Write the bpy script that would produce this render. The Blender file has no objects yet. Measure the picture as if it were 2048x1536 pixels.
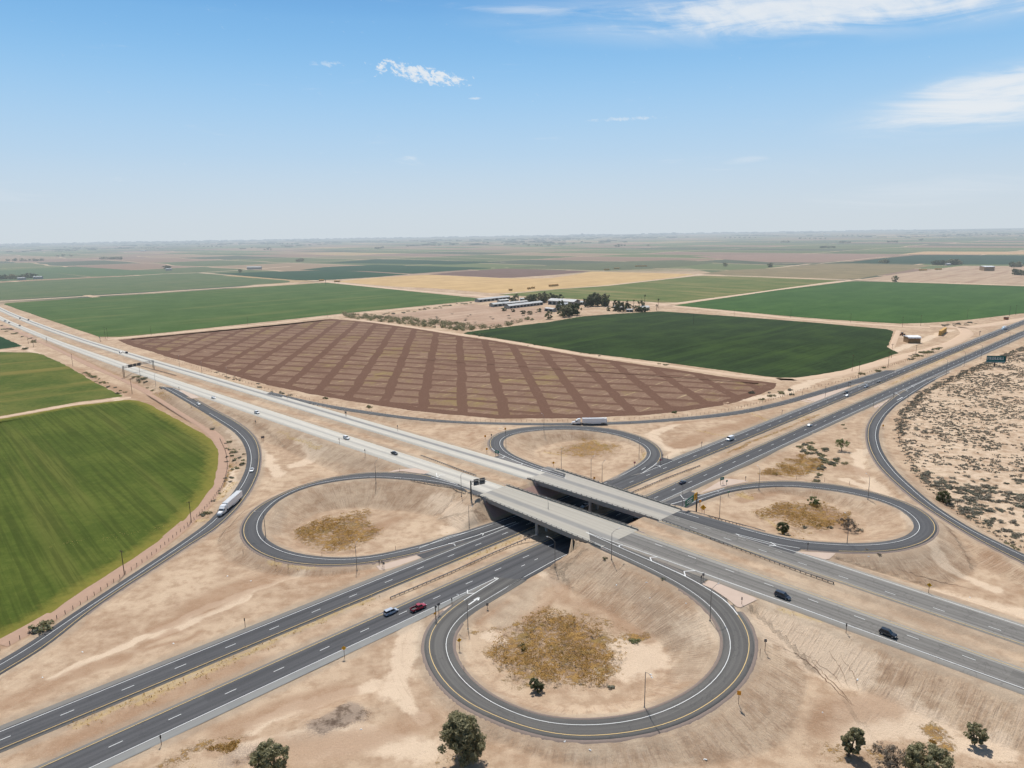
import bpy, bmesh, math, random
import numpy as np
from mathutils import Vector, Matrix
random.seed(7); np.random.seed(7)
C = bpy.context.scene.collection
# ---------------------------------------------------------------- survey camera (photo pixels 2048x1536 -> ground)
F, H, HC, ROLL = 1420.0, 124.0, 465.0, 0.0156
PITCH = math.atan((768 - HC) / F * math.cos(ROLL))
cr, sr, cp, sp = math.cos(ROLL), math.sin(ROLL), math.cos(PITCH), math.sin(PITCH)

def G(px, py, z=0.0):
    """the point at height z that the photo shows at pixel (px, py)"""
    px = np.asarray(px, float); py = np.asarray(py, float); z = np.asarray(z, float)
    x = px - 1024.0; y = 768.0 - py
    xr = x * cr + y * sr; yr = -x * sr + y * cr
    X = xr / F; Y = cp + sp * yr / F; Z = -sp + cp * yr / F
    t = (H - z) / (-Z)
    return np.stack([X * t, Y * t, np.broadcast_to(z, (X * t).shape)], -1)

def PX(P):
    P = np.asarray(P, float)
    X = P[..., 0]; Y = P[..., 1]; Z = P[..., 2] - H
    d = cp * Y - sp * Z
    u = sp * Y + cp * Z
    xr = X / d * F; yr = u / d * F
    x = xr * cr - yr * sr; y = xr * sr + yr * cr
    return 1024 + x, 768 - y

# ---------------------------------------------------------------- little geometry tools
def resample(P, step=None, n=None):
    P = np.asarray(P, float)
    d = np.r_[0, np.cumsum(np.linalg.norm(np.diff(P[:, :2], axis=0), axis=1))]
    if n is None: n = max(2, int(d[-1] / step) + 1)
    s = np.linspace(0, d[-1], n)
    return np.stack([np.interp(s, d, P[:, k]) for k in range(P.shape[1])], 1)

def smooth_curve(P, step=2.0, sig=8.0):
    Q = resample(P, step)
    k = int(max(1, sig / step * 2.5)); w = np.exp(-0.5 * (np.arange(-k, k + 1) * step / sig) ** 2); w /= w.sum()
    A = np.vstack([2 * Q[0] - Q[1:k + 1][::-1], Q, 2 * Q[-1] - Q[-k - 1:-1][::-1]]) if len(Q) > k + 1 else None
    if A is None: return Q
    return np.stack([np.convolve(A[:, j], w, 'valid') for j in range(Q.shape[1])], 1)

def normals(P):
    T = np.gradient(P[:, :2], axis=0); T /= np.linalg.norm(T, axis=1, keepdims=True) + 1e-9
    return np.stack([-T[:, 1], T[:, 0]], 1)

def offset(P, d):
    Q = P.copy(); Q[:, :2] += normals(P) * np.reshape(d, (-1, 1)) if np.ndim(d) else normals(P) * d
    return Q

def sstep(a, b, x):
    t = np.clip((np.asarray(x, float) - a) / (b - a), 0, 1); return t * t * (3 - 2 * t)

def vnoise(x, y, seed=0):
    xi = np.floor(x).astype(np.int64); yi = np.floor(y).astype(np.int64); fx = x - xi; fy = y - yi
    fx = fx * fx * (3 - 2 * fx); fy = fy * fy * (3 - 2 * fy)
    def h(a, b):
        n = (a * 374761393 + b * 668265263 + seed * 974634777) & 0x7fffffff
        n = ((n ^ (n >> 13)) * 1274126177) & 0x7fffffff
        return ((n ^ (n >> 16)) & 0xffff) / 65535.0
    return (h(xi, yi) * (1 - fx) + h(xi + 1, yi) * fx) * (1 - fy) + (h(xi, yi + 1) * (1 - fx) + h(xi + 1, yi + 1) * fx) * fy

def fbm(x, y, sc, seed=0, o=4):
    r = 0; a = 0.5; t = 0
    for i in range(o):
        r = r + a * vnoise(x / sc * 2 ** i + 17.3 * i, y / sc * 2 ** i - 9.1 * i, seed + i); t += a; a *= 0.5
    return r / t

def dist_poly(X, Y, P, w=None, chunk=20000):
    """distance to a polyline's vertices (dense), index of the nearest"""
    X = X.ravel(); Y = Y.ravel(); n = len(X)
    D = np.empty(n, np.float32); I = np.empty(n, np.int32)
    px = P[:, 0].astype(np.float32); py = P[:, 1].astype(np.float32); chunk = max(64, int(4e6 / len(px)))
    for a in range(0, n, chunk):
        d = (X[a:a + chunk, None].astype(np.float32) - px) ** 2 + (Y[a:a + chunk, None].astype(np.float32) - py) ** 2
        i = d.argmin(1); I[a:a + chunk] = i; D[a:a + chunk] = np.sqrt(d[np.arange(len(i)), i])
    return D, I

def inside(X, Y, P):
    r = np.zeros(X.shape, bool); n = len(P)
    for i in range(n):
        x1, y1 = P[i][:2]; x2, y2 = P[(i + 1) % n][:2]
        c = ((y1 > Y) != (y2 > Y)) & (X < (x2 - x1) * (Y - y1) / (y2 - y1 + 1e-12) + x1)
        r ^= c
    return r

# ---------------------------------------------------------------- objects
def tag(o, label=None, cat=None, group=None, kind=None):
    if label: o['label'] = label
    if cat: o['category'] = cat
    if group: o['group'] = group
    if kind: o['kind'] = kind
    return o

def empty(name, loc=(0, 0, 0), rz=0.0):
    o = bpy.data.objects.new(name, None); C.objects.link(o)
    o.location = loc; o.rotation_euler = (0, 0, rz); o.empty_display_size = 0.5
    return o

CH = {}
def link(o, parent=None):
    C.objects.link(o)
    if parent is not None:
        o.parent = parent; CH.setdefault(parent.as_pointer(), []).append(o)
    return o

def copy_tree(o, parent=None):
    c = o.copy(); link(c, parent)
    for ch in CH.get(o.as_pointer(), []): copy_tree(ch, c)
    return c

class MB:
    def __init__(s): s.v = []; s.f = []; s.m = []; s.uv = []
    def add(s, vs, fs, m=0):
        b = len(s.v); s.v.extend(vs)
        for f in fs: s.f.append([b + i for i in f]); s.m.append(m)
    def box(s, c, d, rz=0, m=0, taper=1.0, M=None):
        hx, hy, hz = d[0] / 2, d[1] / 2, d[2] / 2
        vs = [(-hx, -hy, -hz), (hx, -hy, -hz), (hx, hy, -hz), (-hx, hy, -hz), (-hx * taper, -hy * taper, hz), (hx * taper, -hy * taper, hz), (hx * taper, hy * taper, hz), (-hx * taper, hy * taper, hz)]
        ca, sa = math.cos(rz), math.sin(rz)
        vs = [(c[0] + x * ca - y * sa, c[1] + x * sa + y * ca, c[2] + z) for x, y, z in vs]
        s.add(vs, [(0, 3, 2, 1), (4, 5, 6, 7), (0, 1, 5, 4), (1, 2, 6, 5), (2, 3, 7, 6), (3, 0, 4, 7)], m)
    def tube(s, a, b, r0, r1=None, n=8, m=0, caps=True):
        a = Vector(a); b = Vector(b); r1 = r0 if r1 is None else r1
        z = (b - a).normalized(); x = z.orthogonal().normalized(); y = z.cross(x)
        vs = []
        for p, r in ((a, r0), (b, r1)):
            for i in range(n):
                t = 2 * math.pi * i / n; vs.append(tuple(p + x * (r * math.cos(t)) + y * (r * math.sin(t))))
        fs = [(i, (i + 1) % n, n + (i + 1) % n, n + i) for i in range(n)]
        if caps: fs += [tuple(range(n))[::-1], tuple(range(n, 2 * n))]
        s.add(vs, fs, m)
    def loft(s, rings, m=0, caps=True):
        n = len(rings[0]); vs = [p for r in rings for p in r]; fs = []
        for k in range(len(rings) - 1):
            for i in range(n):
                j = (i + 1) % n; fs.append((k * n + i, k * n + j, (k + 1) * n + j, (k + 1) * n + i))
        if caps: fs += [tuple(range(n))[::-1], tuple(range((len(rings) - 1) * n, len(rings) * n))]
        s.add(vs, fs, m)
    def build(s, name, mats, parent=None, smooth=False, matrix=None):
        me = bpy.data.meshes.new(name)
        me.from_pydata([tuple(map(float, v)) for v in s.v], [], s.f)
        mats = mats if isinstance(mats, (list, tuple)) else [mats]
        for m in mats: me.materials.append(m)
        if len(mats) > 1: me.polygons.foreach_set('material_index', s.m)
        if smooth: me.polygons.foreach_set('use_smooth', [True] * len(s.f))
        me.update()
        return link(bpy.data.objects.new(name, me), parent)

def mesh_np(name, V, Fq, mats, parent=None, uv=None, attrs=None, smooth=False, mi=None):
    """V (n,3), Fq (m,4) quads"""
    me = bpy.data.meshes.new(name)
    V = np.asarray(V, np.float32); Fq = np.asarray(Fq, np.int32); m, k = Fq.shape
    me.vertices.add(len(V)); me.vertices.foreach_set('co', V.ravel())
    me.loops.add(m * k); me.loops.foreach_set('vertex_index', Fq.ravel())
    me.polygons.add(m); me.polygons.foreach_set('loop_start', np.arange(0, m * k, k, dtype=np.int32))
    me.polygons.foreach_set('loop_total', np.full(m, k, np.int32))
    if smooth: me.polygons.foreach_set('use_smooth', np.ones(m, bool))
    if mi is not None: me.polygons.foreach_set('material_index', np.asarray(mi, np.int32))
    if uv is not None:
        l = me.uv_layers.new(name='UVMap'); l.data.foreach_set('uv', np.asarray(uv, np.float32)[Fq.ravel()].ravel())
    for n, (typ, dat) in (attrs or {}).items():
        a = me.attributes.new(n, typ, 'POINT')
        a.data.foreach_set({'FLOAT_COLOR': 'color', 'FLOAT_VECTOR': 'vector', 'FLOAT': 'value'}[typ], np.asarray(dat, np.float32).ravel())
    for mm in (mats if isinstance(mats, (list, tuple)) else [mats]): me.materials.append(mm)
    me.update(calc_edges=True); me.validate()
    return link(bpy.data.objects.new(name, me), parent)

# ---------------------------------------------------------------- materials
class NT:
    def __init__(s, name):
        s.mat = bpy.data.materials.new(name); s.mat.use_nodes = True; s.t = s.mat.node_tree; s.t.nodes.clear()
        s.geo = s.t.nodes.new('ShaderNodeNewGeometry')
    def n(s, typ, **k):
        nd = s.t.nodes.new(typ)
        for a, b in k.items(): setattr(nd, a, b)
        return nd
    def set(s, sock, v):
        if isinstance(v, bpy.types.NodeSocket): s.t.links.new(v, sock)
        elif v is not None:
            if isinstance(v, (tuple, list)) and len(v) == 3 and sock.type == 'RGBA': v = (*v, 1)
            sock.default_value = v
    def math(s, op, a, b=None, c=None, clamp=False):
        nd = s.n('ShaderNodeMath', operation=op, use_clamp=clamp); s.set(nd.inputs[0], a)
        if b is not None: s.set(nd.inputs[1], b)
        if c is not None: s.set(nd.inputs[2], c)
        return nd.outputs[0]
    def vm(s, op, a, b=None):
        nd = s.n('ShaderNodeVectorMath', operation=op); s.set(nd.inputs[0], a)
        if b is not None:
            if op == 'SCALE': s.set(nd.inputs['Scale'], b)
            else: s.set(nd.inputs[1], b)
        return nd.outputs['Value'] if op in ('LENGTH', 'DOT_PRODUCT', 'DISTANCE') else nd.outputs[0]
    def mix(s, f, a, b, mode='MIX'):
        nd = s.n('ShaderNodeMix', data_type='RGBA', blend_type=mode); s.set(nd.inputs[0], f); s.set(nd.inputs[6], a); s.set(nd.inputs[7], b)
        return nd.outputs[2]
    def step(s, x, a, b):
        nd = s.n('ShaderNodeMapRange', interpolation_type='SMOOTHSTEP'); s.set(nd.inputs[0], x)
        nd.inputs[1].default_value = a; nd.inputs[2].default_value = b; nd.inputs[3].default_value = 0; nd.inputs[4].default_value = 1
        return nd.outputs[0]
    def noise(s, vec, scale, det=4, rough=0.55, dist=0.0, dim='3D'):
        nd = s.n('ShaderNodeTexNoise', noise_dimensions=dim); s.set(nd.inputs['Vector'], vec); nd.inputs['Scale'].default_value = scale
        nd.inputs['Detail'].default_value = det; nd.inputs['Roughness'].default_value = rough; nd.inputs['Distortion'].default_value = dist
        return nd.outputs[0]
    def comb(s, x, y, z=0.0):
        nd = s.n('ShaderNodeCombineXYZ'); s.set(nd.inputs[0], x); s.set(nd.inputs[1], y); s.set(nd.inputs[2], z); return nd.outputs[0]
    def sep(s, v):
        nd = s.n('ShaderNodeSeparateXYZ'); s.set(nd.inputs[0], v); return nd.outputs
    def attr(s, name, out='Fac'): return s.n('ShaderNodeAttribute', attribute_name=name).outputs[out]
    def pos(s): return s.geo.outputs['Position']
    def rot(s, ang, v=None):
        """coordinates along / across a ground direction"""
        x, y, z = s.sep(v or s.pos())
        ca, sa = math.cos(ang), math.sin(ang)
        a = s.math('ADD', s.math('MULTIPLY', x, ca), s.math('MULTIPLY', y, sa))
        b = s.math('ADD', s.math('MULTIPLY', x, -sa), s.math('MULTIPLY', y, ca))
        return a, b
    def out(s, color, rough=0.9, bump=None, bstr=0.3, bdist=0.1, metal=0.0, spec=0.2, trans=None, coat=0.0, haze=True):
        b = s.n('ShaderNodeBsdfPrincipled'); s.set(b.inputs['Base Color'], color); s.set(b.inputs['Roughness'], rough)
        b.inputs['Metallic'].default_value = metal; b.inputs['Specular IOR Level'].default_value = spec
        b.inputs['Coat Weight'].default_value = coat
        if bump is not None:
            bn = s.n('ShaderNodeBump'); bn.inputs['Strength'].default_value = bstr; bn.inputs['Distance'].default_value = bdist
            s.set(bn.inputs['Height'], bump); s.set(b.inputs['Normal'], bn.outputs[0])
        sh = b.outputs[0]
        if trans is not None:
            tb = s.n('ShaderNodeBsdfTranslucent'); s.set(tb.inputs['Color'], color)
            mx = s.n('ShaderNodeMixShader'); mx.inputs[0].default_value = trans
            s.t.links.new(sh, mx.inputs[1]); s.t.links.new(tb.outputs[0], mx.inputs[2]); sh = mx.outputs[0]
        if haze:   # painted haze: airlight emission mixed into the surface, stronger with distance from the origin
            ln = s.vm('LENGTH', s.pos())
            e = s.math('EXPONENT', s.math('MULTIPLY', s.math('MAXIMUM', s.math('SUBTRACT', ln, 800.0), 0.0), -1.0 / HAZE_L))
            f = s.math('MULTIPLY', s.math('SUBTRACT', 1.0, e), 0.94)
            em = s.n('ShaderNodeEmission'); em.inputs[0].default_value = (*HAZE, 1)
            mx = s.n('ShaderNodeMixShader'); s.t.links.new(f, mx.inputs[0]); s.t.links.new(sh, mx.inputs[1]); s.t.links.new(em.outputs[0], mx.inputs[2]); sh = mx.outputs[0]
        o = s.n('ShaderNodeOutputMaterial'); s.t.links.new(sh, o.inputs[0])
        return s.mat
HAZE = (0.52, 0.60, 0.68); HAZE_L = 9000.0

def m_plain(name, col, rough=0.6, metal=0.0, spec=0.3, var=0.15, coat=0.0, scale=1.5):
    t = NT(name); f = t.noise(t.pos(), scale, 3)
    c = t.mix(f, tuple(x * (1 - var) for x in col), tuple(min(1, x * (1 + var)) for x in col))
    return t.out(c, rough, metal=metal, spec=spec, coat=coat)
# ---------------------------------------------------------------- the two highways (traced lines, fitted straight)
thA, thB = math.radians(43.2), math.radians(-47.63)
uA = np.array([math.cos(thA), math.sin(thA)]); nA = np.array([-uA[1], uA[0]])
uB = np.array([math.cos(thB), math.sin(thB)]); nB = np.array([-uB[1], uB[0]])
def zB(t): return np.interp(t, [-1700, -1000, -740, -430, -260, -150, -90, 0, 150, 400], [.3, .8, 2.8, 5.6, 7.2, 7.3, 6.6, 5.0, 3.0, 1.0])
A1y = [(0,1500.5),(150.8,1434),(309,1366),(500,1293),(592,1250.5),(756.6,1182.3),(949.7,1107),(988,1086.5),(1074,1050),(1250,979.7),(1343.8,935),(1500,875),(1562.5,848),(1634,817.5),(1687.5,795.6),(1734,776.9),(1820,745.6),(1884,712),(1962,683),(2048,649)]
A1w = [(0,1468.6),(188.4,1382.4),(366.8,1313.3),(500,1263),(589,1219),(759.5,1154),(864.5,1112.8),(962,1071),(1029.7,1043.5),(1282,948),(1322,933.6),(1369,914),(1403,900),(1500,862),(1562.5,834),(1633,805),(1686,784.7),(1719,772),(1790.6,744.8),(1884,706.5),(1962,678.5),(2048,646)]
A2y = [(85.4,1536),(251,1467.8),(349,1416),(500,1347),(663,1270.4),(734,1236),(950,1145.4),(962,1136),(1071,1089),(1293.8,993.8),(1384,954.7),(1445,927),(1506,900),(1637.5,842.5),(1734,800),(1820,759.7),(1893.6,725.6),(1953,701.4),(2048,660)]
A2w = [(163,1536),(321.6,1469),(450,1403.8),(592,1338.5),(691,1293),(790.7,1242),(847.5,1219),(935,1180.4),(992,1155.4),(1331,1007.8),(1406,968.8),(1476.6,935),(1551.6,900),(1625,862.8),(1692,831.6),(1743.8,808),(1786,787.8),(1851,760),(1931,727),(1985,703),(2048,674)]
B1t = [(0,617.3),(109.4,654),(200,683.8),(300,716.4),(428,754),(534,785.5),(600,806),(756,853),(809,866),(920,896),(980,912),(1136.5,947),(1350,1016),(1700,1138.6),(1864,1190),(2048,1251)]
B1b = [(0,626.7),(109,661),(200,691.6),(300,729),(428,767),(534,804),(600,825.6),(756,869.8),(850,897.6),(930,920),(1063,959),(1084,968),(1180,997),(1240.6,1016),(1306,1036),(1326.6,1043),(1415.6,1075.4),(1484,1101),(1570,1131.7),(1700,1175),(1838,1225),(2048,1293)]
B2t = [(0,633.8),(109,675),(187.5,704.8),(250,726),(300,743),(600,844.4),(756,892.8),(850,922.4),(920,943.6),(972,959),(1110,1002),(1150,1019),(1246,1052),(1280,1063),(1400,1107),(1549.5,1158),(1700,1213),(2048,1339)]
B2b = [(0,643),(65.6,667),(156,702),(245,734.5),(400,794.5),(468.8,820),(620,869.5),(678,887),(730.5,907),(850,944.4)]
B2b_ = [(1517,1198),(1590,1220),(1700,1260.5),(1852,1317.9),(2048,1390.5)]
def unp(pts, zf, it=4):
    p = np.array(pts, float); z = np.zeros(len(p))
    for _ in range(it):
        W = G(p[:, 0], p[:, 1], z); z = zf(W)
    return G(p[:, 0], p[:, 1], z)
zfB = lambda W: zB(W[:, :2] @ uB)
z0 = lambda W: np.zeros(len(W))
def fit(pts, zf, u, n, deg, wt=None):
    W = unp(pts, zf); t = W[:, :2] @ u; m = W[:, :2] @ n
    w = 1 / (60 + np.linalg.norm(W[:, :2], axis=1))
    tc, ts = t.mean(), t.std(); co = np.polyfit((t - tc) / ts, m, deg, w=w)
    lo, hi = t.min(), t.max(); dv = np.polyder(co)
    def f(s):
        s = np.asarray(s, float); q = np.clip(s, lo, hi)
        return np.polyval(co, (q - tc) / ts) + np.polyval(dv, (q - tc) / ts) / ts * (s - q)
    return f
fA1y = fit(A1y, z0, uA, nA, 2); fA2y = fit(A2y, z0, uA, nA, 2)
wA1 = float(np.median(unp(A1w, z0)[:, :2] @ nA - fA1y(unp(A1w, z0)[:, :2] @ uA)))
wA2 = float(np.median(fA2y(unp(A2w, z0)[:, :2] @ uA) - unp(A2w, z0)[:, :2] @ nA))
fA1w = lambda t: fA1y(t) + wA1
fA2w = lambda t: fA2y(t) - wA2
fB1t = fit(B1t, zfB, uB, nB, 3); fB1b = fit(B1b, zfB, uB, nB, 3); fB2t = fit(B2t, zfB, uB, nB, 3)
fB2b0 = fit(B2b, zfB, uB, nB, 2); fB2b1 = fit(B2b_, zfB, uB, nB, 1)
def fB2b(t):
    t = np.asarray(t, float); k = sstep(-250, -110, t); return fB2b0(t) * (1 - k) + fB2b1(t) * k
print('widths A', wA1, wA2, 'B1', fB1t(-300) - fB1b(-300), 'B2', fB2t(-300) - fB2b(-300), fB2t(-50) - fB2b(-50))
def PA(t, m, z=0.0):
    t = np.asarray(t, float); m = np.broadcast_to(m, t.shape)
    return np.concatenate([t[:, None] * uA + m[:, None] * nA, (z + .32 * sstep(820, 980, t))[:, None]], 1)
def PB(t, m, dz=0.0):
    t = np.asarray(t, float); m = np.broadcast_to(m, t.shape)
    return np.concatenate([t[:, None] * uB + m[:, None] * nB, (zB(t) + dz)[:, None]], 1)

# ---------------------------------------------------------------- ramps: left (yellow) and right (white) line, start height, profile
R = {}
R['r1'] = dict(L=[(345,776),(367,786),(425,818.8),(464,839),(492,857.8),(509.4,876.6),(516.4,895),(518.8,915.6),(517,926),(514.6,945.8),(499,979.7),(473,1016),(426,1060.4),(390.6,1079.7),(312.5,1131.8),(234.4,1181),(156,1236),(80.7,1300),(0,1343.5),(-90,1400)],
  Rr=[(325,772),(342,781),(382.8,804.7),(429.7,832.8),(471.9,859.4),(490.6,878),(500,896.9),(503.4,915.6),(500.8,937),(491,961.5),(475.5,985),(429.7,1043),(364.6,1090),(286.5,1142),(208.3,1194),(130,1246),(54.7,1300),(0,1329.6),(-95,1384)], prof=(.1,.5), ends=('B',0), sh=(1.0,2.4))
R['r2'] = dict(L=[(915,969),(880,959),(848,949.7),(790.6,944.8),(725.5,945.8),(660.4,956),(595,974.5),(543,998),(509.4,1018.8),(491,1042),(485.4,1060.4),(489.8,1078.6),(509.4,1099.5),(543,1115),(582,1125),(634,1130),(699.5,1129.4),(751.6,1122.9),(803.6,1112.5),(850,1102),(910,1084.5),(964.6,1068),(1032,1043.5)],
  Rr=[(940,980),(900,967.5),(860,961),(816.7,957),(751.6,952.3),(686.5,957.5),(621,969),(577,985),(545.8,1003),(525,1024),(514.6,1039.6),(512,1060),(519.8,1078.6),(540.6,1094),(577,1108.6),(621,1116.4),(673,1120.8),(738.5,1116.4),(790.6,1106),(850,1091.7),(928,1067),(995.8,1044.8)], prof=(.16,.85), ends=('B',0), sh=(.9,2.0))
R['r3'] = dict(L=[(1131,956),(1084,941),(1045,927.6),(1008.9,912.5),(995.8,906.8),(982.8,897.7),(979.4,888.5),(981.5,878),(995.8,867.7),(1019,860),(1058,854),(1123,851),(1188.5,853.4),(1240.6,861),(1279.7,873),(1305.7,886),(1318.8,899),(1322.7,912),(1313.5,927.6),(1285,945.8)],
  Rr=[(1126,949.7),(1097,940.6),(1058,927.6),(1022,912),(1003.6,899),(998.4,888.5),(1000.5,879),(1011.5,871.6),(1032,865),(1071,859.4),(1123,856.8),(1175.5,858.6),(1227.6,866.4),(1266.7,878),(1292.7,891),(1302.6,904),(1298,917),(1279.7,931.5),(1253.6,945.8),(1214.6,965)], prof=(.2,.85), ends=('B',0), sh=(.8,2.0))
R['r4'] = dict(L=[(535,787.5),(583,798.8),(600,802.5),(662.5,816),(725,825.5),(787.5,834.3),(850,841.5),(920,846),(1000,848.6),(1084,849.8),(1214.6,848.6),(1300,845),(1406,836.5),(1484,827.2),(1560,810.5),(1597,800.5),(1656,783),(1703,769.5),(1790,744.8)],
  Rr=[(538,784.5),(585,796),(600,799.8),(662.5,812.3),(725,822.3),(787.5,831.5),(850,839),(920,844),(1000,846.6),(1084,847.8),(1214.6,846),(1300,842),(1406,832.5),(1484,822.5),(1560,805.5),(1625,786.5),(1687.5,767),(1734,752.5),(1790,736.5)], prof=(.05,.35), ends=('B',0), sh=(1.0,1.6))
R['r5'] = dict(L=[(1471,1068),(1554.7,1089),(1599,1096.5),(1672,1102.5),(1750,1103.5),(1792.8,1100),(1821,1093),(1850,1083),(1868.3,1067),(1871.4,1051.6),(1860.5,1034.7),(1834.4,1016.5),(1795.4,999.6),(1730,981),(1665,968.8),(1575.5,962),(1510.4,965),(1458,974.5),(1398.4,992.7),(1340.6,1009)],
  Rr=[(1395.8,1034.4),(1458,1050),(1536.5,1072),(1601.6,1085),(1692.7,1091.3),(1745.9,1090.7),(1792.8,1085.5),(1824,1075),(1839.6,1062),(1841,1050),(1829,1033.4),(1803,1015),(1756,997),(1678,980),(1640.6,975.8),(1588.5,970.6),(1536.5,970.6),(1484,975.8),(1445,983.6),(1406,996.6),(1364,1014)], prof=(.22,.85), ends=('B',0), sh=(.9,2.0))
R['r6'] = dict(L=[(1851,760.5),(1820,775),(1792.8,791),(1766.7,812),(1745.9,835.5),(1736.8,856),(1736,877),(1742,900.6),(1756,926.6),(1777,950),(1808.4,978.7),(1847.5,1010),(1899.6,1043.8),(1951.7,1075),(1998.5,1100),(2048,1124.5),(2150,1172),(2300,1240),(2500,1330)],
  Rr=[(1931,729),(1880,752),(1852,767),(1818.8,788.6),(1787.5,809.4),(1766.7,830),(1753.7,851),(1749.8,872),(1756,898),(1769,921.4),(1792.8,950),(1824,978.7),(1860.5,1010),(1899.6,1036),(1951.7,1067.3),(1988,1084),(2048,1113),(2155,1162),(2304,1227),(2504,1314)], prof=None, ends=(0,0), sh=(1.0,1.8))
R['r7'] = dict(L=[(1172,1064.6),(1238.5,1094.5),(1303.6,1122.5),(1371,1152),(1392,1163.9),(1423,1182),(1454.4,1202),(1477,1230.6),(1497,1262),(1501,1293),(1491,1333),(1466,1370),(1420,1406.6),(1363.6,1438),(1306.8,1456),(1250,1467),(1176.5,1473.4),(1105.5,1469),(1020.4,1445),(935,1406.6),(892.6,1369.7),(867,1332.8),(856,1298.8),(859,1272),(870,1249),(892.6,1226),(918,1207),(949,1186.6),(997.6,1156.8)],
  Rr=[(1189,1086),(1254,1115.4),(1306.8,1139.8),(1363.6,1169.6),(1403,1196.5),(1431.7,1222),(1454.4,1253.3),(1463.8,1284.6),(1460,1315.8),(1443,1347),(1409,1381),(1363.6,1408),(1306.8,1432),(1250,1445.8),(1176.5,1452),(1105.5,1448.7),(1048.8,1435),(977.8,1403.8),(929.5,1366.9),(901,1330),(889,1296),(892.6,1270),(906.8,1247.6),(929.5,1225),(975,1198),(1048.8,1154)], prof=(.17,.82), ends=('B',0), sh=(1.6,2.2))
for k, r in R.items():
    def zr(W, f, r=r, k=k):
        if k == 'r6': return 3.6 * sstep(.35, .8, f)
        return zB(W[:, :2] @ uB) * (1 - sstep(*r['prof'], f))
    for side in ('L', 'Rr'):
        p = np.array(r[side], float); z = np.zeros(len(p)); f = np.linspace(0, 1, len(p))
        if side == 'Rr': z = np.interp(f, np.linspace(0, 1, len(r['l3'])), r['l3'][:, 2])
        for _ in range(5):
            W = G(p[:, 0], p[:, 1], z)
            if side == 'L':
                d = np.r_[0, np.cumsum(np.linalg.norm(np.diff(W[:, :2], axis=0), axis=1))]; f = d / d[-1]; z = zr(W, f)
            else:
                l_ = r['l3']; fl = np.linspace(0, 1, len(l_)); dw = np.r_[0, np.cumsum(np.linalg.norm(np.diff(p, axis=0), axis=1) / (p[1:, 1] - 440) ** 1.5)]; fq = dw / dw[-1]
                dd = np.hypot(W[:, 0, None] - l_[None, :, 0], W[:, 1, None] - l_[None, :, 1]) + 1e4 * (np.abs(fq[:, None] - fl[None]) > .3); z = l_[dd.argmin(1), 2]
        W = G(p[:, 0], p[:, 1], z)
        r['l3' if side == 'L' else 'r3'] = smooth_curve(W, 1.5, {'r1': 7, 'r4': 12, 'r6': 7}.get(k, 4.5))
    L, Q = r['l3'], r['r3']
    # which side is the right line on?
    n = max(len(L), len(Q)); L2 = resample(L, n=n); Q2 = resample(Q, n=n)
    sgn = np.sign(np.sum((Q2[n // 2, :2] - L2[n // 2, :2]) * normals(L2)[n // 2]))
    r['sgn'] = sgn; r['Lo'] = offset(L2, -sgn * r['sh'][0]); r['Ro'] = offset(Q2, sgn * r['sh'][1])
    # centre line
    _, i = dist_poly(L2[:, 0], L2[:, 1], r['Ro']); P2 = r['Ro'][i]
    cen = (r['Lo'] + P2) / 2; hw = np.linalg.norm((r['Lo'] - P2)[:, :2], axis=1) / 2
    keep = hw < 9
    r['c'] = cen[keep]; r['hw'] = hw[keep]
    print(k, 'len', round(np.linalg.norm(np.diff(L[:, :2], axis=0), axis=1).sum()), 'hw', hw.min().round(1), np.median(hw).round(1), hw.max().round(1))

# auxiliary lanes between the loops, under the bridges
eA1 = unp([(900,1073),(928,1067),(995.8,1044.8),(1214.6,965),(1253.6,945.8),(1279.7,931.5)], z0)
eA2 = unp([(1015,1174),(1048.8,1154),(1105.5,1122.7),(1134,1108.5),(1364,1014),(1406,996.6)], z0)
tAux1 = np.interp; gA1 = lambda t: np.interp(t, eA1[:, :2] @ uA, eA1[:, :2] @ nA); gA2 = lambda t: np.interp(t, eA2[:, :2] @ uA, eA2[:, :2] @ nA)
print('auxA1', [(round(float(a)), round(float(b), 1)) for a, b in zip(eA1[:, :2] @ uA, eA1[:, :2] @ nA)], 'A1w', fA1w(200), 'auxA2', [(round(float(a)), round(float(b), 1)) for a, b in zip(eA2[:, :2] @ uA, eA2[:, :2] @ nA)], 'A2w', fA2w(200))
# bridge deck edges at the parapets, full width with the merging lanes
def edgefit(pts, deg):
    return fit(pts, zfB, uB, nB, deg)
fS_far = fit([(955,951),(972,959),(1110,1002),(1150,1019),(1274.5,1060)], zfB, uB, nB, 1)
fS_near = fit([(960,994.4),(1023.8,1017.8),(1092.8,1049.7),(1177.4,1085),(1197,1093)], zfB, uB, nB, 1)
fN_far = fit([(1126,942.7),(1136.5,947),(1200,966.5),(1350,1016)], zfB, uB, nB, 1)
fN_near = fit([(1063.5,959),(1084,968),(1180,997),(1240.6,1016),(1318.8,1042)], zfB, uB, nB, 1)
T0, T1 = -231.0, -167.0   # clear opening of the bridges along the elevated road
for nm, f in (('S far', fS_far), ('S near', fS_near), ('N far', fN_far), ('N near', fN_near)): print(nm, f(T0), f(T1))
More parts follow.
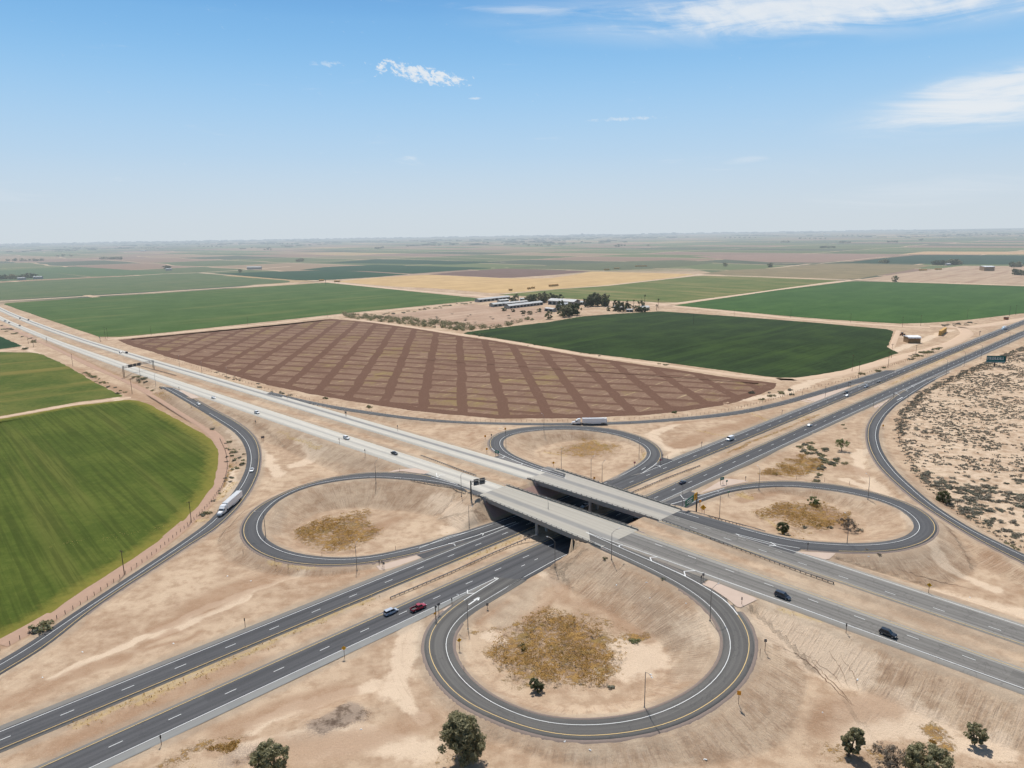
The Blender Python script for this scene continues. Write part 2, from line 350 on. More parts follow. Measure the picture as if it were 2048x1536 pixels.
# ---------------------------------------------------------------- terrain heights
def geo(a, b, first, n):
    k = np.linspace(0, 1, n + 1)[1:]; q = (abs(b - a) / first) ** (1 / n)
    s = np.cumsum(first * 1.32 ** np.arange(n)); s = s / s[-1] * abs(b - a)
    return a + np.sign(b - a) * s
xs = np.r_[np.arange(-200, 262, 1.3)]
xs = np.r_[geo(-560, -24000, 20, 26)[::-1], np.arange(-560, -200, 3.0), xs, np.arange(262, 560, 3.0), geo(560, 24000, 20, 26)]
ys = np.r_[geo(88, -4000, 20, 12)[::-1], np.arange(90, 420, 1.2), np.arange(420, 860, 2.6), geo(860, 26500, 12, 34)]
xs = np.unique(xs); ys = np.unique(ys); NX, NY = len(xs), len(ys)
GX, GY = np.meshgrid(xs, ys); print('terrain grid', NX, NY)
X = GX.ravel(); Y = GY.ravel()
tA = X * uA[0] + Y * uA[1]; mA = X * nA[0] + Y * nA[1]; tb = X * uB[0] + Y * uB[1]; mB = X * nB[0] + Y * nB[1]
near = (X > -620) & (X < 600) & (Y > 80) & (Y < 900)
BIG = 1e3
# highway B: signed lateral distances to the two carriageways
def bandd(m, lo, hi): return np.maximum(np.maximum(lo - m, m - hi), 0)
dB1 = bandd(mB, fB1b(tb) - 1.5, fB1t(tb) + 1.5); dB2 = bandd(mB, fB2b(tb) - 1.5, fB2t(tb) + 1.5)
dB1 = np.where((tb > T0 - 12) & (tb < T1 + 12), bandd(mB, fN_near(tb) - 1, fN_far(tb) + 1), dB1)
dB2 = np.where((tb > T0 - 12) & (tb < T1 + 12), bandd(mB, fS_near(tb) - 1, fS_far(tb) + 1), dB2)
zb = zB(tb)
medB = (mB > fB2t(tb)) & (mB < fB1b(tb))
dA1 = bandd(mA, fA1y(tA) - 1.5, fA1w(tA) + 3); dA2 = bandd(mA, fA2w(tA) - 3, fA2y(tA) + 1.5)
SL = 0.42
fill = np.full(X.shape, -9.0)
for d in (dB1, dB2):
    fill = np.maximum(fill, zb - 0.10 - SL * np.maximum(d - 1.0, 0))
fill = np.where(medB, np.maximum(fill, zb - 0.5 - 0.05 * np.minimum(dB1, dB2)), fill)   # the median is filled
dR = np.full(X.shape, BIG); sR = np.zeros(X.shape); zR = np.zeros(X.shape)
floor = np.zeros(X.shape)
NI = np.where(near)[0]
pave = np.full(X.shape, BIG); pz = np.zeros(X.shape)
off = 0
for k, r in R.items():
    c = r['c']; D, I = dist_poly(X[NI], Y[NI], c)
    d = np.maximum(D - r['hw'][I], 0); z = c[I, 2]
    f = z - 0.10 - SL * np.maximum(d - 1.2, 0)
    fill[NI] = np.maximum(fill[NI], f)
    b = d < dR[NI]; j = NI[b]; tg_ = np.gradient(c[:, :2], axis=0); tg_ /= np.linalg.norm(tg_, axis=1, keepdims=True); pr_ = (X[NI] - c[I, 0]) * tg_[I, 0] + (Y[NI] - c[I, 1]) * tg_[I, 1]; dR[j] = d[b]; sR[j] = I[b] * 1.5 + pr_[b] + off; zR[j] = z[b]; off += 1000
# hollows inside the loops and between the ramps
def blob(px, py, rx, ry, dep):
    c = G(px, py, 0); return dep * np.exp(-(((X - c[0]) / rx) ** 2 + ((Y - c[1]) / ry) ** 2) ** 1.5)
for a in [(1110, 1300, 30, 32, 1.6), (680, 1065, 32, 42, 1.3), (1165, 897, 34, 50, 1.2), (1610, 1035, 34, 42, 1.2), (1595, 940, 26, 26, .8), (1700, 1500, 30, 14, 1.5)]:
    floor -= blob(*a)
floor += (fbm(X, Y, 26, 3) - .5) * 0.5 * near
floor = np.where(near, floor, 0.0)
T = np.maximum(fill, floor)
# highway A lies in the cut: nothing stands above it
cutv = np.minimum(0.78 * np.maximum(mA - 221.3, 0), 12) + 1.25 * np.maximum(171.8 - mA, 0) - 0.12
inter = (tA > 120) & (tA < 320)
T = np.where(inter, np.minimum(T, cutv), T)
medA = (mA > fA2y(tA)) & (mA < fA1y(tA))
T = np.where(medA & ~inter, np.minimum(T, 0.0) - 0.25 + 0.1 * fbm(X, Y, 5, 8), T)
T = np.where((dA1 < .01) | (dA2 < .01), np.minimum(T, -0.12), T)
# under the pavement outside the bridge opening the ground carries it
op = (tb > T0 - 1) & (tb < T1 + 1)
onB = ((dB1 <= 0) | (dB2 <= 0)) & ~op
T = np.where(onB, zb - 0.14, T)
for k, r in R.items():
    c = r['c']; D, I = dist_poly(X[NI], Y[NI], c); inn = (D < r['hw'][I] + 0.9) & ~(op[NI] & ((dB1[NI] <= 0) | (dB2[NI] <= 0)))
    j = NI[inn]; T[j] = np.where((dA1[j] < .01) | (dA2[j] < .01), np.minimum(T[j], c[I[inn], 2] - .14), np.where(onB[j], np.minimum(T[j], c[I[inn], 2] - .14), c[I[inn], 2] - .14))
T = np.where(op & (cutv < 6) & ((dB1 <= 0) | (dB2 <= 0)), np.minimum(T, np.maximum(cutv, -.12)), T)
# small roughness away from pavement
dAll = np.minimum(np.minimum(dR, np.minimum(dB1, dB2)), np.minimum(dA1, dA2))
T += np.where(near, (fbm(X, Y, 3.2, 21, 3) - .5) * 0.22 * sstep(1.5, 9, dAll), 0)
T = np.where(near | (dB1 < 3) | (dB2 < 3) | medB, T, np.minimum(T, 0.35)); T = np.where(near, T, np.where(tb < -600, T, 0.0))
for gp_ in ([(1380,1150),(1403,1163),(1425,1176),(1455,1200),(1478,1222),(1530,1200),(1440,1160)], [(1575,1092),(1591,1103),(1680,1108),(1656,1125)], [(776,944),(848,949.5),(875,952),(862,940),(820,930)], [(950,905),(1000,916),(1010,925),(990,925)], [(350,775),(384,797.5),(410,797),(365,775)]):
    P_ = unp(gp_, zfB); k_ = inside(X, Y, P_); T = np.where(k_, np.maximum(T, zb - .13), T)
FIELD_FLAT = [[(-900,830),(0,838),(150,811),(255,799.5),(280,801.5),(362.5,843.8),(422,879.7),(438.8,915.6),(427,967.7),(364.6,1043),(234.4,1137),(91,1232),(0,1280),(-900,1700)],
 [(236,679.5),(660,637.5),(906,669.5),(1162.6,712),(1350,739),(1553,766),(1500,795),(1348,824),(1150,835.5),(991.7,837),(821,820.5),(620,787),(456,748),(331,712),(255,689)],
 [(926,667),(1094,644.5),(1321,622.5),(1786,662),(1797,706),(1690,740),(1594,755.5),(1519,750.5),(1162.6,704.5)],
 [(-300,705),(67,705),(246,792.5),(0,832),(-300,838)], [(-60,650),(700,560),(947,601.5),(218,676)]]
# a burnt mound at the lower left
mc = G(665, 1435, 0)
q = np.exp(-(((X - mc[0]) * .9 + (Y - mc[1]) * .5) / 13) ** 2 - ((-(X - mc[0]) * .5 + (Y - mc[1]) * .9) / 4.2) ** 2)
T += q * (1.2 + 1.2 * (fbm(X, Y, 4, 33) - .3))
for fp_ in FIELD_FLAT:
    P_ = G(np.array(fp_, float)[:, 0], np.array(fp_, float)[:, 1], 0); k_ = inside(X, Y, P_); T = np.where(k_, np.minimum(T, -.02), T)
TG = T.reshape(NY, NX)
def TH(x, y):
    x = np.asarray(x, float); y = np.asarray(y, float)
    i = np.clip(np.searchsorted(xs, x) - 1, 0, NX - 2); j = np.clip(np.searchsorted(ys, y) - 1, 0, NY - 2)
    fx = np.clip((x - xs[i]) / (xs[i + 1] - xs[i]), 0, 1); fy = np.clip((y - ys[j]) / (ys[j + 1] - ys[j]), 0, 1)
    return (TG[j, i] * (1 - fx) + TG[j, i + 1] * fx) * (1 - fy) + (TG[j + 1, i] * (1 - fx) + TG[j + 1, i + 1] * fx) * fy
def roadz(x, y):
    """height of the pavement (or ground) at a point, for things that stand on the road"""
    p = np.array([x, y]); t = p @ uB; m = p @ nB
    if fS_near(t) <= m <= fS_far(t) + 1 and T0 - 20 < t < T1 + 20: return float(zB(t))
    if fN_near(t) <= m <= fN_far(t) and T0 - 20 < t < T1 + 20: return float(zB(t))
    if fB2b(t) - .5 <= m <= fB2t(t) + .5 or fB1b(t) - .5 <= m <= fB1t(t) + .5: return float(zB(t))
    for r in R.values():
        D, I = dist_poly(np.array([x]), np.array([y]), r['c'])
        if D[0] < r['hw'][I[0]]: return float(r['c'][I[0], 2])
    return float(TH(x, y))
def AT(px, py, road=False):
    z = 0.0
    for _ in range(14):
        p = G(px, py, z); zn = roadz(p[0], p[1]) if road else float(TH(p[0], p[1])); z = z + (zn - z) * .6
    return G(px, py, z)

# ---------------------------------------------------------------- ground tint, as traced patches
ch = {k: np.zeros(X.shape, np.float32) for k in ('weed', 'grey', 'brown', 'pale', 'yellow', 'rill', 'farm', 'burn')}
wx = (fbm(X, Y, 9, 40) - .5); wy = (fbm(X, Y, 9, 50) - .5)
def poly_px(pts): return np.array([AT(*p)[:2] for p in pts])
def patch(c, pts, soft=4, amp=8, val=1.0):
    P = poly_px(pts); lo = P.min(0) - 30; hi = P.max(0) + 30
    k = np.where((X > lo[0]) & (X < hi[0]) & (Y > lo[1]) & (Y < hi[1]))[0]
    x = X[k] + wx[k] * amp; y = Y[k] + wy[k] * amp
    D, _ = dist_poly(x, y, resample(np.vstack([P, P[:1]]), 1.5)); s = np.where(inside(x, y, P), D, -D)
    ch[c][k] = np.maximum(ch[c][k], val * sstep(-soft, soft, s))
def stroke(c, pts, w=3, soft=3, amp=5, val=1.0):
    P = resample(poly_px(pts), 1.5); lo = P.min(0) - 30 - w; hi = P.max(0) + 30 + w
    k = np.where((X > lo[0]) & (X < hi[0]) & (Y > lo[1]) & (Y < hi[1]))[0]
    D, _ = dist_poly(X[k] + wx[k] * amp, Y[k] + wy[k] * amp, P)
    ch[c][k] = np.maximum(ch[c][k], val * (1 - sstep(w - soft, w + soft, D)))
# golden brown dry weeds
patch('weed', [(982,1295),(1012,1262),(1050,1240),(1085,1218),(1150,1235),(1262,1268),(1250,1320),(1208,1374),(1120,1372),(1062,1374),(1008,1348),(972,1312)], 7, 13)
patch('weed', [(586,1064),(650,1036),(700,1028),(748,1018),(735,1045),(768,1060),(706,1104),(640,1107),(606,1092)], 6, 11)
patch('weed', [(1105,899),(1150,880),(1195,876),(1250,890),(1240,905),(1180,914),(1120,908)], 9, 14, 1)
patch('weed', [(1505,1028),(1555,1008),(1640,1004),(1700,1025),(1700,1050),(1612,1066),(1582,1044),(1520,1037)], 8, 13)
patch('weed', [(1515,950),(1555,925),(1600,908),(1640,914),(1650,944),(1598,955)], 6, 9)
stroke('weed', [(1458,906),(1500,885),(1525,876),(1590,849),(1640,828)], 1.5, 1.2, 3)
stroke('weed', [(1862,1455),(1885,1490)], 2.5, 2, 4)
stroke('weed', [(330,1532),(400,1500),(470,1480)], 3, 3, 8, .8); patch('weed', [(860,1490),(905,1470),(950,1490),(940,1540),(860,1540)], 6, 8, .45)
stroke('weed', [(1100,1210),(1030,1250),(960,1262),(935,1262)], 1.2, 1.2, 3, .8)
stroke('weed', [(1150,1225),(1210,1245),(1262,1270)], 2, 2, 3, .7); stroke('weed', [(1262,1278),(1292,1272)], 2, 1.5, 3, .9)
stroke('weed', [(455,930),(440,975)], 3, 2, 4, 1); stroke('weed', [(320,785),(345,800)], 3, 2, 4, .8)
patch('weed', [(1640,1480),(1720,1470),(1960,1500),(2048,1520),(2048,1540),(1640,1540)], 6, 14, .55)
# yellow grass
for p in [[(900,1072),(860,1086),(800,1103),(740,1115)], [(585,1132),(630,1134)], [(545,1128),(560,1133)], [(470,965),(440,1000)], [(385,800),(430,825),(470,848)], [(575,875),(640,895)], [(1465,1092),(1500,1100)], [(1480,985),(1500,995)], [(1560,1218),(1640,1240)], [(1940,1330),(2048,1385)], [(1620,832),(1550,848),(1500,826)], [(1290,905),(1280,935)], [(1090,905),(1130,912)], [(560,862),(575,868)],
          [(1395,862),(1450,872)], [(1520,1030),(1560,1060),(1600,1078)], [(1190,880),(1200,889)], [(745,1118),(800,1108)], [(700,1205),(560,1262),(300,1385),(150,1450)], [(1550,808),(1500,820),(1380,837)], [(1410,800),(1540,770)], [(120,1090),(420,1040)], [(1780,770),(1900,712),(2040,650)], [(270,1410),(560,1275),(740,1195)], [(320,775),(440,850)], [(820,1160),(930,1115),(1040,1075)], [(100,690),(250,760),(330,800)], [(430,752),(600,815)], [(150,690),(60,660)]]:
    stroke('yellow', p, 1.6, 1.8, 4, .75)
stroke('yellow', [(1480,990),(1500,996)], 2, 1, 1, 1)
# darker brown earth
for p, w in [([(15,1405),(130,1360),(230,1325)], 4), ([(270,1300),(340,1262)], 2.2), ([(280,1308),(360,1285),(400,1262)], 1.8), ([(130,730),(200,765),(290,800)], 7), ([(300,805),(420,870),(470,930)], 6), ([(1140,1180),(1075,1215),(1060,1240)], 2.2), ([(1100,1160),(1140,1200)], 4), ([(1010,1200),(960,1240)], 3), ([(1190,1210),(1250,1250),(1290,1270)], 3), ([(300,1260),(420,1215)], 3), ([(745,1060),(790,1040)], 4), ([(1650,1450),(1700,1420),(1780,1410)], 5), ([(1360,890),(1440,860),(1520,838)], 8), ([(1380,885),(1410,868)], 5), ([(1560,975),(1480,1000)], 4), ([(1690,935),(1730,950)], 6), ([(560,1150),(480,1175),(400,1215)], 8), ([(640,1150),(720,1145)], 7), ([(130,1500),(250,1440),(500,1330)], 6), ([(1640,1020),(1700,1060)], 8), ([(900,858),(925,860)], 4), ([(930,873),(945,866)], 2), ([(450,1460),(560,1420),(700,1380)], 5), ([(550,1500),(700,1490),(850,1440)], 6), ([(1980,1115),(2000,1140)], 4), ([(240,705),(330,745),(500,800)], 3), ([(300,790),(330,812),(420,860)], 5), ([(1490,830),(1340,848)], 3)]:
    stroke('brown', p, w, w * .8, 7, .85)
patch('brown', [(1080,1150),(1200,1200),(1290,1265),(1285,1290),(1180,1235),(1090,1210),(1040,1235),(1060,1180)], 6, 10, .6)
# pale sand and worn tracks
for p, w in [([(100,1360),(250,1290),(420,1215),(520,1175),(640,1130)], 2.2), ([(500,1190),(430,1225),(300,1275)], 2), ([(830,1235),(815,1300),(790,1380)], 4), ([(810,1250),(790,1310),(810,1400),(860,1440)], 2), ([(1690,960),(1760,985),(1850,1060),(1890,1130),(1990,1180)], 3), ([(1720,900),(1715,940),(1770,990)], 3.5), ([(1730,1430),(1800,1420),(1850,1450)], 7), ([(1700,1470),(1800,1440),(1900,1480),(1990,1500)], 5), ([(500,1460),(640,1400),(760,1370)], 3), ([(480,1500),(600,1470),(740,1460)], 3), ([(600,1500),(760,1480),(850,1500)], 5), ([(1070,1140),(1120,1180)], 2), ([(980,1265),(1010,1280)], 3), ([(1265,1300),(1230,1340),(1300,1320)], 8), ([(1480,800),(1560,790),(1700,735),(1900,660)], 6), ([(1500,870),(1350,905),(1290,965)], 4), ([(1350,850),(1300,870),(1340,900)], 4), ([(470,1000),(455,940)], 4), ([(1900,1190),(2040,1230)], 6), ([(600,880),(640,905),(590,930)], 5), ([(460,860),(530,910),(560,950)], 4), ([(300,800),(390,860),(445,905),(452,940),(440,975),(400,1020),(330,1075),(200,1160),(60,1240),(0,1275)], 0.1), ([(880,1000),(930,1040),(900,1060)], 6), ([(1420,1250),(1560,1260),(1700,1330)], 10), ([(40,690),(150,745),(250,810)], 4)]:
    stroke('pale', p, w, w * .8, 6, .8)
# pinkish-brown farm track around the near green field
tr = [(0,1290),(91,1243),(169,1190),(234,1149),(300,1105),(366,1053),(405,1015),(432,972),(446,931),(446,900),(436,876),(404,850),(366,828),(305,790),(250,760),(190,735),(120,700),(40,665),(0,650)]
for k in range(1): stroke('brown', [(p[0] + 4, p[1]) for p in tr], 3.5, 1.5, 1.0, .95)
# burnt ground
patch('burn', [(610,1445),(700,1408),(745,1420),(730,1440),(640,1470)], 3, 7); stroke('burn', [(460,1520),(500,1510)], 5, 4, 8, .6)
# desert scrub ground: pale
patch('pale', [(1800,880),(1812,820),(1860,780),(2048,700),(2300,640),(2300,1200),(2048,1085),(1950,1040),(1880,1000),(1830,940)], 4, 6, .5); patch('grey', [(1800,880),(1812,820),(1860,780),(2048,700),(2300,640),(2300,1200),(2048,1085),(1950,1040),(1880,1000),(1830,940)], 8, 14, .5)
# grey gravel by the roads
g1 = np.exp(-np.maximum(dAll - .8, 0) / 3.4); ch['grey'] = (g1 * (0.45 + .8 * fbm(X, Y, 6, 60))).astype(np.float32)
for p, w in [([(1010,1240),(1060,1170),(1180,1130),(1300,1200),(1380,1260)], 7), ([(640,960),(560,1010),(540,1060)], 6), ([(330,800),(440,860),(480,920)], 6), ([(1850,1075),(1880,1050)], 6), ([(1690,1120),(1800,1115),(1870,1085)], 9), ([(600,860),(660,900),(760,930)], 10), ([(940,1150),(1060,1130)], 4), ([(850,1230),(850,1330),(900,1400),(1000,1470),(1180,1490),(1330,1470)], 5), ([(1330,1230),(1400,1300),(1390,1350)], 8), ([(1600,1180),(1760,1240),(1950,1310)], 14), ([(230,740),(60,650)], 4), ([(1440,1060),(1700,1150),(2000,1260)], 2), ([(1000,1140),(1300,1120)], 3)]:
    stroke('grey', p, w, w * .8, 7, .6)
ch['rill'] = np.where(near, np.clip(np.hypot(*np.gradient(TG, ys, xs, edge_order=1)).ravel() * 3.0, 0, 1) * sstep(1, 4, dAll), 0).astype(np.float32)
fp = np.array([AT(*p)[:2] for p in [(-2500,640),(-400,600),(60,606),(600,566),(650,559),(850,545),(1100,530),(1400,545),(1700,560),(2048,567),(2700,590)]]); ch['farm'] = (Y > np.interp(X, *fp[np.argsort(fp[:, 0])].T)).astype(np.float32)
ch['farm'] = np.maximum(ch['farm'], ((Y > 2300)).astype(np.float32))
sd = np.stack([sR, dR, zR], 1).astype(np.float32); sd[~near] = 0
dnear = np.minimum(dB1, dB2) < dR
sd[dnear, 0] = tb[dnear]; sd[dnear, 1] = np.minimum(dB1, dB2)[dnear]
c1 = np.stack([ch['weed'], ch['grey'], ch['brown'], ch['pale']], 1); c2 = np.stack([ch['yellow'], ch['rill'], ch['farm'], ch['burn']], 1)

def m_ground():
    t = NT('desert ground'); P = t.pos()
    a1 = t.n('ShaderNodeAttribute', attribute_name='patches'); a2 = t.n('ShaderNodeAttribute', attribute_name='patchesb')
    weed, grey, brown = t.sep(a1.outputs['Color']); pale = a1.outputs['Alpha']
    yel, rill, farm = t.sep(a2.outputs['Color']); burn = a2.outputs['Alpha']
    n1 = t.noise(P, .035, 5, .6); n2 = t.noise(P, .22, 5, .62); n3 = t.noise(P, 1.4, 4, .6); n4 = t.noise(P, 6.0, 3, .6)
    base = t.mix(t.step(n1, .36, .66), (.352, .240, .156), (.492, .366, .252))
    base = t.mix(t.math('MULTIPLY', t.step(n2, .45, .7), .55), base, (.53, .40, .278))
    base = t.mix(t.math('MULTIPLY', t.step(n2, .52, .34), .55), base, (.285, .18, .108))
    def th(mask, nz, k=.6): return t.step(t.math('ADD', mask, t.math('MULTIPLY', t.math('SUBTRACT', nz, .5), k)), .30, .72)
    base = t.mix(t.math('MULTIPLY', th(pale, n2, .9), .8), base, (.62, .485, .355))
    base = t.mix(t.math('MULTIPLY', t.math('MULTIPLY', brown, th(brown, n2, 1.3)), .72), base, (.285, .17, .10))
    base = t.mix(t.math('MULTIPLY', th(grey, n3, .5), .48), base, (.30, .25, .19))
    # erosion rills run straight down the banks, tyre tracks along them
    s, d, zz = t.sep(t.attr('roadside', 'Vector'))
    rl = t.noise(t.comb(t.math('MULTIPLY', s, 1.5), t.math('MULTIPLY', d, .10)), 1.0, 4, .62)
    rm = t.math('MULTIPLY', t.step(rl, .53, .66), rill)
    base = t.mix(t.math('MULTIPLY', rm, .38), base, (.20, .13, .09))
    base = t.mix(t.math('MULTIPLY', t.math('MULTIPLY', t.step(rl, .46, .36), rill), .45), base, (.50, .38, .28))
    tk = t.noise(t.comb(t.math('MULTIPLY', s, .012), t.math('MULTIPLY', d, .75)), 1.0, 4, .6)
    base = t.mix(t.math('MULTIPLY', t.math('MULTIPLY', t.step(tk, .54, .62), t.math('MULTIPLY', t.step(d, 24.0, 8.0), t.step(n2, .42, .6))), .26), base, (.58, .46, .33))
    base = t.mix(t.math('MULTIPLY', t.math('MULTIPLY', t.step(tk, .46, .38), t.math('MULTIPLY', t.step(d, 24.0, 8.0), t.step(n2, .6, .42))), .26), base, (.29, .205, .14))
    # dry weeds
    wn = t.noise(P, .55, 6, .75); w2 = t.noise(P, 2.6, 4, .7)
    wcol = t.mix(t.step(wn, .40, .62), (.18, .085, .016), (.40, .23, .058))
    wcol = t.mix(t.step(w2, .35, .6), t.mix(.5, wcol, (.07, .04, .012)), wcol)
    wcol = t.mix(t.math('MULTIPLY', t.step(t.noise(P, .12, 3), .52, .62), .45), wcol, (.16, .13, .035))
    wf = t.step(t.math('ADD', weed, t.math('MULTIPLY', t.math('SUBTRACT', t.math('ADD', t.math('MULTIPLY', wn, .45), t.math('ADD', t.math('MULTIPLY', w2, .25), t.math('MULTIPLY', n2, .3))), .5), 6.5)), .55, 1.15)
    wf = t.math('MULTIPLY', wf, t.step(weed, .05, .35))
    base = t.mix(t.math('MULTIPLY', wf, .92), base, wcol)
    yf = t.math('MULTIPLY', th(yel, t.noise(P, .8, 4, .7), 1.6), .45)
    base = t.mix(yf, base, t.mix(w2, (.40, .27, .08), (.50, .38, .16)))
    bf = t.math('MULTIPLY', th(burn, w2, 1.7), .8)
    base = t.mix(bf, base, t.mix(t.step(n2, .40, .52), (.06, .042, .035), t.mix(w2, (.20, .15, .12), (.33, .26, .2))))
    base = t.mix(t.math('MULTIPLY', t.step(n4, .40, .66), .30), base, (.235, .165, .115)); base = t.mix(t.math('MULTIPLY', t.step(t.noise(P, 3.1, 3, .6), .56, .68), .22), base, (.56, .44, .32))
    base = t.mix(t.math('MULTIPLY', t.step(n3, .62, .72), .25), base, (.20, .13, .09))
    # the far plain: a mosaic of fields on the survey grid
    u, v = t.rot(math.radians(43.5))
    ddx = t.math('MULTIPLY', t.math('SUBTRACT', t.noise(P, .0011, 2), .5), 260.0)
    cu = t.math('DIVIDE', t.math('ADD', u, ddx), 395.0); cv = t.math('DIVIDE', t.math('ADD', v, ddx), 790.0)
    wnz = t.n('ShaderNodeTexWhiteNoise', noise_dimensions='2D'); t.set(wnz.inputs['Vector'], t.comb(t.math('FLOOR', cu), t.math('FLOOR', cv)))
    rp = t.n('ShaderNodeValToRGB'); rp.color_ramp.interpolation = 'CONSTANT'
    cols = [(0, (.075, .11, .04)), (.16, (.22, .14, .10)), (.27, (.085, .125, .045)), (.42, (.26, .18, .115)), (.5, (.03, .06, .035)), (.64, (.17, .15, .085)), (.74, (.055, .095, .035)), (.86, (.21, .135, .105)), (.95, (.38, .26, .13))]
    el = rp.color_ramp.elements; el[0].color = (*cols[0][1], 1); el[1].position = cols[1][0]; el[1].color = (*cols[1][1], 1)
    for p_, c_ in cols[2:]: e_ = el.new(p_); e_.color = (*c_, 1)
    t.set(rp.inputs[0], wnz.outputs['Value'])
    fc = t.mix(t.math('MULTIPLY', n1, .5), rp.outputs[0], (.20, .16, .10))
    fr = t.math('MINIMUM', t.math('FRACT', cu), t.math('MULTIPLY', t.math('FRACT', cv), 2.0))
    fc = t.mix(t.step(fr, .05, .035), fc, (.42, .30, .20))
    base = t.mix(farm, base, fc)
    spk = t.noise(P, 2.1, 2, .5); base = t.mix(t.math('MULTIPLY', t.step(spk, .70, .74), .5), base, (.17, .13, .08))
    ln2 = t.noise(t.vm('ADD', P, t.vm('SCALE', t.n('ShaderNodeTexNoise').outputs['Color'], 0.0)), .012, 6, .7, 2.5); base = t.mix(t.math('MULTIPLY', t.step(t.math('ABSOLUTE', t.math('SUBTRACT', ln2, .5)), .012, .004), .0), base, (.60, .48, .35))
    bump = t.math('ADD', t.math('MULTIPLY', n3, .5), t.math('ADD', t.math('MULTIPLY', wf, w2), t.math('MULTIPLY', t.math('MULTIPLY', rl, rill), 1.2)))
    return t.out(base, .95, bump=bump, bstr=.8, bdist=.4, spec=.1)
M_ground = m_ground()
V = np.stack([X, Y, T], 1)
ii = (np.arange(NY - 1)[:, None] * NX + np.arange(NX - 1)[None, :]).ravel()
Fq = np.stack([ii, ii + 1, ii + NX + 1, ii + NX], 1)
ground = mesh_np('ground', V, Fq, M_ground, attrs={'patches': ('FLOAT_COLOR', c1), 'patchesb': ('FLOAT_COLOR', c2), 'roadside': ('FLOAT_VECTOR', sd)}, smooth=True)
tag(ground, kind='structure')
# ---------------------------------------------------------------- pavement
def m_asphalt(name, dark, light, shoulder, lane=4.2, streak=.5, cracks=0.0):
    """uv: u = metres from the middle of the driven width, v = metres along"""
    t = NT(name); uv = t.n('ShaderNodeUVMap', uv_map='UVMap').outputs[0]; u, v, _ = t.sep(uv); P = t.pos()
    au = t.math('ABSOLUTE', u)
    s1 = t.noise(t.comb(t.math('MULTIPLY', u, .55), t.math('MULTIPLY', v, .006)), 1.0, 4, .6)
    s2 = t.noise(t.comb(t.math('MULTIPLY', u, 1.8), t.math('MULTIPLY', v, .025)), 1.0, 3, .6)
    fine = t.noise(P, 3.5, 4, .7); lg = t.noise(P, .06, 3)
    c = t.mix(t.step(s1, .38, .62), dark, light)
    c = t.mix(t.math('MULTIPLY', t.step(s2, .5, .7), streak * .6), c, tuple(x * .62 for x in dark))
    c = t.mix(t.math('MULTIPLY', t.step(lg, .4, .65), .3), c, light)
    pw = t.n('ShaderNodeTexWhiteNoise', noise_dimensions='2D'); t.set(pw.inputs['Vector'], t.comb(t.math('FLOOR', t.math('DIVIDE', t.math('ADD', v, t.math('MULTIPLY', t.math('FLOOR', t.math('DIVIDE', u, 3.7)), 41.0)), 63.0)), t.math('FLOOR', t.math('DIVIDE', u, 3.7))))
    c = t.mix(t.math('MULTIPLY', pw.outputs['Value'], .28), c, tuple(x * 1.45 for x in light))
    tar = t.math('ABSOLUTE', t.math('SUBTRACT', t.noise(t.comb(t.math('MULTIPLY', u, .12), t.math('MULTIPLY', v, .03)), 1.0, 4, .6), .5)); c = t.mix(t.math('MULTIPLY', t.step(tar, .006, .002), .28), c, (.03, .03, .032))
    oil = t.math('ABSOLUTE', t.math('SUBTRACT', t.math('ABSOLUTE', u), 1.85)); c = t.mix(t.math('MULTIPLY', t.step(oil, .9, .2), .38), c, tuple(x * .6 for x in dark))
    sh = t.step(t.math('ADD', au, t.math('MULTIPLY', t.math('SUBTRACT', fine, .5), .3)), lane, lane + .25)
    c = t.mix(t.math('MULTIPLY', sh, .85), c, t.mix(fine, shoulder, tuple(x * 1.25 for x in shoulder)))
    c = t.mix(t.math('MULTIPLY', t.step(fine, .45, .75), .12), c, (.30, .26, .21))
    ec = t.math('MULTIPLY', t.step(t.math('ADD', au, t.math('MULTIPLY', lg, 2.0)), lane + 2.6, lane + 4.0), .35)
    c = t.mix(ec, c, (.36, .28, .2))
    if cracks:
        cn = t.math('ABSOLUTE', t.math('SUBTRACT', t.noise(t.comb(t.math('MULTIPLY', u, .05), t.math('MULTIPLY', v, .11)), 1.0, 3, .5), .5))
        c = t.mix(t.math('MULTIPLY', t.step(cn, .006, .002), cracks), c, (.04, .035, .03))
    return t.out(c, .85, bump=fine, bstr=.2, bdist=.02, spec=.25)
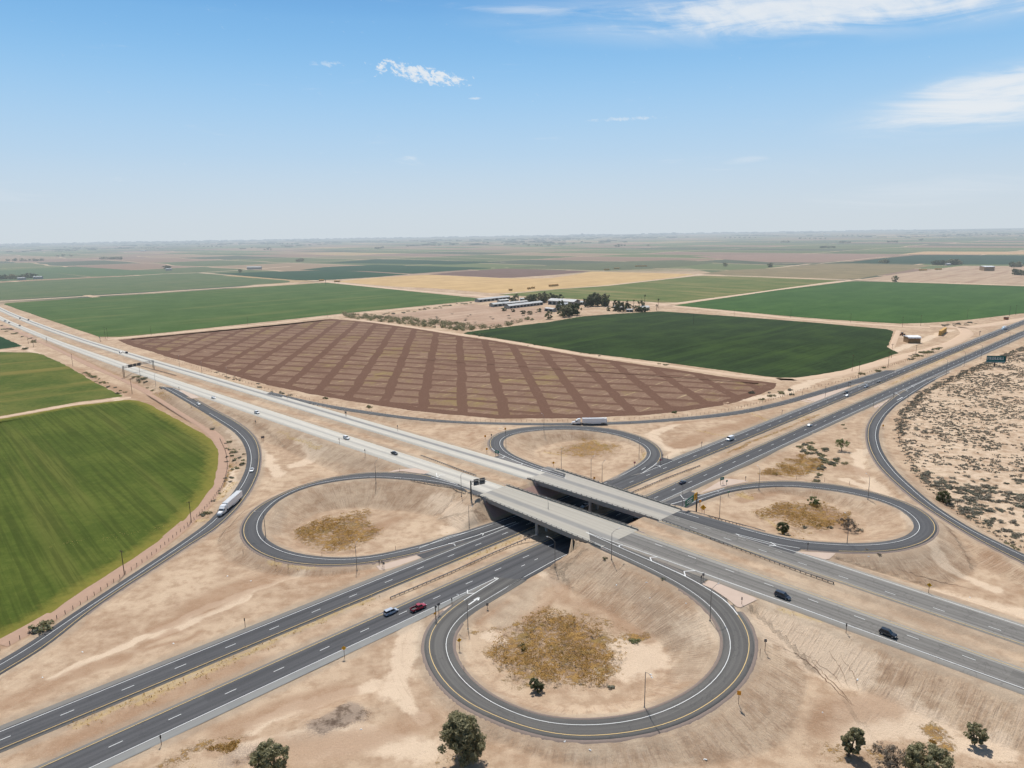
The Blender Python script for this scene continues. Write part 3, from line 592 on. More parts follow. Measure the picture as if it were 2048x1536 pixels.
def m_concrete(name, base=(.52, .49, .44), stain=.6, stain_u=0.0, stain_w=1.6):
    t = NT(name); uv = t.n('ShaderNodeUVMap', uv_map='UVMap').outputs[0]; u, v, _ = t.sep(uv); P = t.pos()
    s1 = t.noise(t.comb(t.math('MULTIPLY', u, .8), t.math('MULTIPLY', v, .007)), 1.0, 4, .6)
    wob = t.math('MULTIPLY', t.math('SUBTRACT', t.noise(t.comb(0.0, t.math('MULTIPLY', v, .01)), 1.0, 2), .5), 1.2)
    c = t.mix(t.step(s1, .35, .65), base, tuple(x * .86 for x in base))
    sd_ = t.math('ABSOLUTE', t.math('SUBTRACT', t.math('ADD', u, wob), stain_u))
    g = t.math('MULTIPLY', t.step(sd_, stain_w + 1.0, stain_w - .9), stain)
    c = t.mix(g, c, t.mix(s1, (.14, .14, .14), (.21, .205, .20)))
    jn = t.math('FRACT', t.math('DIVIDE', v, 4.6)); c = t.mix(t.math('MULTIPLY', t.step(jn, .025, .012), .35), c, (.2, .19, .17))
    ju = t.math('FRACT', t.math('DIVIDE', t.math('ADD', u, 20.0), 3.66)); c = t.mix(t.math('MULTIPLY', t.step(ju, .04, .02), .4), c, (.2, .19, .17))
    pn = t.n('ShaderNodeTexWhiteNoise', noise_dimensions='2D'); t.set(pn.inputs['Vector'], t.comb(t.math('FLOOR', t.math('DIVIDE', v, 4.6)), t.math('FLOOR', t.math('DIVIDE', t.math('ADD', u, 20.0), 3.66))))
    c = t.mix(t.math('MULTIPLY', pn.outputs['Value'], .12), c, (.36, .34, .3))
    return t.out(c, .8, spec=.3)
M_asA = m_asphalt('dark highway asphalt', (.050, .051, .056), (.076, .076, .079), (.15, .14, .125), 4.5)
M_asR = m_asphalt('ramp asphalt', (.052, .053, .058), (.080, .080, .082), (.135, .128, .118), 3.9)
M_asL = m_asphalt('worn loop asphalt', (.070, .068, .065), (.112, .106, .098), (.15, .14, .125), 4.2)
M_asB = m_asphalt('old cracked asphalt', (.112, .106, .098), (.175, .165, .15), (.24, .225, .20), 4.3, .8, .22)
M_asM = m_asphalt('faded merge asphalt', (.11, .108, .105), (.16, .155, .15), (.2, .19, .17), 12)
M_coL = m_concrete('pale highway concrete', (.50, .465, .40), .5, 0.6, .8)
M_coF = m_concrete('stained highway concrete', (.49, .455, .39), .95, 1.3, 1.3)
M_coD = m_concrete('bridge deck concrete', (.37, .34, .29), .8, .5, 1.5)
M_coDS = m_concrete('near bridge deck concrete', (.37, .34, .285), .75, -2.2, 1.6)
M_coP = m_plain('pink paving concrete', (.46, .355, .285), .9, var=.08, scale=.3)
M_coG = m_concrete('grey shoulder concrete', (.205, .205, .195), 0.0)
M_dike = m_plain('asphalt dike', (.20, .155, .13), .9)
M_paintw = m_plain('white road paint', (.66, .66, .64), .6, var=.12, scale=4)
M_painty = m_plain('yellow road paint', (.60, .42, .17), .6, var=.1, scale=4)
M_paintf = m_plain('faded road paint', (.44, .43, .40), .7, var=.12, scale=3)

def strip(name, L, Q, mat, dz=0.0, skirt=1.2, u0=None, kind='structure', parent=None, thick=None):
    """sheet between two 3-D polylines of equal length; skirts run down into the ground"""
    n = len(L); L = L.copy(); Q = Q.copy(); L[:, 2] += dz; Q[:, 2] += dz
    w = np.linalg.norm((L - Q)[:, :2], axis=1)
    v = np.r_[0, np.cumsum(np.linalg.norm(np.diff((L + Q)[:, :2] / 2, axis=0), axis=1))]
    cols = 5; fr = np.linspace(0, 1, cols); V = []; UV = []
    if skirt:
        o = L.copy(); o[:, :2] += (L - Q)[:, :2] / w[:, None] * .5; o[:, 2] -= skirt; V.append(o); UV.append(np.stack([-w / 2 - .6, v], 1))
    for f in fr:
        V.append(L * (1 - f) + Q * f); UV.append(np.stack([w * (f - .5) if u0 is None else w * (f - u0), v], 1))
    if skirt:
        o = Q.copy(); o[:, :2] += (Q - L)[:, :2] / w[:, None] * .5; o[:, 2] -= skirt; V.append(o); UV.append(np.stack([w / 2 + .6, v], 1))
    k = len(V); V = np.stack(V, 1).reshape(-1, 3); UV = np.stack(UV, 1).reshape(-1, 2)
    i = (np.arange(n - 1)[:, None] * k + np.arange(k - 1)[None, :]).ravel(); Fq = np.stack([i, i + 1, i + k + 1, i + k], 1)
    # face up
    a, b, c = V[Fq[0]][:3] if not skirt else V[Fq[2]][:3]
    if np.cross(b - a, c - b)[2] < 0: Fq = Fq[:, ::-1]
    o = mesh_np(name, V, Fq, mat, parent, uv=UV)
    if kind and parent is None: tag(o, kind=kind)
    return o
def arange(a, b, s=4.0): return np.linspace(a, b, max(2, int(abs(b - a) / s) + 1))
tt = np.r_[np.arange(-70, 1300, 5.0), np.arange(1300, 6000, 60.)]
strip('highway_road', PA(tt, fA1y(tt) - 1.3), PA(tt, fA1w(tt) + 2.9), M_asA, 0.0, u0=(1.3 + wA1 / 2) / (wA1 + 4.2))
strip('highway_road', PA(tt, fA2w(tt) - 2.9), PA(tt, fA2y(tt) + 1.3), M_asA, 0.002, u0=(2.9 + wA2 / 2) / (wA2 + 4.2))
ta = arange(-70, 156); strip('shoulder_pavement', PA(ta, fA2w(ta) - 2.95 * sstep(160, 120, ta) - .15), PA(ta, fA2w(ta) - .12), M_coG, .022, skirt=0)
ta = arange(150, 320); strip('auxiliary_lane', PA(ta, fA1w(ta) + .3), PA(ta, np.maximum(gA1(ta) + 1.8, fA1w(ta) + 3)), M_asA, .012)
ta = arange(150, 285); strip('auxiliary_lane', PA(ta, fA2w(ta) - .3), PA(ta, np.minimum(gA2(ta) - 1.8, fA2w(ta) - 3)), M_asA, .012)
# elevated highway: concrete west of the bridges, old asphalt east of them
tl = np.r_[np.arange(-5000, -1700, 80.), np.arange(-1700, T0 - 6, 4.0), T0 - 6]
strip('highway_road', PB(tl, fB1b(tl)), PB(tl, fB1t(tl)), M_coF, .01, 1.5)
strip('highway_road', PB(tl, fB2b(tl)), PB(tl, fB2t(tl)), M_coL, .01, 1.5)
def rampn(k, side='l3'):
    P = R[k][side]; t_ = P[:, :2] @ uB; m_ = P[:, :2] @ nB; n_ = len(P) // 4; o_ = np.argsort(t_[:n_]); return lambda q: np.interp(q, t_[:n_][o_], m_[:n_][o_])
t2e = float(unp([(862,942)], zfB)[0, :2] @ uB); ts = arange(t2e, T0 - 6)
n2 = rampn('r2'); strip('merge_pavement', PB(ts, fB2b(ts) + .3), PB(ts, np.minimum(n2(ts) - .8, fB2b(ts))), M_asR, .006, 0)
ts = arange(T0 - 12, T0 - 6, 2); strip('merge_pavement', PB(ts, fB2b(ts) + .1), PB(ts, fS_near(ts) + .0), M_asR, .03, 1.0)
t3e = float(unp([(988,914)], zfB)[0, :2] @ uB); ts = arange(t3e, T0 - 6)
n3 = rampn('r3'); strip('merge_pavement', PB(ts, fB1t(ts) - .3), PB(ts, np.maximum(n3(ts) + .8, fB1t(ts))), M_asM, .006, 0)
ts = arange(T0 - 12, T0 - 6, 2); strip('merge_pavement', PB(ts, fB1t(ts) - .2), PB(ts, fN_far(ts) - .0), M_asM, .03, 1.0)
tr_ = np.r_[T1 + 5, np.arange(T1 + 9, 320, 4.0)]
strip('highway_road', PB(tr_, fB1b(tr_)), PB(tr_, fB1t(tr_)), M_asB, .01, 1.5)
strip('highway_road', PB(tr_, fB2b(tr_)), PB(tr_, fB2t(tr_)), M_asB, .01, 1.5)
n7 = rampn('r7'); t7e = float(unp([(1404,1166)], zfB)[0, :2] @ uB); ts = arange(T1 + 5, t7e, 2)
strip('merge_pavement', PB(ts, fB2b(ts) + .3), PB(ts, np.minimum(n7(ts) - .5, fB2b(ts))), M_asL, .006, 0)
ts = arange(T1 + 5, T1 + 9, 2); strip('merge_pavement', PB(ts, fB2b(ts) + .3), PB(ts, fS_near(ts)), M_asL, .03, 1.0)
n5 = rampn('r5'); t5e = float(unp([(1598,1101)], zfB)[0, :2] @ uB); ts = arange(T1 + 5, t5e, 2)
strip('merge_pavement', PB(ts, fB1t(ts) - 3.9), PB(ts, np.maximum(n5(ts) + .5, fB1t(ts))), M_asR, .014, 0)
q5 = R['r5']['Ro'][:26]; tq = np.r_[T1 + 5, q5[:, :2] @ uB]; nq = np.r_[float(fN_far(T1)), q5[:, :2] @ nB]; t5f = float(unp([(1490,1076)], zfB)[0, :2] @ uB)
ts = arange(T1 + 5, t5f, 2); strip('merge_pavement', PB(ts, fB1t(ts) - 3.9), PB(ts, np.interp(ts, tq, nq)), M_asR, .018, 1.2)
ts = arange(T1 + 5, T1 + 12, 2); strip('merge_pavement', PB(ts, fB1t(ts) - 3.9), PB(ts, fN_far(T1) - (ts - T1) * .02), M_asR, .03, 1.0)
for k, r in R.items():
    L = r['Lo']; Ro = r['Ro']; _, i = dist_poly(L[:, 0], L[:, 1], Ro); i = np.maximum.accumulate(i.astype(int))
    li = np.arange(len(L)); pre = np.arange(0, i[0], 3); post = np.arange(i[-1] + 1, len(Ro), 3)
    L, Q = L[np.r_[np.zeros(len(pre), int), li, np.full(len(post), len(L) - 1)]], Ro[np.r_[pre, i, post]]
    strip('ramp_road', L, Q, M_asL if k == 'r7' else M_asR, .024, 1.3)
    if k in ('r7', 'r1', 'r6', 'r5', 'r2', 'r3'):
        s = r['sgn']; a = offset(r['Lo'], -s * .0); b = offset(r['Lo'], -s * (.55 if k != 'r7' else .7))
        m = len(a); sl = slice(int(m * .1), int(m * .9)); a[:, 2] += .03; b[:, 2] += -.02
        strip('asphalt_dike', a[sl], b[sl], M_dike, .0, .3)
        if k in ('r7',):
            a = r['Ro'].copy(); b = offset(r['Ro'], s * .4); a[:, 2] += .12; b[:, 2] += .12; m = len(a); sl = slice(int(m * .18), int(m * .85)); strip('asphalt_dike', a[sl], b[sl], M_dike, .0, .35)
# ---------------------------------------------------------------- painted markings
def line3(P, w, mat_list, mb, dz=.075):
    a = offset(P, w / 2); b = offset(P, -w / 2)
    vs = []; fs = []
    for i in range(len(P)): vs += [(a[i, 0], a[i, 1], a[i, 2] + dz), (b[i, 0], b[i, 1], b[i, 2] + dz)]
    fs = [(2 * i + 1, 2 * i + 3, 2 * i + 2, 2 * i) for i in range(len(P) - 1)]
    mb.add(vs, fs, mat_list)
mk = MB()   # 0 white 1 yellow 2 faded
def ln(P, w=.22, m=0): line3(resample(np.asarray(P, float), 3.0), w, m, mk)
def dash(P, phase, per=14.63, ln_=3.9, w=.2, m=0):
    Q = resample(np.asarray(P, float), .65); n = int(ln_ / .65); p = int(round(per / .65)); k0 = int(phase / .65)
    d = np.arange(len(Q)) * (np.linalg.norm(np.diff(Q[:, :2], axis=0), axis=1).mean())
    s = (d - phase) % per; run = s < ln_
    i = 0
    while i < len(Q):
        if run[i]:
            j = i
            while j + 1 < len(Q) and run[j + 1]: j += 1
            if j - i >= 3: line3(Q[[i, (i + j) // 2, j]], w, m, mk)
            i = j + 1
        else: i += 1
tA_ = arange(-70, 1250, 5)
ln(PA(tA_, fA1y(tA_)), .2, 1); ln(PA(tA_, fA2y(tA_)), .2, 1)
def upto(a, b): return arange(a, b, 5)
t_g1 = float(G(1032, 1043.5)[:2] @ uA); t_g2 = float(G(1282, 948)[:2] @ uA); t_g3 = float(G(997.6, 1156.8)[:2] @ uA); t_g4 = float(G(1331, 1007.8)[:2] @ uA)
for a, b in ((-70, t_g1), (t_g2, 1250)): ln(PA(upto(a, b), fA1w(upto(a, b))), .21)
for a, b in ((-70, t_g3), (t_g4, 1250)): ln(PA(upto(a, b), fA2w(upto(a, b))), .21)
dash(PA(tA_, (fA1y(tA_) + fA1w(tA_)) / 2), float(G(122, 1436.6)[:2] @ uA + 70) - 14.63 * 5)
dash(PA(tA_, (fA2y(tA_) + fA2w(tA_)) / 2 + .2), float(G(334, 1440)[:2] @ uA + 70) - 14.63 * 5)
dash(PA(upto(t_g1 + 2, t_g2 - 2), fA1w(upto(t_g1 + 2, t_g2 - 2))), 3, 7.3, 2.2); dash(PA(upto(t_g3 + 2, t_g4 - 2), fA2w(upto(t_g3 + 2, t_g4 - 2))), 3, 7.3, 2.2)
ta = arange(150, 320); ln(PA(ta[ta < 283], gA1(ta[ta < 283])), .22); ln(PA(upto(158, 281), gA2(upto(158, 281))), .22)
# elevated highway
th_ = arange(-1600, T0 - 6); te = arange(T1 + 5, 300, 4)
ln(PB(te, fB1b(te) + 1.0), .2, 1); ln(PB(te, fB2t(te) - 1.2), .2, 1)
t7 = float(unp([(1403, 1145.4)], zfB)[0, :2] @ uB); t5 = float(unp([(1601, 1107)], zfB)[0, :2] @ uB)
te2 = arange(t5, 300); ln(PB(te2, fB1t(te2) - 1.7), .24); te3 = arange(t7, 300); ln(PB(te3, fB2b(te3) + 2.9), .26)
for P_ in ([(1172,1064.6),(1246.4,1090.6),(1315.4,1114.3),(1391,1141.4),(1403,1145.4)], [(1476.6,1072),(1552,1092),(1601.6,1107)], [(1471,1068),(1554.7,1089),(1599,1096.5)], [(1172,1064.6),(1238.5,1094.5),(1303.6,1122.5),(1371,1152)]): ln(unp(P_, zfB), .24)
yc = fB2t(te) - 1.2 - 3.9; dash(PB(te, yc), float(unp([(1307, 1087)], zfB)[0, :2] @ uB - te[0]) % 14.63)
yc = fB1b(te) + 1.0 + 3.7; dash(PB(te, yc), float(unp([(1770, 1178)], zfB)[0, :2] @ uB - te[0]) % 14.63)
yc = fB1b(arange(T1 + 5, -100)) + 8.2; dash(PB(arange(T1 + 5, -100), yc), 2, 14.63, 3.5, .18, 2)
ln(PB(th_, fB1b(th_) + 1.2), .15, 2); ln(PB(th_, fB1t(th_) - 2.6), .15, 2); ln(PB(th_, fB2b(th_) + 2.6), .15, 2); ln(PB(th_, fB2t(th_) - 1.2), .15, 2)
td = arange(T0 - 6, T1 + 5); ln(PB(td, fB2t(td) - 1.4), .12, 2); ln(PB(td, fS_near(td) + 1.6), .14, 2); ln(PB(td, fN_far(td) - 1.6), .16, 2); ln(PB(td, fN_near(td) + 1.4), .14, 2)
for r0, c0 in ((fB1b, 6.2), (fB2b, 6.6)): dash(PB(th_, r0(th_) + c0), 3, 14.63, 3.7, .14, 2)
# ramps
yel = {'r1': (.06, 1), 'r2': (.07, .83), 'r3': (.24, .93), 'r4': (.08, .86), 'r5': (.15, .86), 'r6': (.11, 1), 'r7': (.28, .93)}
for k, r in R.items():
    L = r['l3']; n = len(L); a, b = yel[k]; i, j = int(a * n), int(b * n)
    if k != 'r4': ln(L[i:j], .19, 1)
    if k == 'r4': ln(L[i:j], .12, 2); ln(r['r3'], .12, 2); continue
    if i > 3 and k != 'r5' and k != 'r7': ln(L[:i + 1], .3)
    if j < n - 3: ln(L[j - 1:], .3)
    if k == 'r7': ln(L[int(.12 * n):i + 1], .32)
    Q = r['r3']; ln(Q, .18)
def chev(pts, zf=z0, w=.34, m=0):
    W = unp(pts, zf)
    for i in range(len(W) - 1): line3(resample(W[i:i + 2], n=3), w, m, mk)
for c in [[(935,1180),(935,1187),(949,1186.8)], [(989,1155),(990,1158.5),(997,1157)], [(907,1087.5),(911,1092)], [(897,1087),(909,1088),(910,1092)], [(961,1067),(967,1067),(965,1071)], [(1311,930.5),(1318,931),(1321,934.5)], [(1361,990),(1367,998),(1379,998)], [(1384,981),(1387,982)], [(1699,769),(1714,768),(1725,770)], [(1728,764.5),(1734,762),(1741,764.5)], [(1790,785.5),(1800,791)], [(1805,778),(1816,782.5)], [(1822,771),(1829,774.5)]]: chev(c)
for c in [[(1239,1094),(1238,1091),(1245,1090.5)], [(1303,1122),(1300,1115),(1315,1114)], [(1371,1153),(1368,1143),(1390,1141.5)], [(1541,1084.5),(1552,1091.5),(1538,1092)], [(1472,1068),(1478,1071)], [(873,946),(874,955),(880,950),(890,950)], [(1010,912),(1005,916),(995,916.5)], [(1044,926.5),(1044,929),(1032,929.5)], [(1083,940),(1083,942),(1075,942.5)]]: chev(c, zfB)
W = AT(937, 1210, True), AT(958, 1195, True)
chev([(937,1210),(953,1199)], z0, .5); chev([(948,1200.5),(958,1195),(956,1201)], z0, .6)
chev([(1794,800.5),(1802,796.5)], z0, .5); chev([(1800,797),(1805,795)], z0, .9); chev([(1283,940),(1291,935)], z0, .3)
ln(unp([(1348,1021.5),(1370,1028),(1397,1035.5)], zfB), .2)
mo = mk.build('road_marking', [M_paintw, M_painty, M_paintf]); tag(mo, kind='structure')
# pinkish paved aprons at the gores
for pts, zf in ([[(1403,1168),(1420,1160),(1517,1198),(1478,1217),(1455,1198),(1425,1178)], zfB], [[(1591,1103),(1672,1106),(1656,1120.5),(1625,1112)], zfB], [[(752,1132),(850,1106),(852,1112),(790,1134),(760,1141)], z0], [[(872,1232),(900,1209),(916,1204),(913,1210),(890,1229),(880,1240)], z0], [[(1398,987),(1435,965),(1452,957),(1500,962),(1458,971)], z0], [[(1600,801),(1690,775),(1704,773),(1625,807)], z0], [[(1745,814),(1788,791),(1795,793),(1770,808),(1760,818)], z0], [[(358,781),(384,797.5),(400,795),(365,780)], zfB], [[(776,944.5),(800,942),(848,948),(862,943.5),(830,936),(790,940)], zfB], [[(1315,929),(1324,924),(1345,918),(1322,930)], z0]):
    W = unp(pts, zf) if zf is zfB else np.array([AT(*p) for p in pts]); mb = MB()
    P_ = resample(np.vstack([W, W[:1]]), 2.0)[:-1]; c_ = P_.mean(0)
    rg = [P_ * k_ + c_ * (1 - k_) for k_ in (1, .75, .5, .25, .05)]; V_ = np.vstack(rg); zt_ = TH(V_[:, 0], V_[:, 1])
    V_[:, 2] = np.where(np.abs(V_[:, 2] - zt_) < 1.0, np.maximum(V_[:, 2], zt_) + .03, zt_ + .05); n_ = len(P_)
    mb.add([tuple(v_) for v_ in V_], [(k_ * n_ + i_, k_ * n_ + (i_ + 1) % n_, (k_ + 1) * n_ + (i_ + 1) % n_, (k_ + 1) * n_ + i_) for k_ in range(4) for i_ in range(n_)] + [tuple(range(4 * n_, 5 * n_))])
    o = mb.build('paved_gore', M_coP); tag(o, kind='structure')
    bm = bmesh.new(); bm.from_mesh(o.data); bmesh.ops.recalc_face_normals(bm, faces=bm.faces)
    if bm.faces[0].normal.z < 0: bmesh.ops.reverse_faces(bm, faces=bm.faces)
    bm.to_mesh(o.data); bm.free()

# gullies cut by rain into the banks
M_gul = m_plain('gully earth', (.16, .10, .065), .95, var=.3, scale=1.5)
for pts, w_ in (([(1556,1293),(1575,1299),(1594,1310),(1613,1322),(1633,1338),(1650,1357),(1670,1378),(1690,1398),(1707,1411)], .5), ([(1624,1322),(1640,1336),(1656,1358),(1672,1370),(1692,1392),(1708,1411)], .45), ([(1789,1136),(1806,1140),(1830,1150),(1864,1158.5),(1888,1166),(1911,1170),(1940,1178),(1962,1181)], .38), ([(1600,1298),(1640,1332),(1668,1348),(1690,1378)], .22), ([(1660,1300),(1685,1345),(1700,1376)], .25), ([(1683,1310),(1708,1350),(1720,1382)], .22)):
    W = np.array([AT(*p) for p in pts]); W = resample(W, 1.1); W[:, :2] += np.random.RandomState(2).normal(scale=.22, size=(len(W), 2)); W[:, 2] = TH(W[:, 0], W[:, 1]) + .05
    k_ = .6 * w_ * np.clip(np.sin(np.linspace(.15, 3.0, len(W))), .25, 1) * np.random.RandomState(6).uniform(.6, 1.3, len(W))
    strip('erosion_gully', offset(W, k_ / 2), offset(W, -k_ / 2), M_gul, 0, 0)
# ---------------------------------------------------------------- overpass bridges
M_gird = m_plain('weathered bridge concrete', (.33, .30, .27), .9, var=.2, scale=.4)
M_wall = m_plain('abutment concrete', (.40, .32, .29), .9, var=.15, scale=.5)
M_pave_s = m_plain('reddish slope paving', (.36, .235, .195), .9, var=.12, scale=.7)
M_steel = m_plain('dull galvanised steel', (.22, .215, .205), .55, metal=.5, var=.2)
M_dark = m_plain('dark steel', (.05, .048, .045), .6, metal=.3)
M_wood = m_plain('weathered timber', (.10, .075, .055), .9, var=.25)
M_parap = m_plain('parapet concrete', (.30, .275, .235), .9, var=.2, scale=1.2)
tdk = np.linspace(T0 - 6, T1 + 5, 19)
def make_bridge(label, fn, ff, mdeck, near):
    root = empty('overpass_bridge', (*PB(np.array([(T0 + T1) / 2]), float(fn(-200)))[0][:2], 0))
    tag(root, label, 'bridge'); off = Vector(root.location)
    def sub(V): V = np.asarray(V, float).copy(); V[..., 0] -= off.x; V[..., 1] -= off.y; return V
    lo, hi = fn(tdk) , ff(tdk)
    o = strip('deck', sub(PB(tdk, lo)), sub(PB(tdk, hi)), mdeck, .016, 0, kind=None, parent=root)
    # girders: box with a slight overhang and a haunch line
    mb = MB(); n = len(tdk)
    sec = [(-.25, -.02), (-.25, -.42), (.55, -.62), (.7, -1.95)]
    rings = []
    for i in range(n):
        L = PB(tdk[i:i + 1], lo[i])[0]; Q = PB(tdk[i:i + 1], hi[i])[0]; r = []
        for a, b in sec: p = L.copy(); p[:2] += nB * a; p[2] += b; r.append(tuple(sub(p)))
        for a, b in sec[::-1]: p = Q.copy(); p[:2] -= nB * a; p[2] += b; r.append(tuple(sub(p)))
        rings.append(r)
    mb.loft(rings[1:-1]); mb.build('girder', M_gird, root)
    for s, f in ((1, lo), (-1, hi)):
        # parapet kerb with steel rail on short posts
        mb = MB(); rr = []
        for i in range(n):
            p = PB(tdk[i:i + 1], f[i])[0]; r = []
            for a, b in ((-.28, -.3), (-.28, .55), (-.02, .55), (.12, .02), (.12, -.3)):
                q = p.copy(); q[:2] += nB * a * s; q[2] += b; r.append(tuple(sub(q)))
            rr.append(r)
        mb.loft(rr); pr = mb.build('parapet', M_parap, root)
        rl = MB(); ext = tdk
        for i in range(n - 1):
            a = PB(ext[i:i + 1], f[i])[0]; b = PB(ext[i + 1:i + 2], f[i + 1])[0]
            for q in (a, b): q[:2] -= nB * .12 * s; q[2] += 1.0
            rl.tube(sub(a), sub(b), .07, n=6, caps=False)
        rl.build('rail', M_steel, pr)
        pm = MB(); pm.box((0, 0, .22), (.22, .30, .5)); first = None
        for t_ in np.arange(T0 - 4, T1 + 4, 2.9):
            p = PB(np.array([t_]), float(fn(t_) if s == 1 else ff(t_)))[0]; p[:2] -= nB * .12 * s; p = sub(p)
            if first is None: first = pm.build('rail_post', M_steel, pr); c = first
            else: c = first.copy(); link(c, pr)
            c.location = (p[0], p[1], p[2] + .5); c.rotation_euler = (0, 0, thB)
    # pier: a row of round columns with a cap in the median of the lower road
    tm = float(PA(np.array([200.]), (fA1y(200) + fA2y(200)) / 2)[0][:2] @ uB)
    for m in np.linspace(fn(tm) + 1.6, ff(tm) - 1.6, 4):
        # follow the lower road's median
        best = min(np.arange(T0, T1, .5), key=lambda t: abs(float((uB * t + nB * m) @ nA) - 196.0))
        p = sub(PB(np.array([best]), m)[0]); mb = MB(); mb.tube((p[0], p[1], -.4), (p[0], p[1], p[2] - 1.9), .68, n=14); mb.build('pier_column', M_gird, root)
    for te, sg in ((T0, 1), (T1, -1)):
        mb = MB(); a = fn(te) + .1; b = ff(te) - .1
        for m0, m1 in ((a, b),):
            P0 = sub(PB(np.array([te - sg * 1.2]), m0)[0]); P1 = sub(PB(np.array([te - sg * 1.2]), m1)[0]); P2 = sub(PB(np.array([te + sg * .2]), m1)[0]); P3 = sub(PB(np.array([te + sg * .2]), m0)[0])
            mb.add([(*P0[:2], 2.6), (*P1[:2], 2.6), (*P2[:2], 2.6), (*P3[:2], 2.6), (*P0[:2], P0[2] - .05), (*P1[:2], P1[2] - .05), (*P2[:2], P2[2] - .05), (*P3[:2], P3[2] - .05)],
                   [(0, 1, 2, 3), (4, 7, 6, 5), (0, 4, 5, 1), (1, 5, 6, 2), (2, 6, 7, 3), (3, 7, 4, 0)])
        ab = mb.build('abutment', M_wall, root)
        for f, s in ((fn, 1), (ff, -1)):     # wing walls
            mb = MB(); q = []
            for t_, h0 in ((te + sg * .25, 3.2), (te - sg * 8.5, .9)):
                for w_ in (-.32, -.02):
                    p = sub(PB(np.array([t_]), float(f(te)) + s * w_)[0]); q += [(p[0], p[1], p[2] - h0), (p[0], p[1], p[2] + .02)]
            mb.add(q, [(0, 1, 3, 2), (4, 6, 7, 5), (0, 4, 5, 1), (2, 3, 7, 6), (1, 5, 7, 3), (0, 2, 6, 4)]); mb.build('wing_wall', M_wall, root)
    return root
make_bridge('nearer concrete overpass bridge carrying the pale carriageway over the dark highway', fS_near, fS_far, M_coDS, True)
make_bridge('farther concrete overpass bridge beyond the sandy median', fN_near, fN_far, M_coD, False)
# paved slopes under and between the bridges
for sg, te, m0, m1, nm in ((1, T0, float(fS_near(T0)) - 1.0, float(fN_far(T0)) + 3, 'w'), (-1, T1, float(fS_near(T1)) - 1, float(fN_far(T1)) + 2, 'e')):
    ms = np.linspace(m0, m1, 40); ks = np.linspace(0, 1, 12); V = []
    for m in ms:
        # from the abutment top down to the highway shoulder
        p = uB * te + nB * m
        if sg == 1: end = 221.6; st = 228.2
        else: end = 171.6; st = 167.6
        for k in ks:
            mm = st + (end - st) * k; ta_ = float(p @ uA); q = uA * ta_ + nA * mm
            V.append((q[0], q[1], float(TH(q[0], q[1])) * 0 + max(.02, (0.78 * max(mm - 221.3, 0) if sg == 1 else 1.25 * max(171.8 - mm, 0)) + .05)))
    nn = len(ks); i = (np.arange(len(ms) - 1)[:, None] * nn + np.arange(nn - 1)[None, :]).ravel(); Fq = np.stack([i, i + 1, i + nn + 1, i + nn], 1)
    V = np.array(V); a, b, c = V[Fq[0][:3]]
    if np.cross(b - a, c - b)[2] < 0: Fq = Fq[:, ::-1]
    o = mesh_np('slope_paving', V, Fq, M_pave_s); tag(o, kind='structure')
# ---------------------------------------------------------------- guardrails
GR = [
 ([(780.8,1198),(850,1169),(915,1141),(980,1111),(1042.7,1084),(1076,1071)], 'long median guardrail left of the bridges on the dark highway', .0),
 ([(1048,1076.6),(1060,1071.5)], 'short stub of guardrail beside the bridge pier', .0),
 ([(1262,987.5),(1328,959.5),(1399.7,933)], 'median guardrail just beyond the farther bridge', .0),
 ([(1325,1042),(1344,1049),(1415.6,1075.5),(1484,1102),(1570,1134),(1667,1168)], 'longest guardrail running right along the sandy median of the elevated road', .0),
 ([(1347,1015),(1392,1027),(1437.5,1039.5),(1485,1052),(1529.7,1065)], 'thin guardrail along the start of the right loop ramp', .0),
 ([(842,912.6),(880,926),(920,941.5),(952,952.5)], 'guardrail on the median side before the nearer bridge', .0),
 ([(822,962),(865.6,968.8),(920,981),(957,994.5)], 'guardrail on the outer curve of the left loop ramp by the nearer bridge', .0),
 ([(275,731.5),(315,742),(352,751.5)], 'distant guardrail under the sign gantry', .0),
 ([(1126,942.7),(1131,945)], 'short guardrail end at the far corner of the farther bridge', .0)]
def guardrail(pts, label):
    W = smooth_curve(np.array([AT(p[0], p[1], True) for p in pts]), 1.9, 5); o = Vector(W[0]); root = empty('guardrail', o); tag(root, label, 'guardrail', 'steel guardrails on timber posts')
    N = normals(W); W = W - np.array(o)
    for s in (-1, 1):
        rings = []
        for i in range(len(W)):
            r = []
            for a, b in ((.10, .42), (.17, .50), (.10, .58), (.17, .66), (.10, .74), (.06, .74), (.06, .42)):
                r.append((W[i, 0] + N[i, 0] * a * s, W[i, 1] + N[i, 1] * a * s, W[i, 2] + b + .05))
            rings.append(r)
        mb = MB(); mb.loft(rings); mb.build('rail_beam', M_steel, root)
    pm = MB(); pm.box((0, 0, .35), (.2, .2, .95)); f = None
    for i in range(len(W)):
        if f is None: f = pm.build('post', M_wood, root); c = f
        else: c = f.copy(); link(c, root)
        c.location = tuple(W[i])
for p, l, _ in GR: guardrail(p, l)
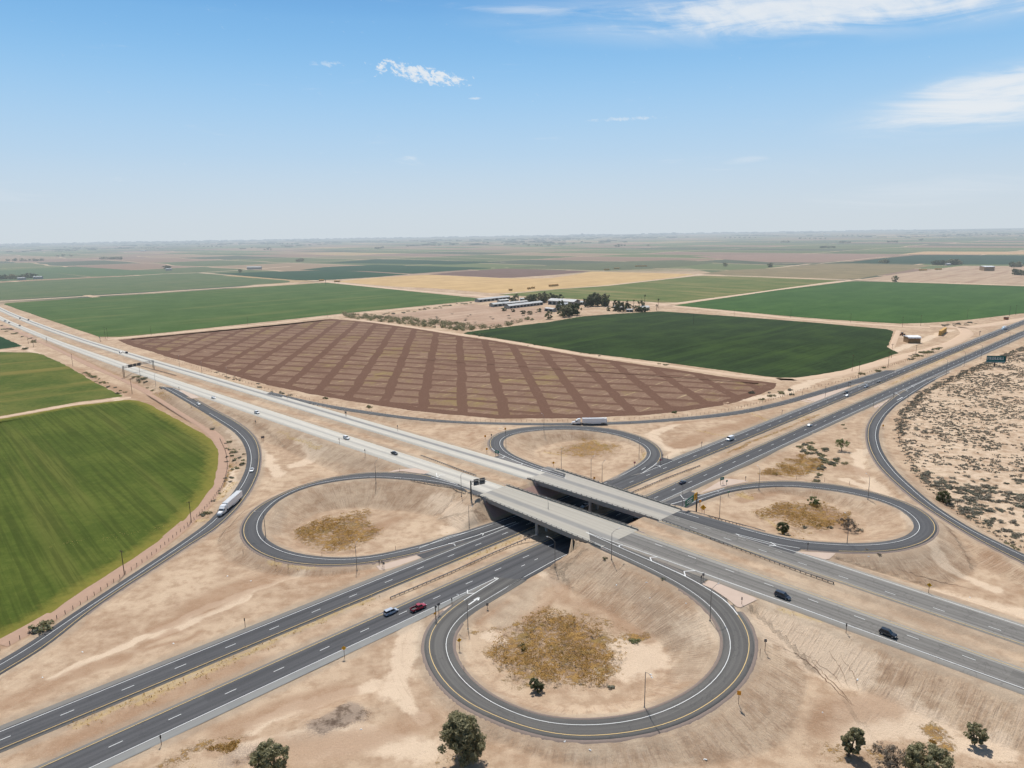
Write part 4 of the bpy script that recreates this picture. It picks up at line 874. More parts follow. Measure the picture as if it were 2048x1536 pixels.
# ---------------------------------------------------------------- fields
def m_crop(name, a, b, ang, row=0.25, stripe=(.30, .27, .08), sk=.0, sp=.02, edge=None, patchc=None, pk=.4, rows=.12, scale=.02):
    t = NT(name); P = t.pos(); u, v = t.rot(ang)
    n1 = t.noise(P, scale, 5, .6); n2 = t.noise(P, .25, 5, .65); n3 = t.noise(P, 1.6, 3, .6)
    c = t.mix(t.step(t.math('ADD', t.math('MULTIPLY', n1, .55), t.math('MULTIPLY', n2, .45)), .38, .62), a, b)
    st = t.noise(t.comb(t.math('MULTIPLY', u, .0035), t.math('MULTIPLY', v, sp)), 1.0, 3, .55)
    c = t.mix(t.math('MULTIPLY', t.step(st, .50, .66), sk), c, stripe)
    rw = t.noise(t.comb(t.math('MULTIPLY', u, .01), t.math('MULTIPLY', v, row)), 1.0, 3, .7)
    c = t.mix(t.math('MULTIPLY', t.step(rw, .42, .62), rows), c, tuple(x * .45 for x in a))
    if patchc: c = t.mix(t.math('MULTIPLY', t.step(t.math('ADD', t.math('MULTIPLY', n1, .5), t.math('MULTIPLY', n3, .5)), .52, .68), pk), c, patchc)
    if edge is not None:
        e = t.attr('rim'); c = t.mix(t.math('MULTIPLY', t.step(t.math('ADD', e, t.math('MULTIPLY', t.math('SUBTRACT', n2, .5), .9)), .2, 1.0), .75), c, edge)
    return t.out(c, .95, bump=t.math('ADD', t.math('MULTIPLY', n3, .7), t.math('MULTIPLY', rw, .5)), bstr=.45, bdist=.3, spec=.1)
def field(pts, mat, label, z=.14, kind='stuff', name='crop_field', rim=0.0, ext=None, jit=1.2):
    W = G(np.array(pts, float)[:, 0], np.array(pts, float)[:, 1], z)
    if ext is not None: W = np.vstack([W, [(a, b, z) for a, b in ext]]) if len(ext) else W
    P = resample(np.vstack([W, W[:1]]), 5.0 if np.abs(W[:, :2]).max() < 1300 else 40.0)[:-1]
    area = .5 * np.sum(P[:, 0] * np.roll(P[:, 1], -1) - P[:, 1] * np.roll(P[:, 0], -1))
    if area < 0: P = P[::-1].copy()
    N = normals(np.vstack([P[-1:], P, P[:1]]))[1:-1]
    P[:, :2] += N * ((fbm(P[:, 0], P[:, 1], 9, 5) - .5) * 2 * jit)[:, None]
    bm = bmesh.new(); lay = bm.verts.layers.float.new('rim')
    out = [bm.verts.new(p) for p in P]; sk = [bm.verts.new((p[0] - n_[0] * .6, p[1] - n_[1] * .6, p[2] - .4)) for p, n_ in zip(P, N)]
    for v_ in out + sk: v_[lay] = 1.0
    n = len(out)
    for i in range(n): bm.faces.new((sk[i], sk[(i + 1) % n], out[(i + 1) % n], out[i]))
    if rim:
        ins = [bm.verts.new((p[0] + n_[0] * rim, p[1] + n_[1] * rim, p[2] + .01)) for p, n_ in zip(P, N)]
        for i in range(n): bm.faces.new((out[i], out[(i + 1) % n], ins[(i + 1) % n], ins[i]))
        bm.faces.new(ins)
    else:
        bm.faces.new(out)
    bm.normal_update()
    bmesh.ops.triangulate(bm, faces=[f for f in bm.faces if len(f.verts) > 4])
    me = bpy.data.meshes.new(name); bm.to_mesh(me); bm.free(); me.materials.append(mat); o = link(bpy.data.objects.new(name, me))
    tag(o, label if kind == 'stuff' else None, 'crop' if kind == 'stuff' else None, None, kind)
    return o
def wang(a, b):
    p, q = G(*a), G(*b); return math.atan2(q[1] - p[1], q[0] - p[0])
aF1 = wang((104, 900), (234, 1040)); aL = math.radians(43); aT = math.radians(-48)
F1 = [(-260,880),(0,838),(40,831),(150,811),(255,799.5),(280,801.5),(305,812),(362.5,843.8),(400,864),(422,879.7),(434.4,896.9),(438.8,915.6),(436,935),(427,967.7),(403.6,1004),(364.6,1043),(299.5,1095),(234.4,1137),(169,1178.6),(91,1232),(0,1280),(-160,1375),(-420,1500)]
field(F1, m_crop('mown alfalfa green', (.056, .080, .012), (.084, .106, .018), aF1, .42, (.12, .122, .028), .5, .06, edge=(.20, .17, .035), patchc=(.12, .125, .025), pk=.2, rows=.45), 'bright mown alfalfa in the near field beside the curving ramp', rim=13)
field([(-30,705),(0,704),(67,705),(85,709),(135,732),(190,765),(246,792.5),(150,804.5),(36,825.5),(0,832),(-30,838)], m_crop('yellowing alfalfa', (.060, .088, .018), (.115, .125, .03), wang((0, 760), (230, 735)), .12, (.19, .155, .045), .7, .03, patchc=(.17, .14, .05), pk=.4), 'patchy yellowing crop in the narrow field at the left edge')
field([(-60,660),(0,672.8),(45,692),(0,698.2),(-60,706)], m_crop('deep green crop', (.012, .04, .014), (.02, .055, .02), aL, rows=.2), 'dark green crop in the small wedge at the left edge', rim=0)
field([(12,606),(300,587.5),(600,568.5),(652,565),(978,598.5),(947,601.5),(800,616),(684,627),(560,640.5),(320,666),(218,676),(200,674),(90.6,637),(3,607)], m_crop('irrigated wheat green', (.046, .086, .020), (.066, .110, .029), math.radians(42.6), .10, (.13, .14, .045), .5, .025, patchc=(.12, .13, .05), pk=.18), 'long rich green crop field left of the farm')
field([(-300,590),(0,565.3),(341.8,547.9),(393,547.3),(581,561.5),(578,565),(300,583),(0,600),(-300,618)], m_crop('grey green crop', (.07, .105, .042), (.10, .125, .055), aL, .05, (.15, .14, .075), .35, .02), 'pale grey green crop behind the long green field')
# the harrowed field with its lattice of dark strips
def m_lattice():
    t = NT('harrowed soil'); P = t.pos(); n2 = t.noise(P, .12, 5, .6); n3 = t.noise(P, .9, 4, .65); n1 = t.noise(P, .013, 4, .6)
    wob = t.math('MULTIPLY', t.math('SUBTRACT', t.noise(P, .03, 3), .5), 7.0)
    u, v = t.rot(math.radians(94.3)); a = t.math('FRACT', t.math('DIVIDE', t.math('ADD', v, t.math('ADD', wob, LAT_V)), 29.3))
    s1 = t.math('MULTIPLY', t.step(a, .0, .05), t.step(a, .33, .27))
    r, q = t.rot(math.radians(-19.5)); wob2 = t.math('MULTIPLY', t.math('SUBTRACT', t.noise(P, .011, 2), .5), 16.0)
    b = t.math('FRACT', t.math('DIVIDE', t.math('ADD', q, t.math('ADD', wob2, LAT_Q)), 22.3)); s2 = t.math('MULTIPLY', t.step(b, .0, .06), t.step(b, .36, .28))
    tb = t.noise(P, .02, 2)
    dark = t.math('MAXIMUM', s1, t.math('MULTIPLY', s2, t.step(tb, .3, .42))); dark = t.step(t.math('ADD', dark, t.math('MULTIPLY', t.math('SUBTRACT', t.math('ADD', t.math('MULTIPLY', n2, .6), t.math('MULTIPLY', n3, .4)), .5), 2.1)), .25, .8)
    rim = t.attr('rim'); dark = t.math('MAXIMUM', dark, t.step(t.math('ADD', rim, t.math('MULTIPLY', t.math('SUBTRACT', n2, .5), .3)), .22, .32))
    pale = t.mix(t.step(n3, .35, .65), (.165, .100, .068), (.225, .145, .10))
    x_, y_ = t.rot(math.radians(48)); ws = t.noise(t.comb(t.math('MULTIPLY', x_, .03), t.math('MULTIPLY', y_, .35)), 1.0, 4, .6)
    pale = t.mix(t.math('MULTIPLY', t.step(ws, .56, .68), .5), pale, (.40, .29, .20))
    dl = t.math('FRACT', t.math('DIVIDE', t.math('ADD', y_, t.math('MULTIPLY', n1, 9.0)), 37.0)); pale = t.mix(t.math('MULTIPLY', t.math('MULTIPLY', t.step(dl, .035, .02), t.step(n2, .42, .56)), .75), pale, (.42, .33, .18))
    pale = t.mix(t.math('MULTIPLY', t.step(t.math('ADD', t.math('MULTIPLY', n1, .6), t.math('MULTIPLY', n2, .4)), .50, .64), .45), pale, (.24, .185, .055))
    dk = t.mix(t.step(n3, .3, .7), (.108, .058, .039), (.146, .082, .057))
    c = t.mix(t.math('MULTIPLY', dark, .95), pale, dk)
    fd = t.noise(P, .02, 4, .7); c = t.mix(t.math('MULTIPLY', t.step(fd, .48, .66), .5), c, dk); c = t.mix(t.math('MULTIPLY', t.step(n2, .42, .3), .35), c, pale)
    return t.out(c, .97, bump=n3, bstr=.5, bdist=.2, spec=.08)
p_ = G(921.7, 740); v_ = -math.sin(math.radians(94.3)) * p_[0] + math.cos(math.radians(94.3)) * p_[1]; LAT_V = 29.3 * .165 - v_
p_ = G(850, 796.7); q_ = math.sin(math.radians(19.5)) * p_[0] + math.cos(math.radians(19.5)) * p_[1]; LAT_Q = 22.3 * .15 - q_
F6 = [(236,679.5),(320,671.5),(560,649),(660,637.5),(735,644),(830,657),(906,669.5),(991.7,682),(1162.6,712),(1350,739),(1470,757),(1553,766),(1549,776),(1500,795),(1450,810),(1348,824),(1299,829),(1150,835.5),(991.7,837),(821,820.5),(650,793),(620,787),(534,769),(456,748),(409,733.5),(331,712),(300,702),(255,689)]
field(F6, m_lattice(), '', kind='structure', name='harrowed_field', rim=13)
field([(926,667),(935,664),(1000,655),(1094,644.5),(1166,632.5),(1240,627),(1321,622.5),(1348,624.3),(1500,635),(1640,646),(1775,658.4),(1786,662),(1782,676),(1774,694),(1797,706),(1760,718),(1690,740),(1594,755.5),(1555,755),(1519,750.5),(1348,727),(1162.6,704.5),(991.7,676)], m_crop('deep blue green crop', (.020, .036, .013), (.032, .054, .018), math.radians(44), .3, (.05, .085, .02), .4, .05, patchc=(.06, .10, .015), pk=.45, rows=.3), 'deep blue green crop field right of the farm')
field([(1348,610.5),(1420,600),(1550,581),(1703,562.3),(1850,566),(2048,572.5),(2500,592),(2400,602),(2048,626),(1990,633),(1929,640.5),(1816,648),(1700,641.5),(1587,633.5),(1450,620)], m_crop('vivid green crop', (.034, .078, .018), (.050, .100, .025), math.radians(44), .08, (.07, .13, .03), .3, .02), 'vivid green crop field at the right edge')
field([(997,589.5),(1120,578),(1214,571.8),(1350,556.5),(1398,551.2),(1520,554.5),(1683,560.8),(1640,566.5),(1500,585.5),(1345,606.5),(1300,603),(1222,602),(1100,595)], m_crop('ripening crop', (.085, .115, .032), (.13, .14, .045), math.radians(-48), .05, (.24, .19, .08), .6, .03, patchc=(.2, .17, .07), pk=.3), 'olive ripening crop behind the farm', rim=0)
field([(668,563),(760,555),(852,549.2),(1009,556.8),(1100,556.5),(1145,550),(1183,543),(1270,545),(1392,548.2),(1345,555),(1214,570),(1145.6,575),(992,587.2),(880,577),(787,573)], m_crop('stubble gold', (.42, .28, .13), (.50, .34, .165), math.radians(43), .06, (.34, .22, .10), .4, .03), '', kind='structure', name='stubble_field')
field([(858,548.6),(930,542.5),(1009,537),(1100,539.5),(1181,542.6),(1100,550.5),(1012,556)], m_crop('ploughed purple', (.13, .08, .06), (.16, .10, .08), math.radians(43), .05), '', kind='structure', name='ploughed_field')
field([(430,547.3),(520,544),(650,540.5),(700,542),(818,548.8),(740,555),(655,560),(598,560.8)], m_crop('teal crop', (.015, .045, .02), (.024, .062, .028), aL), 'nearest of three dark teal crop strips left of the gold stubble')
field([(600,540),(652,534),(752,529.6),(880,533),(990,536),(905,541.5),(824,547.6),(740,542.5)], m_crop('teal crop b', (.015, .045, .02), (.024, .062, .028), aL), 'middle of three dark teal crop strips left of the gold stubble')
field([(655,526),(752,518.2),(880,521),(1006,524),(905,529.2),(760,527)], m_crop('teal crop c', (.017, .045, .022), (.026, .062, .03), aL), 'farthest of three dark teal crop strips left of the gold stubble')
field([(1012,536),(1120,529),(1260,522.5),(1360,520),(1440,524.5),(1330,536),(1210,541.5),(1110,538.5)], m_crop('faded olive', (.085, .095, .05), (.11, .12, .06), aL), 'grey olive crop beyond the gold stubble')
field([(1400,548),(1460,540),(1536,537),(1640,527.8),(1700,526.8),(1866,530.4),(1790,545),(1708,558.5),(1620,556),(1520,552)], m_crop('tan stubble', (.17, .14, .075), (.22, .17, .095), math.radians(-46), .03, (.26, .2, .11), .5, .03), 'brownish olive crop with faint rows beyond the vivid green field')
field([(1688,525),(1770,516),(1838,509.8),(2048,510.5),(2500,515),(2500,540),(2048,529),(1925,529),(1860,528)], m_crop('slate green crop', (.022, .045, .028), (.034, .065, .036), aL), 'slate green crop behind the dirt yard at the right', rim=0)
field([(1540,524.5),(1640,525.5),(1700,520),(1800,510.5),(1700,507),(1560,508),(1380,512),(1450,519)], m_crop('mauve soil', (.22, .145, .11), (.26, .175, .13), aL), '', kind='structure', name='ploughed_field')
field([(1800,508.5),(1850,503),(2048,503.5),(2500,507),(2500,513),(2048,508.8)], m_crop('orange stubble', (.40, .26, .14), (.45, .29, .16), aL), '', kind='structure', name='stubble_field')
field([(1712,560),(1800,547),(1870,538),(1925,531.5),(2048,532),(2500,545),(2500,590),(2048,569)], m_crop('bare yard earth', (.34, .24, .165), (.42, .31, .215), math.radians(44), .05, (.25, .15, .10), .6, .06), '', kind='structure', name='dirt_yard')
field([(0,541),(100,545),(180,554),(90,558),(0,562.5),(-80,566),(-80,545)], m_crop('pale green c', (.06, .095, .045), (.085, .12, .055), aL), 'small pale green crop at the far left edge')
field([(0,541),(150,533),(220,537.5),(340,545.5),(300,549),(185,553.5),(100,545)], m_crop('pale green d', (.06, .10, .042), (.085, .125, .05), aL, rows=.1), 'grey green crop beyond the farmhouse at the far left')
field([(735,635),(800,627),(945,608),(1000,614),(1090,616),(1105,628),(1085,638),(1000,652),(940,660),(860,650),(790,642)], m_crop('fallow pink earth', (.31, .205, .14), (.40, .28, .20), math.radians(43), .05, (.46, .34, .25), .5, .05), '', kind='structure', name='fallow_ground')
# dirt roads between the fields
M_track = m_plain('pale farm track', (.50, .36, .25), .95, var=.1, scale=.15)
M_track2 = m_plain('pinkish farm track', (.36, .235, .165), .95, var=.12, scale=.3)
def track(pts, w, mat=None, z=.10):
    P = G(np.array(pts, float)[:, 0], np.array(pts, float)[:, 1], 0); P = smooth_curve(P, 6 if np.abs(P).max() < 1500 else 25, 8)
    P[:, 2] = [max(z, float(TH(p[0], p[1])) + .06) if abs(p[0]) < 700 and p[1] < 1100 else z for p in P]
    strip('dirt_track', offset(P, w / 2), offset(P, -w / 2), mat or M_track, 0, .3)
track([(-40,842),(36,829),(150,808.5),(245,796.5),(262,795)], 4.5)
track([(-60,711),(0,701.5),(45,697),(70,698)], 7)
track([(-300,625),(0,602.5),(300,585.5),(590,566.5),(640,562)], 16)
track([(215,679),(320,669),(560,645),(660,633),(800,619),(960,603.5)], 9)
track([(600,566),(640,562),(800,579),(980,594),(1010,600)], 18)
track([(640,562),(560,556),(440,548.5),(397,545.5)], 16)
track([(0,567),(170,557.5),(330,547.5),(400,545.5),(480,540.5),(580,533)], 16)
track([(690,637),(780,648),(906,667),(990,679),(1162,708.5),(1350,733.5),(1480,752.5),(1560,759),(1600,760)], 8)
track([(1010,588),(1145,577),(1214,571),(1350,556.5),(1400,548.8),(1500,541),(1620,528)], 13)
track([(1345,608),(1500,587.5),(1640,567.5),(1700,561),(1725,558)], 16)
track([(1300,605),(1345,612),(1450,622.5),(1587,637),(1700,646),(1800,652.5),(1860,655)], 12)
track([(1130,593),(1240,608),(1300,611),(1345,612)], 9)
track([(1400,549.5),(1520,553.5),(1620,557.5),(1710,560),(1850,564.5),(2048,571),(2400,584)], 12)
track([(1560,760),(1660,752),(1740,732),(1800,715),(1860,700),(1910,684),(1935,668),(1925,655),(1860,652)], 13)
track([(1925,656),(1980,650),(2060,636),(2200,612)], 15)
track([(1782,699),(1797,661)], 5)
track([(1200,566),(1140,564),(1000,559.5),(850,549)], 4, M_track2)
track(tr, 6.5, M_track2)
for i, (a, b) in enumerate((((655,541),(820,549)),((655,533.5),(990,536)),((755,517),(1010,524.5)),((1010,535.5),(1210,542)),((650,497),(1050,507)),((1536,526.5),(1900,531)),((1640,527),(1850,505)))): track([a, b], 9)
# ---------------------------------------------------------------- light poles
M_pole = m_plain('galvanised pole', (.16, .155, .15), .5, metal=.4, var=.1)
M_lamp = m_plain('lamp head grey', (.5, .5, .5), .5)
def light_pole():
    r = empty('light_pole'); tag(r, 'x', 'light pole', 'tall grey light poles around the ramps')
    mb = MB(); mb.tube((0, 0, 0), (0, 0, 10.3), .13, .075, n=10); mb.box((0, 0, .06), (.5, .5, .14)); mb.build('pole', M_pole, r, smooth=False)
    mb = MB(); pts = [(0, 0, 10.1), (.9, 0, 10.75), (2.0, 0, 11.1), (3.3, 0, 11.2)]
    for a, b in zip(pts, pts[1:]): mb.tube(a, b, .055, n=6)
    mb.build('arm', M_pole, r)
    mb = MB(); mb.loft([[(3.15, -.06, 11.15), (3.15, .06, 11.15), (3.15, .06, 11.27), (3.15, -.06, 11.27)], [(3.5, -.17, 11.1), (3.5, .17, 11.1), (3.5, .13, 11.3), (3.5, -.13, 11.3)], [(3.95, -.13, 11.12), (3.95, .13, 11.12), (3.95, .08, 11.25), (3.95, -.08, 11.25)]]); mb.build('lamp_head', M_lamp, r)
    return r
LP = [(1289,1415,-75,'tall light pole on the lower inner edge of the nearest loop ramp'), (1420,1241,40,'tall light pole inside the right side of the nearest loop ramp'), (936,1258,150,'tall light pole inside the left side of the nearest loop ramp'), (1110,1134,140,'light pole with bright arm in front of the nearer bridge'), (1223,1119,35,'light pole on the bank just right of the nearer bridge'), (1096.7,1050,100,'light pole rising from the near parapet of the nearer bridge'), (938.5,1056,-60,'light pole below the left end of the nearer bridge'), (923,992.7,60,'light pole beside the sign arm before the nearer bridge'), (752,966,70,'light pole on the top rim of the left loop'), (531.5,1073.4,180,'light pole inside the far left rim of the left loop'), (714,1141,80,'light pole by the lower rim of the left loop'), (1012,897,160,'light pole inside the left rim of the far loop'), (1088,864.6,110,'light pole inside the top rim of the far loop'), (1122.6,942,80,'light pole with a yellow plate at the far bridge corner'), (1182,958,60,'light pole behind the farther bridge, first beyond its parapet'), (1204,966.7,60,'light pole with a small yellow plate behind the farther bridge'), (1278,918.5,80,'light pole inside the right rim of the far loop'), (1364.6,1016,150,'light pole in the split of lanes beyond the farther bridge'), (1438.8,1037,90,'light pole behind the thin guardrail of the right loop'), (1517.7,979.7,90,'light pole on the top rim of the right loop'), (1735.7,999,90,'light pole on the outer right rim of the right loop'), (1694,1088,90,'light pole on the lower rim of the right loop'), (1892,750,120,'nearest light pole of the row by the billboard'), (1928,733,120,'middle light pole of the row by the billboard'), (1961.6,718,120,'farthest light pole of the row by the billboard'), (2017.6,690,120,'light pole just beyond the billboard'), (280.5,753,60,'left light pole below the sign gantry'), (311.7,772,60,'right light pole below the sign gantry'), (404,747,-60,'light pole right of the gantry on the far side'), (359,733,-60,'light pole just right of the gantry on the far side'), (453.6,758.6,-60,'light pole on the far side before the harrowed field')]
P0 = light_pole()
for i, (px, py, a, lb) in enumerate(LP):
    o = P0 if i == 0 else copy_tree(P0); p = AT(px, py); o.location = tuple(p); o.rotation_euler = (0, 0, math.radians(a)); o['label'] = lb
    if i in (22, 23, 24, 25): o.scale = (1, 1, 1.25)
# ---------------------------------------------------------------- wooden utility poles
def utility(T_=False):
    r = empty('utility_pole'); tag(r, 'x', 'utility pole', 'wooden utility poles along the field edges')
    mb = MB(); mb.tube((0, 0, 0), (0, 0, 9.5), .17, .11, n=8); mb.build('pole', M_wood, r)
    mb = MB(); mb.box((0, 0, 9.0), (2.4, .12, .14)); mb.build('crossarm', M_wood, r)
    for x_ in (-1.1, -.4, .4, 1.1):
        q = MB(); q.tube((x_, 0, 9.07), (x_, 0, 9.3), .05, .035, n=6); q.build('insulator', M_dark, r)
    return r
UP = [(382.8,1044.5,1,'wooden utility pole between the near field and the truck on the ramp'), (249,1149.5,1,'wooden utility pole at the lower edge of the near green field'), (264.5,788,1.3,'wooden pole at the corner of the two left fields'), (146,733,1.3,'wooden pole beside the dirt road by the yellowing field'), (67.5,694.7,.9,'wooden pole beside the bush at the field corner'), (57,688,.9,'leftmost wooden pole beside the elevated road'), (211,677.5,1.5,'taller wooden pole beside the distant green sign'), (215.6,676,1.3,'shorter wooden pole beside the distant green sign'), (302.6,670.5,1.2,'wooden pole at the near edge of the long green field, left one'), (495.6,650,1.2,'wooden pole at the near edge of the long green field, middle one'), (654.5,634,1.2,'wooden pole at the near edge of the long green field, right one'),
 (1704,742.5,1.5,'dark wooden pole at the lower edge of the deep green field'), (1717,756.6,1.5,'wooden pole behind the far highway bushes'), (1782.5,716,1.4,'wooden pole at the right tip of the deep green field'), (1776,736,1.5,'wooden pole between farm road and highway'), (1804.6,653.8,1.3,'wooden pole at the lower left of the vivid green field'), (1841,652,1.4,'wooden pole above the white covered haystack'), (1934,638,1.3,'wooden pole on the lower edge of the vivid green field'), (2018.6,632,1.4,'wooden pole near the right frame edge, left of a pair'), (2031,629.5,1.4,'rightmost wooden pole by the vivid green field'), (1831.4,710,1,'short pole beside the farm road'), (1387,648,1.2,'wooden pole at the left end of the farm road junction'), (1468,636,1.2,'wooden pole by the road between the two green fields'), (1581,636,1.2,'wooden pole midway along the road between the green fields'), (1701,645,1.2,'wooden pole farther along the road between the green fields'), (1283,608,1.1,'wooden pole beside the farmhouse palms'), (913,604,1,'wooden pole by the long white sheds')]
U0 = utility()
for i, (px, py, s, lb) in enumerate(UP):
    o = U0 if i == 0 else copy_tree(U0); p = AT(px, py); o.location = tuple(p); o.rotation_euler = (0, 0, math.radians(random.choice([-40, -30, 50, 20]))); o.scale = (1, 1, s * 1.05); o['label'] = lb
# ---------------------------------------------------------------- road signs
M_sback = m_plain('sign back aluminium', (.13, .125, .12), .6, metal=.2)
M_sgreen = m_plain('sign green', (.005, .14, .09), .5); M_syel = m_plain('sign yellow', (.70, .36, .02), .5); M_sred = m_plain('sign red', (.45, .03, .04), .5); M_swhite = m_plain('sign white', (.75, .75, .73), .5)
M_sor = m_plain('sign orange yellow', (.72, .30, .03), .5); M_spost = m_plain('sign post timber', (.13, .085, .06), .9)
def text_mesh(txt, size, mat, parent, loc, rot=(math.pi / 2, 0, 0), name='lettering', sx=1.0):
    cu = bpy.data.curves.new(name, 'FONT'); cu.body = txt; cu.size = size; cu.align_x = 'CENTER'; cu.align_y = 'CENTER'; cu.resolution_u = 2
    tmp = bpy.data.objects.new('t', cu); me = bpy.data.meshes.new_from_object(tmp); bpy.data.objects.remove(tmp)
    me.materials.clear(); me.materials.append(mat); o = link(bpy.data.objects.new(name, me), parent); o.location = loc; o.rotation_euler = rot; o.scale = (sx, 1, 1); return o
def sign(px, py, h, kind, rz, label, grp=None):
    r = empty('road_sign', tuple(AT(px, py)), math.radians(rz)); tag(r, label, 'road sign', grp)
    def post(x_, hh, w_=.13): mb = MB(); mb.box((x_, 0, hh / 2), (w_, w_, hh)); mb.build('post', M_spost, r)
    def board(w_, hh, z_, m, y_=-.1, diamond=False, bk=True):
        mb = MB()
        if diamond:
            s = w_ / 2 * 1.35
            for y0 in (y_ - .02,): mb.add([(0, y0, z_ - s), (s, y0, z_), (0, y0, z_ + s), (-s, y0, z_), (0, y0 + .04, z_ - s), (s, y0 + .04, z_), (0, y0 + .04, z_ + s), (-s, y0 + .04, z_)], [(0, 1, 2, 3), (7, 6, 5, 4), (0, 4, 5, 1), (1, 5, 6, 2), (2, 6, 7, 3), (3, 7, 4, 0)])
        else: mb.box((0, y_, z_), (w_, .04, hh))
        return mb.build('board', m, r)
    if kind == 'back': post(0, h); board(.75, .95, h - .35, M_sback)
    elif kind == 'wide': post(-.5, h); post(.5, h); board(2.0, 1.3, h - .4, M_sback)
    elif kind == 'marker': post(0, h); board(.35, 1.0, h - .5, M_dark)
    elif kind == 'yellow': post(0, h); board(1.1, 1.1, h - .2, M_syel, diamond=True); q = MB(); q.tube((0, -.15, h - .45), (0, -.15, h + .1), .07, n=6); q.build('arrow', M_dark, r)
    elif kind == 'bigyellow': post(-.5, h * .9); post(.5, h * .9); board(1.9, 1.9, h - .2, M_syel, diamond=True); q = MB(); q.tube((0, -.15, h - .7), (0, -.15, h + .3), .1, n=6); q.build('arrow', M_dark, r)
    elif kind == 'orange': post(0, h); board(1.0, 1.2, h - .3, M_sor)
    elif kind == 'green': post(-.8, h); post(.8, h); board(2.6, 1.5, h - .5, M_sgreen); q = MB(); q.box((-.2, -.13, h - .3), (1.6, .01, .18)); q.box((.1, -.13, h - .72), (1.1, .01, .18)); q.build('lettering', M_swhite, r)
    elif kind == 'greens': post(0, h); board(1.1, .9, h - .3, M_sgreen)
    elif kind == 'red': post(0, h); board(.95, .95, h - .35, M_sred); q = MB(); q.box((0, -.13, h - .35), (.6, .01, .14)); q.build('bar', M_swhite, r)
    elif kind == 'blue': post(0, h); board(1.2, .9, h - .3, M_sback)
    elif kind == 'post': post(0, h, .1)
    elif kind == 'double': post(0, h, .2); board(.9, .9, h - .3, M_sback); q = MB(); q.box((-.45, -.1, h * .52), (.8, .04, .7)); q.build('lower_board', M_sor, r)
    return r
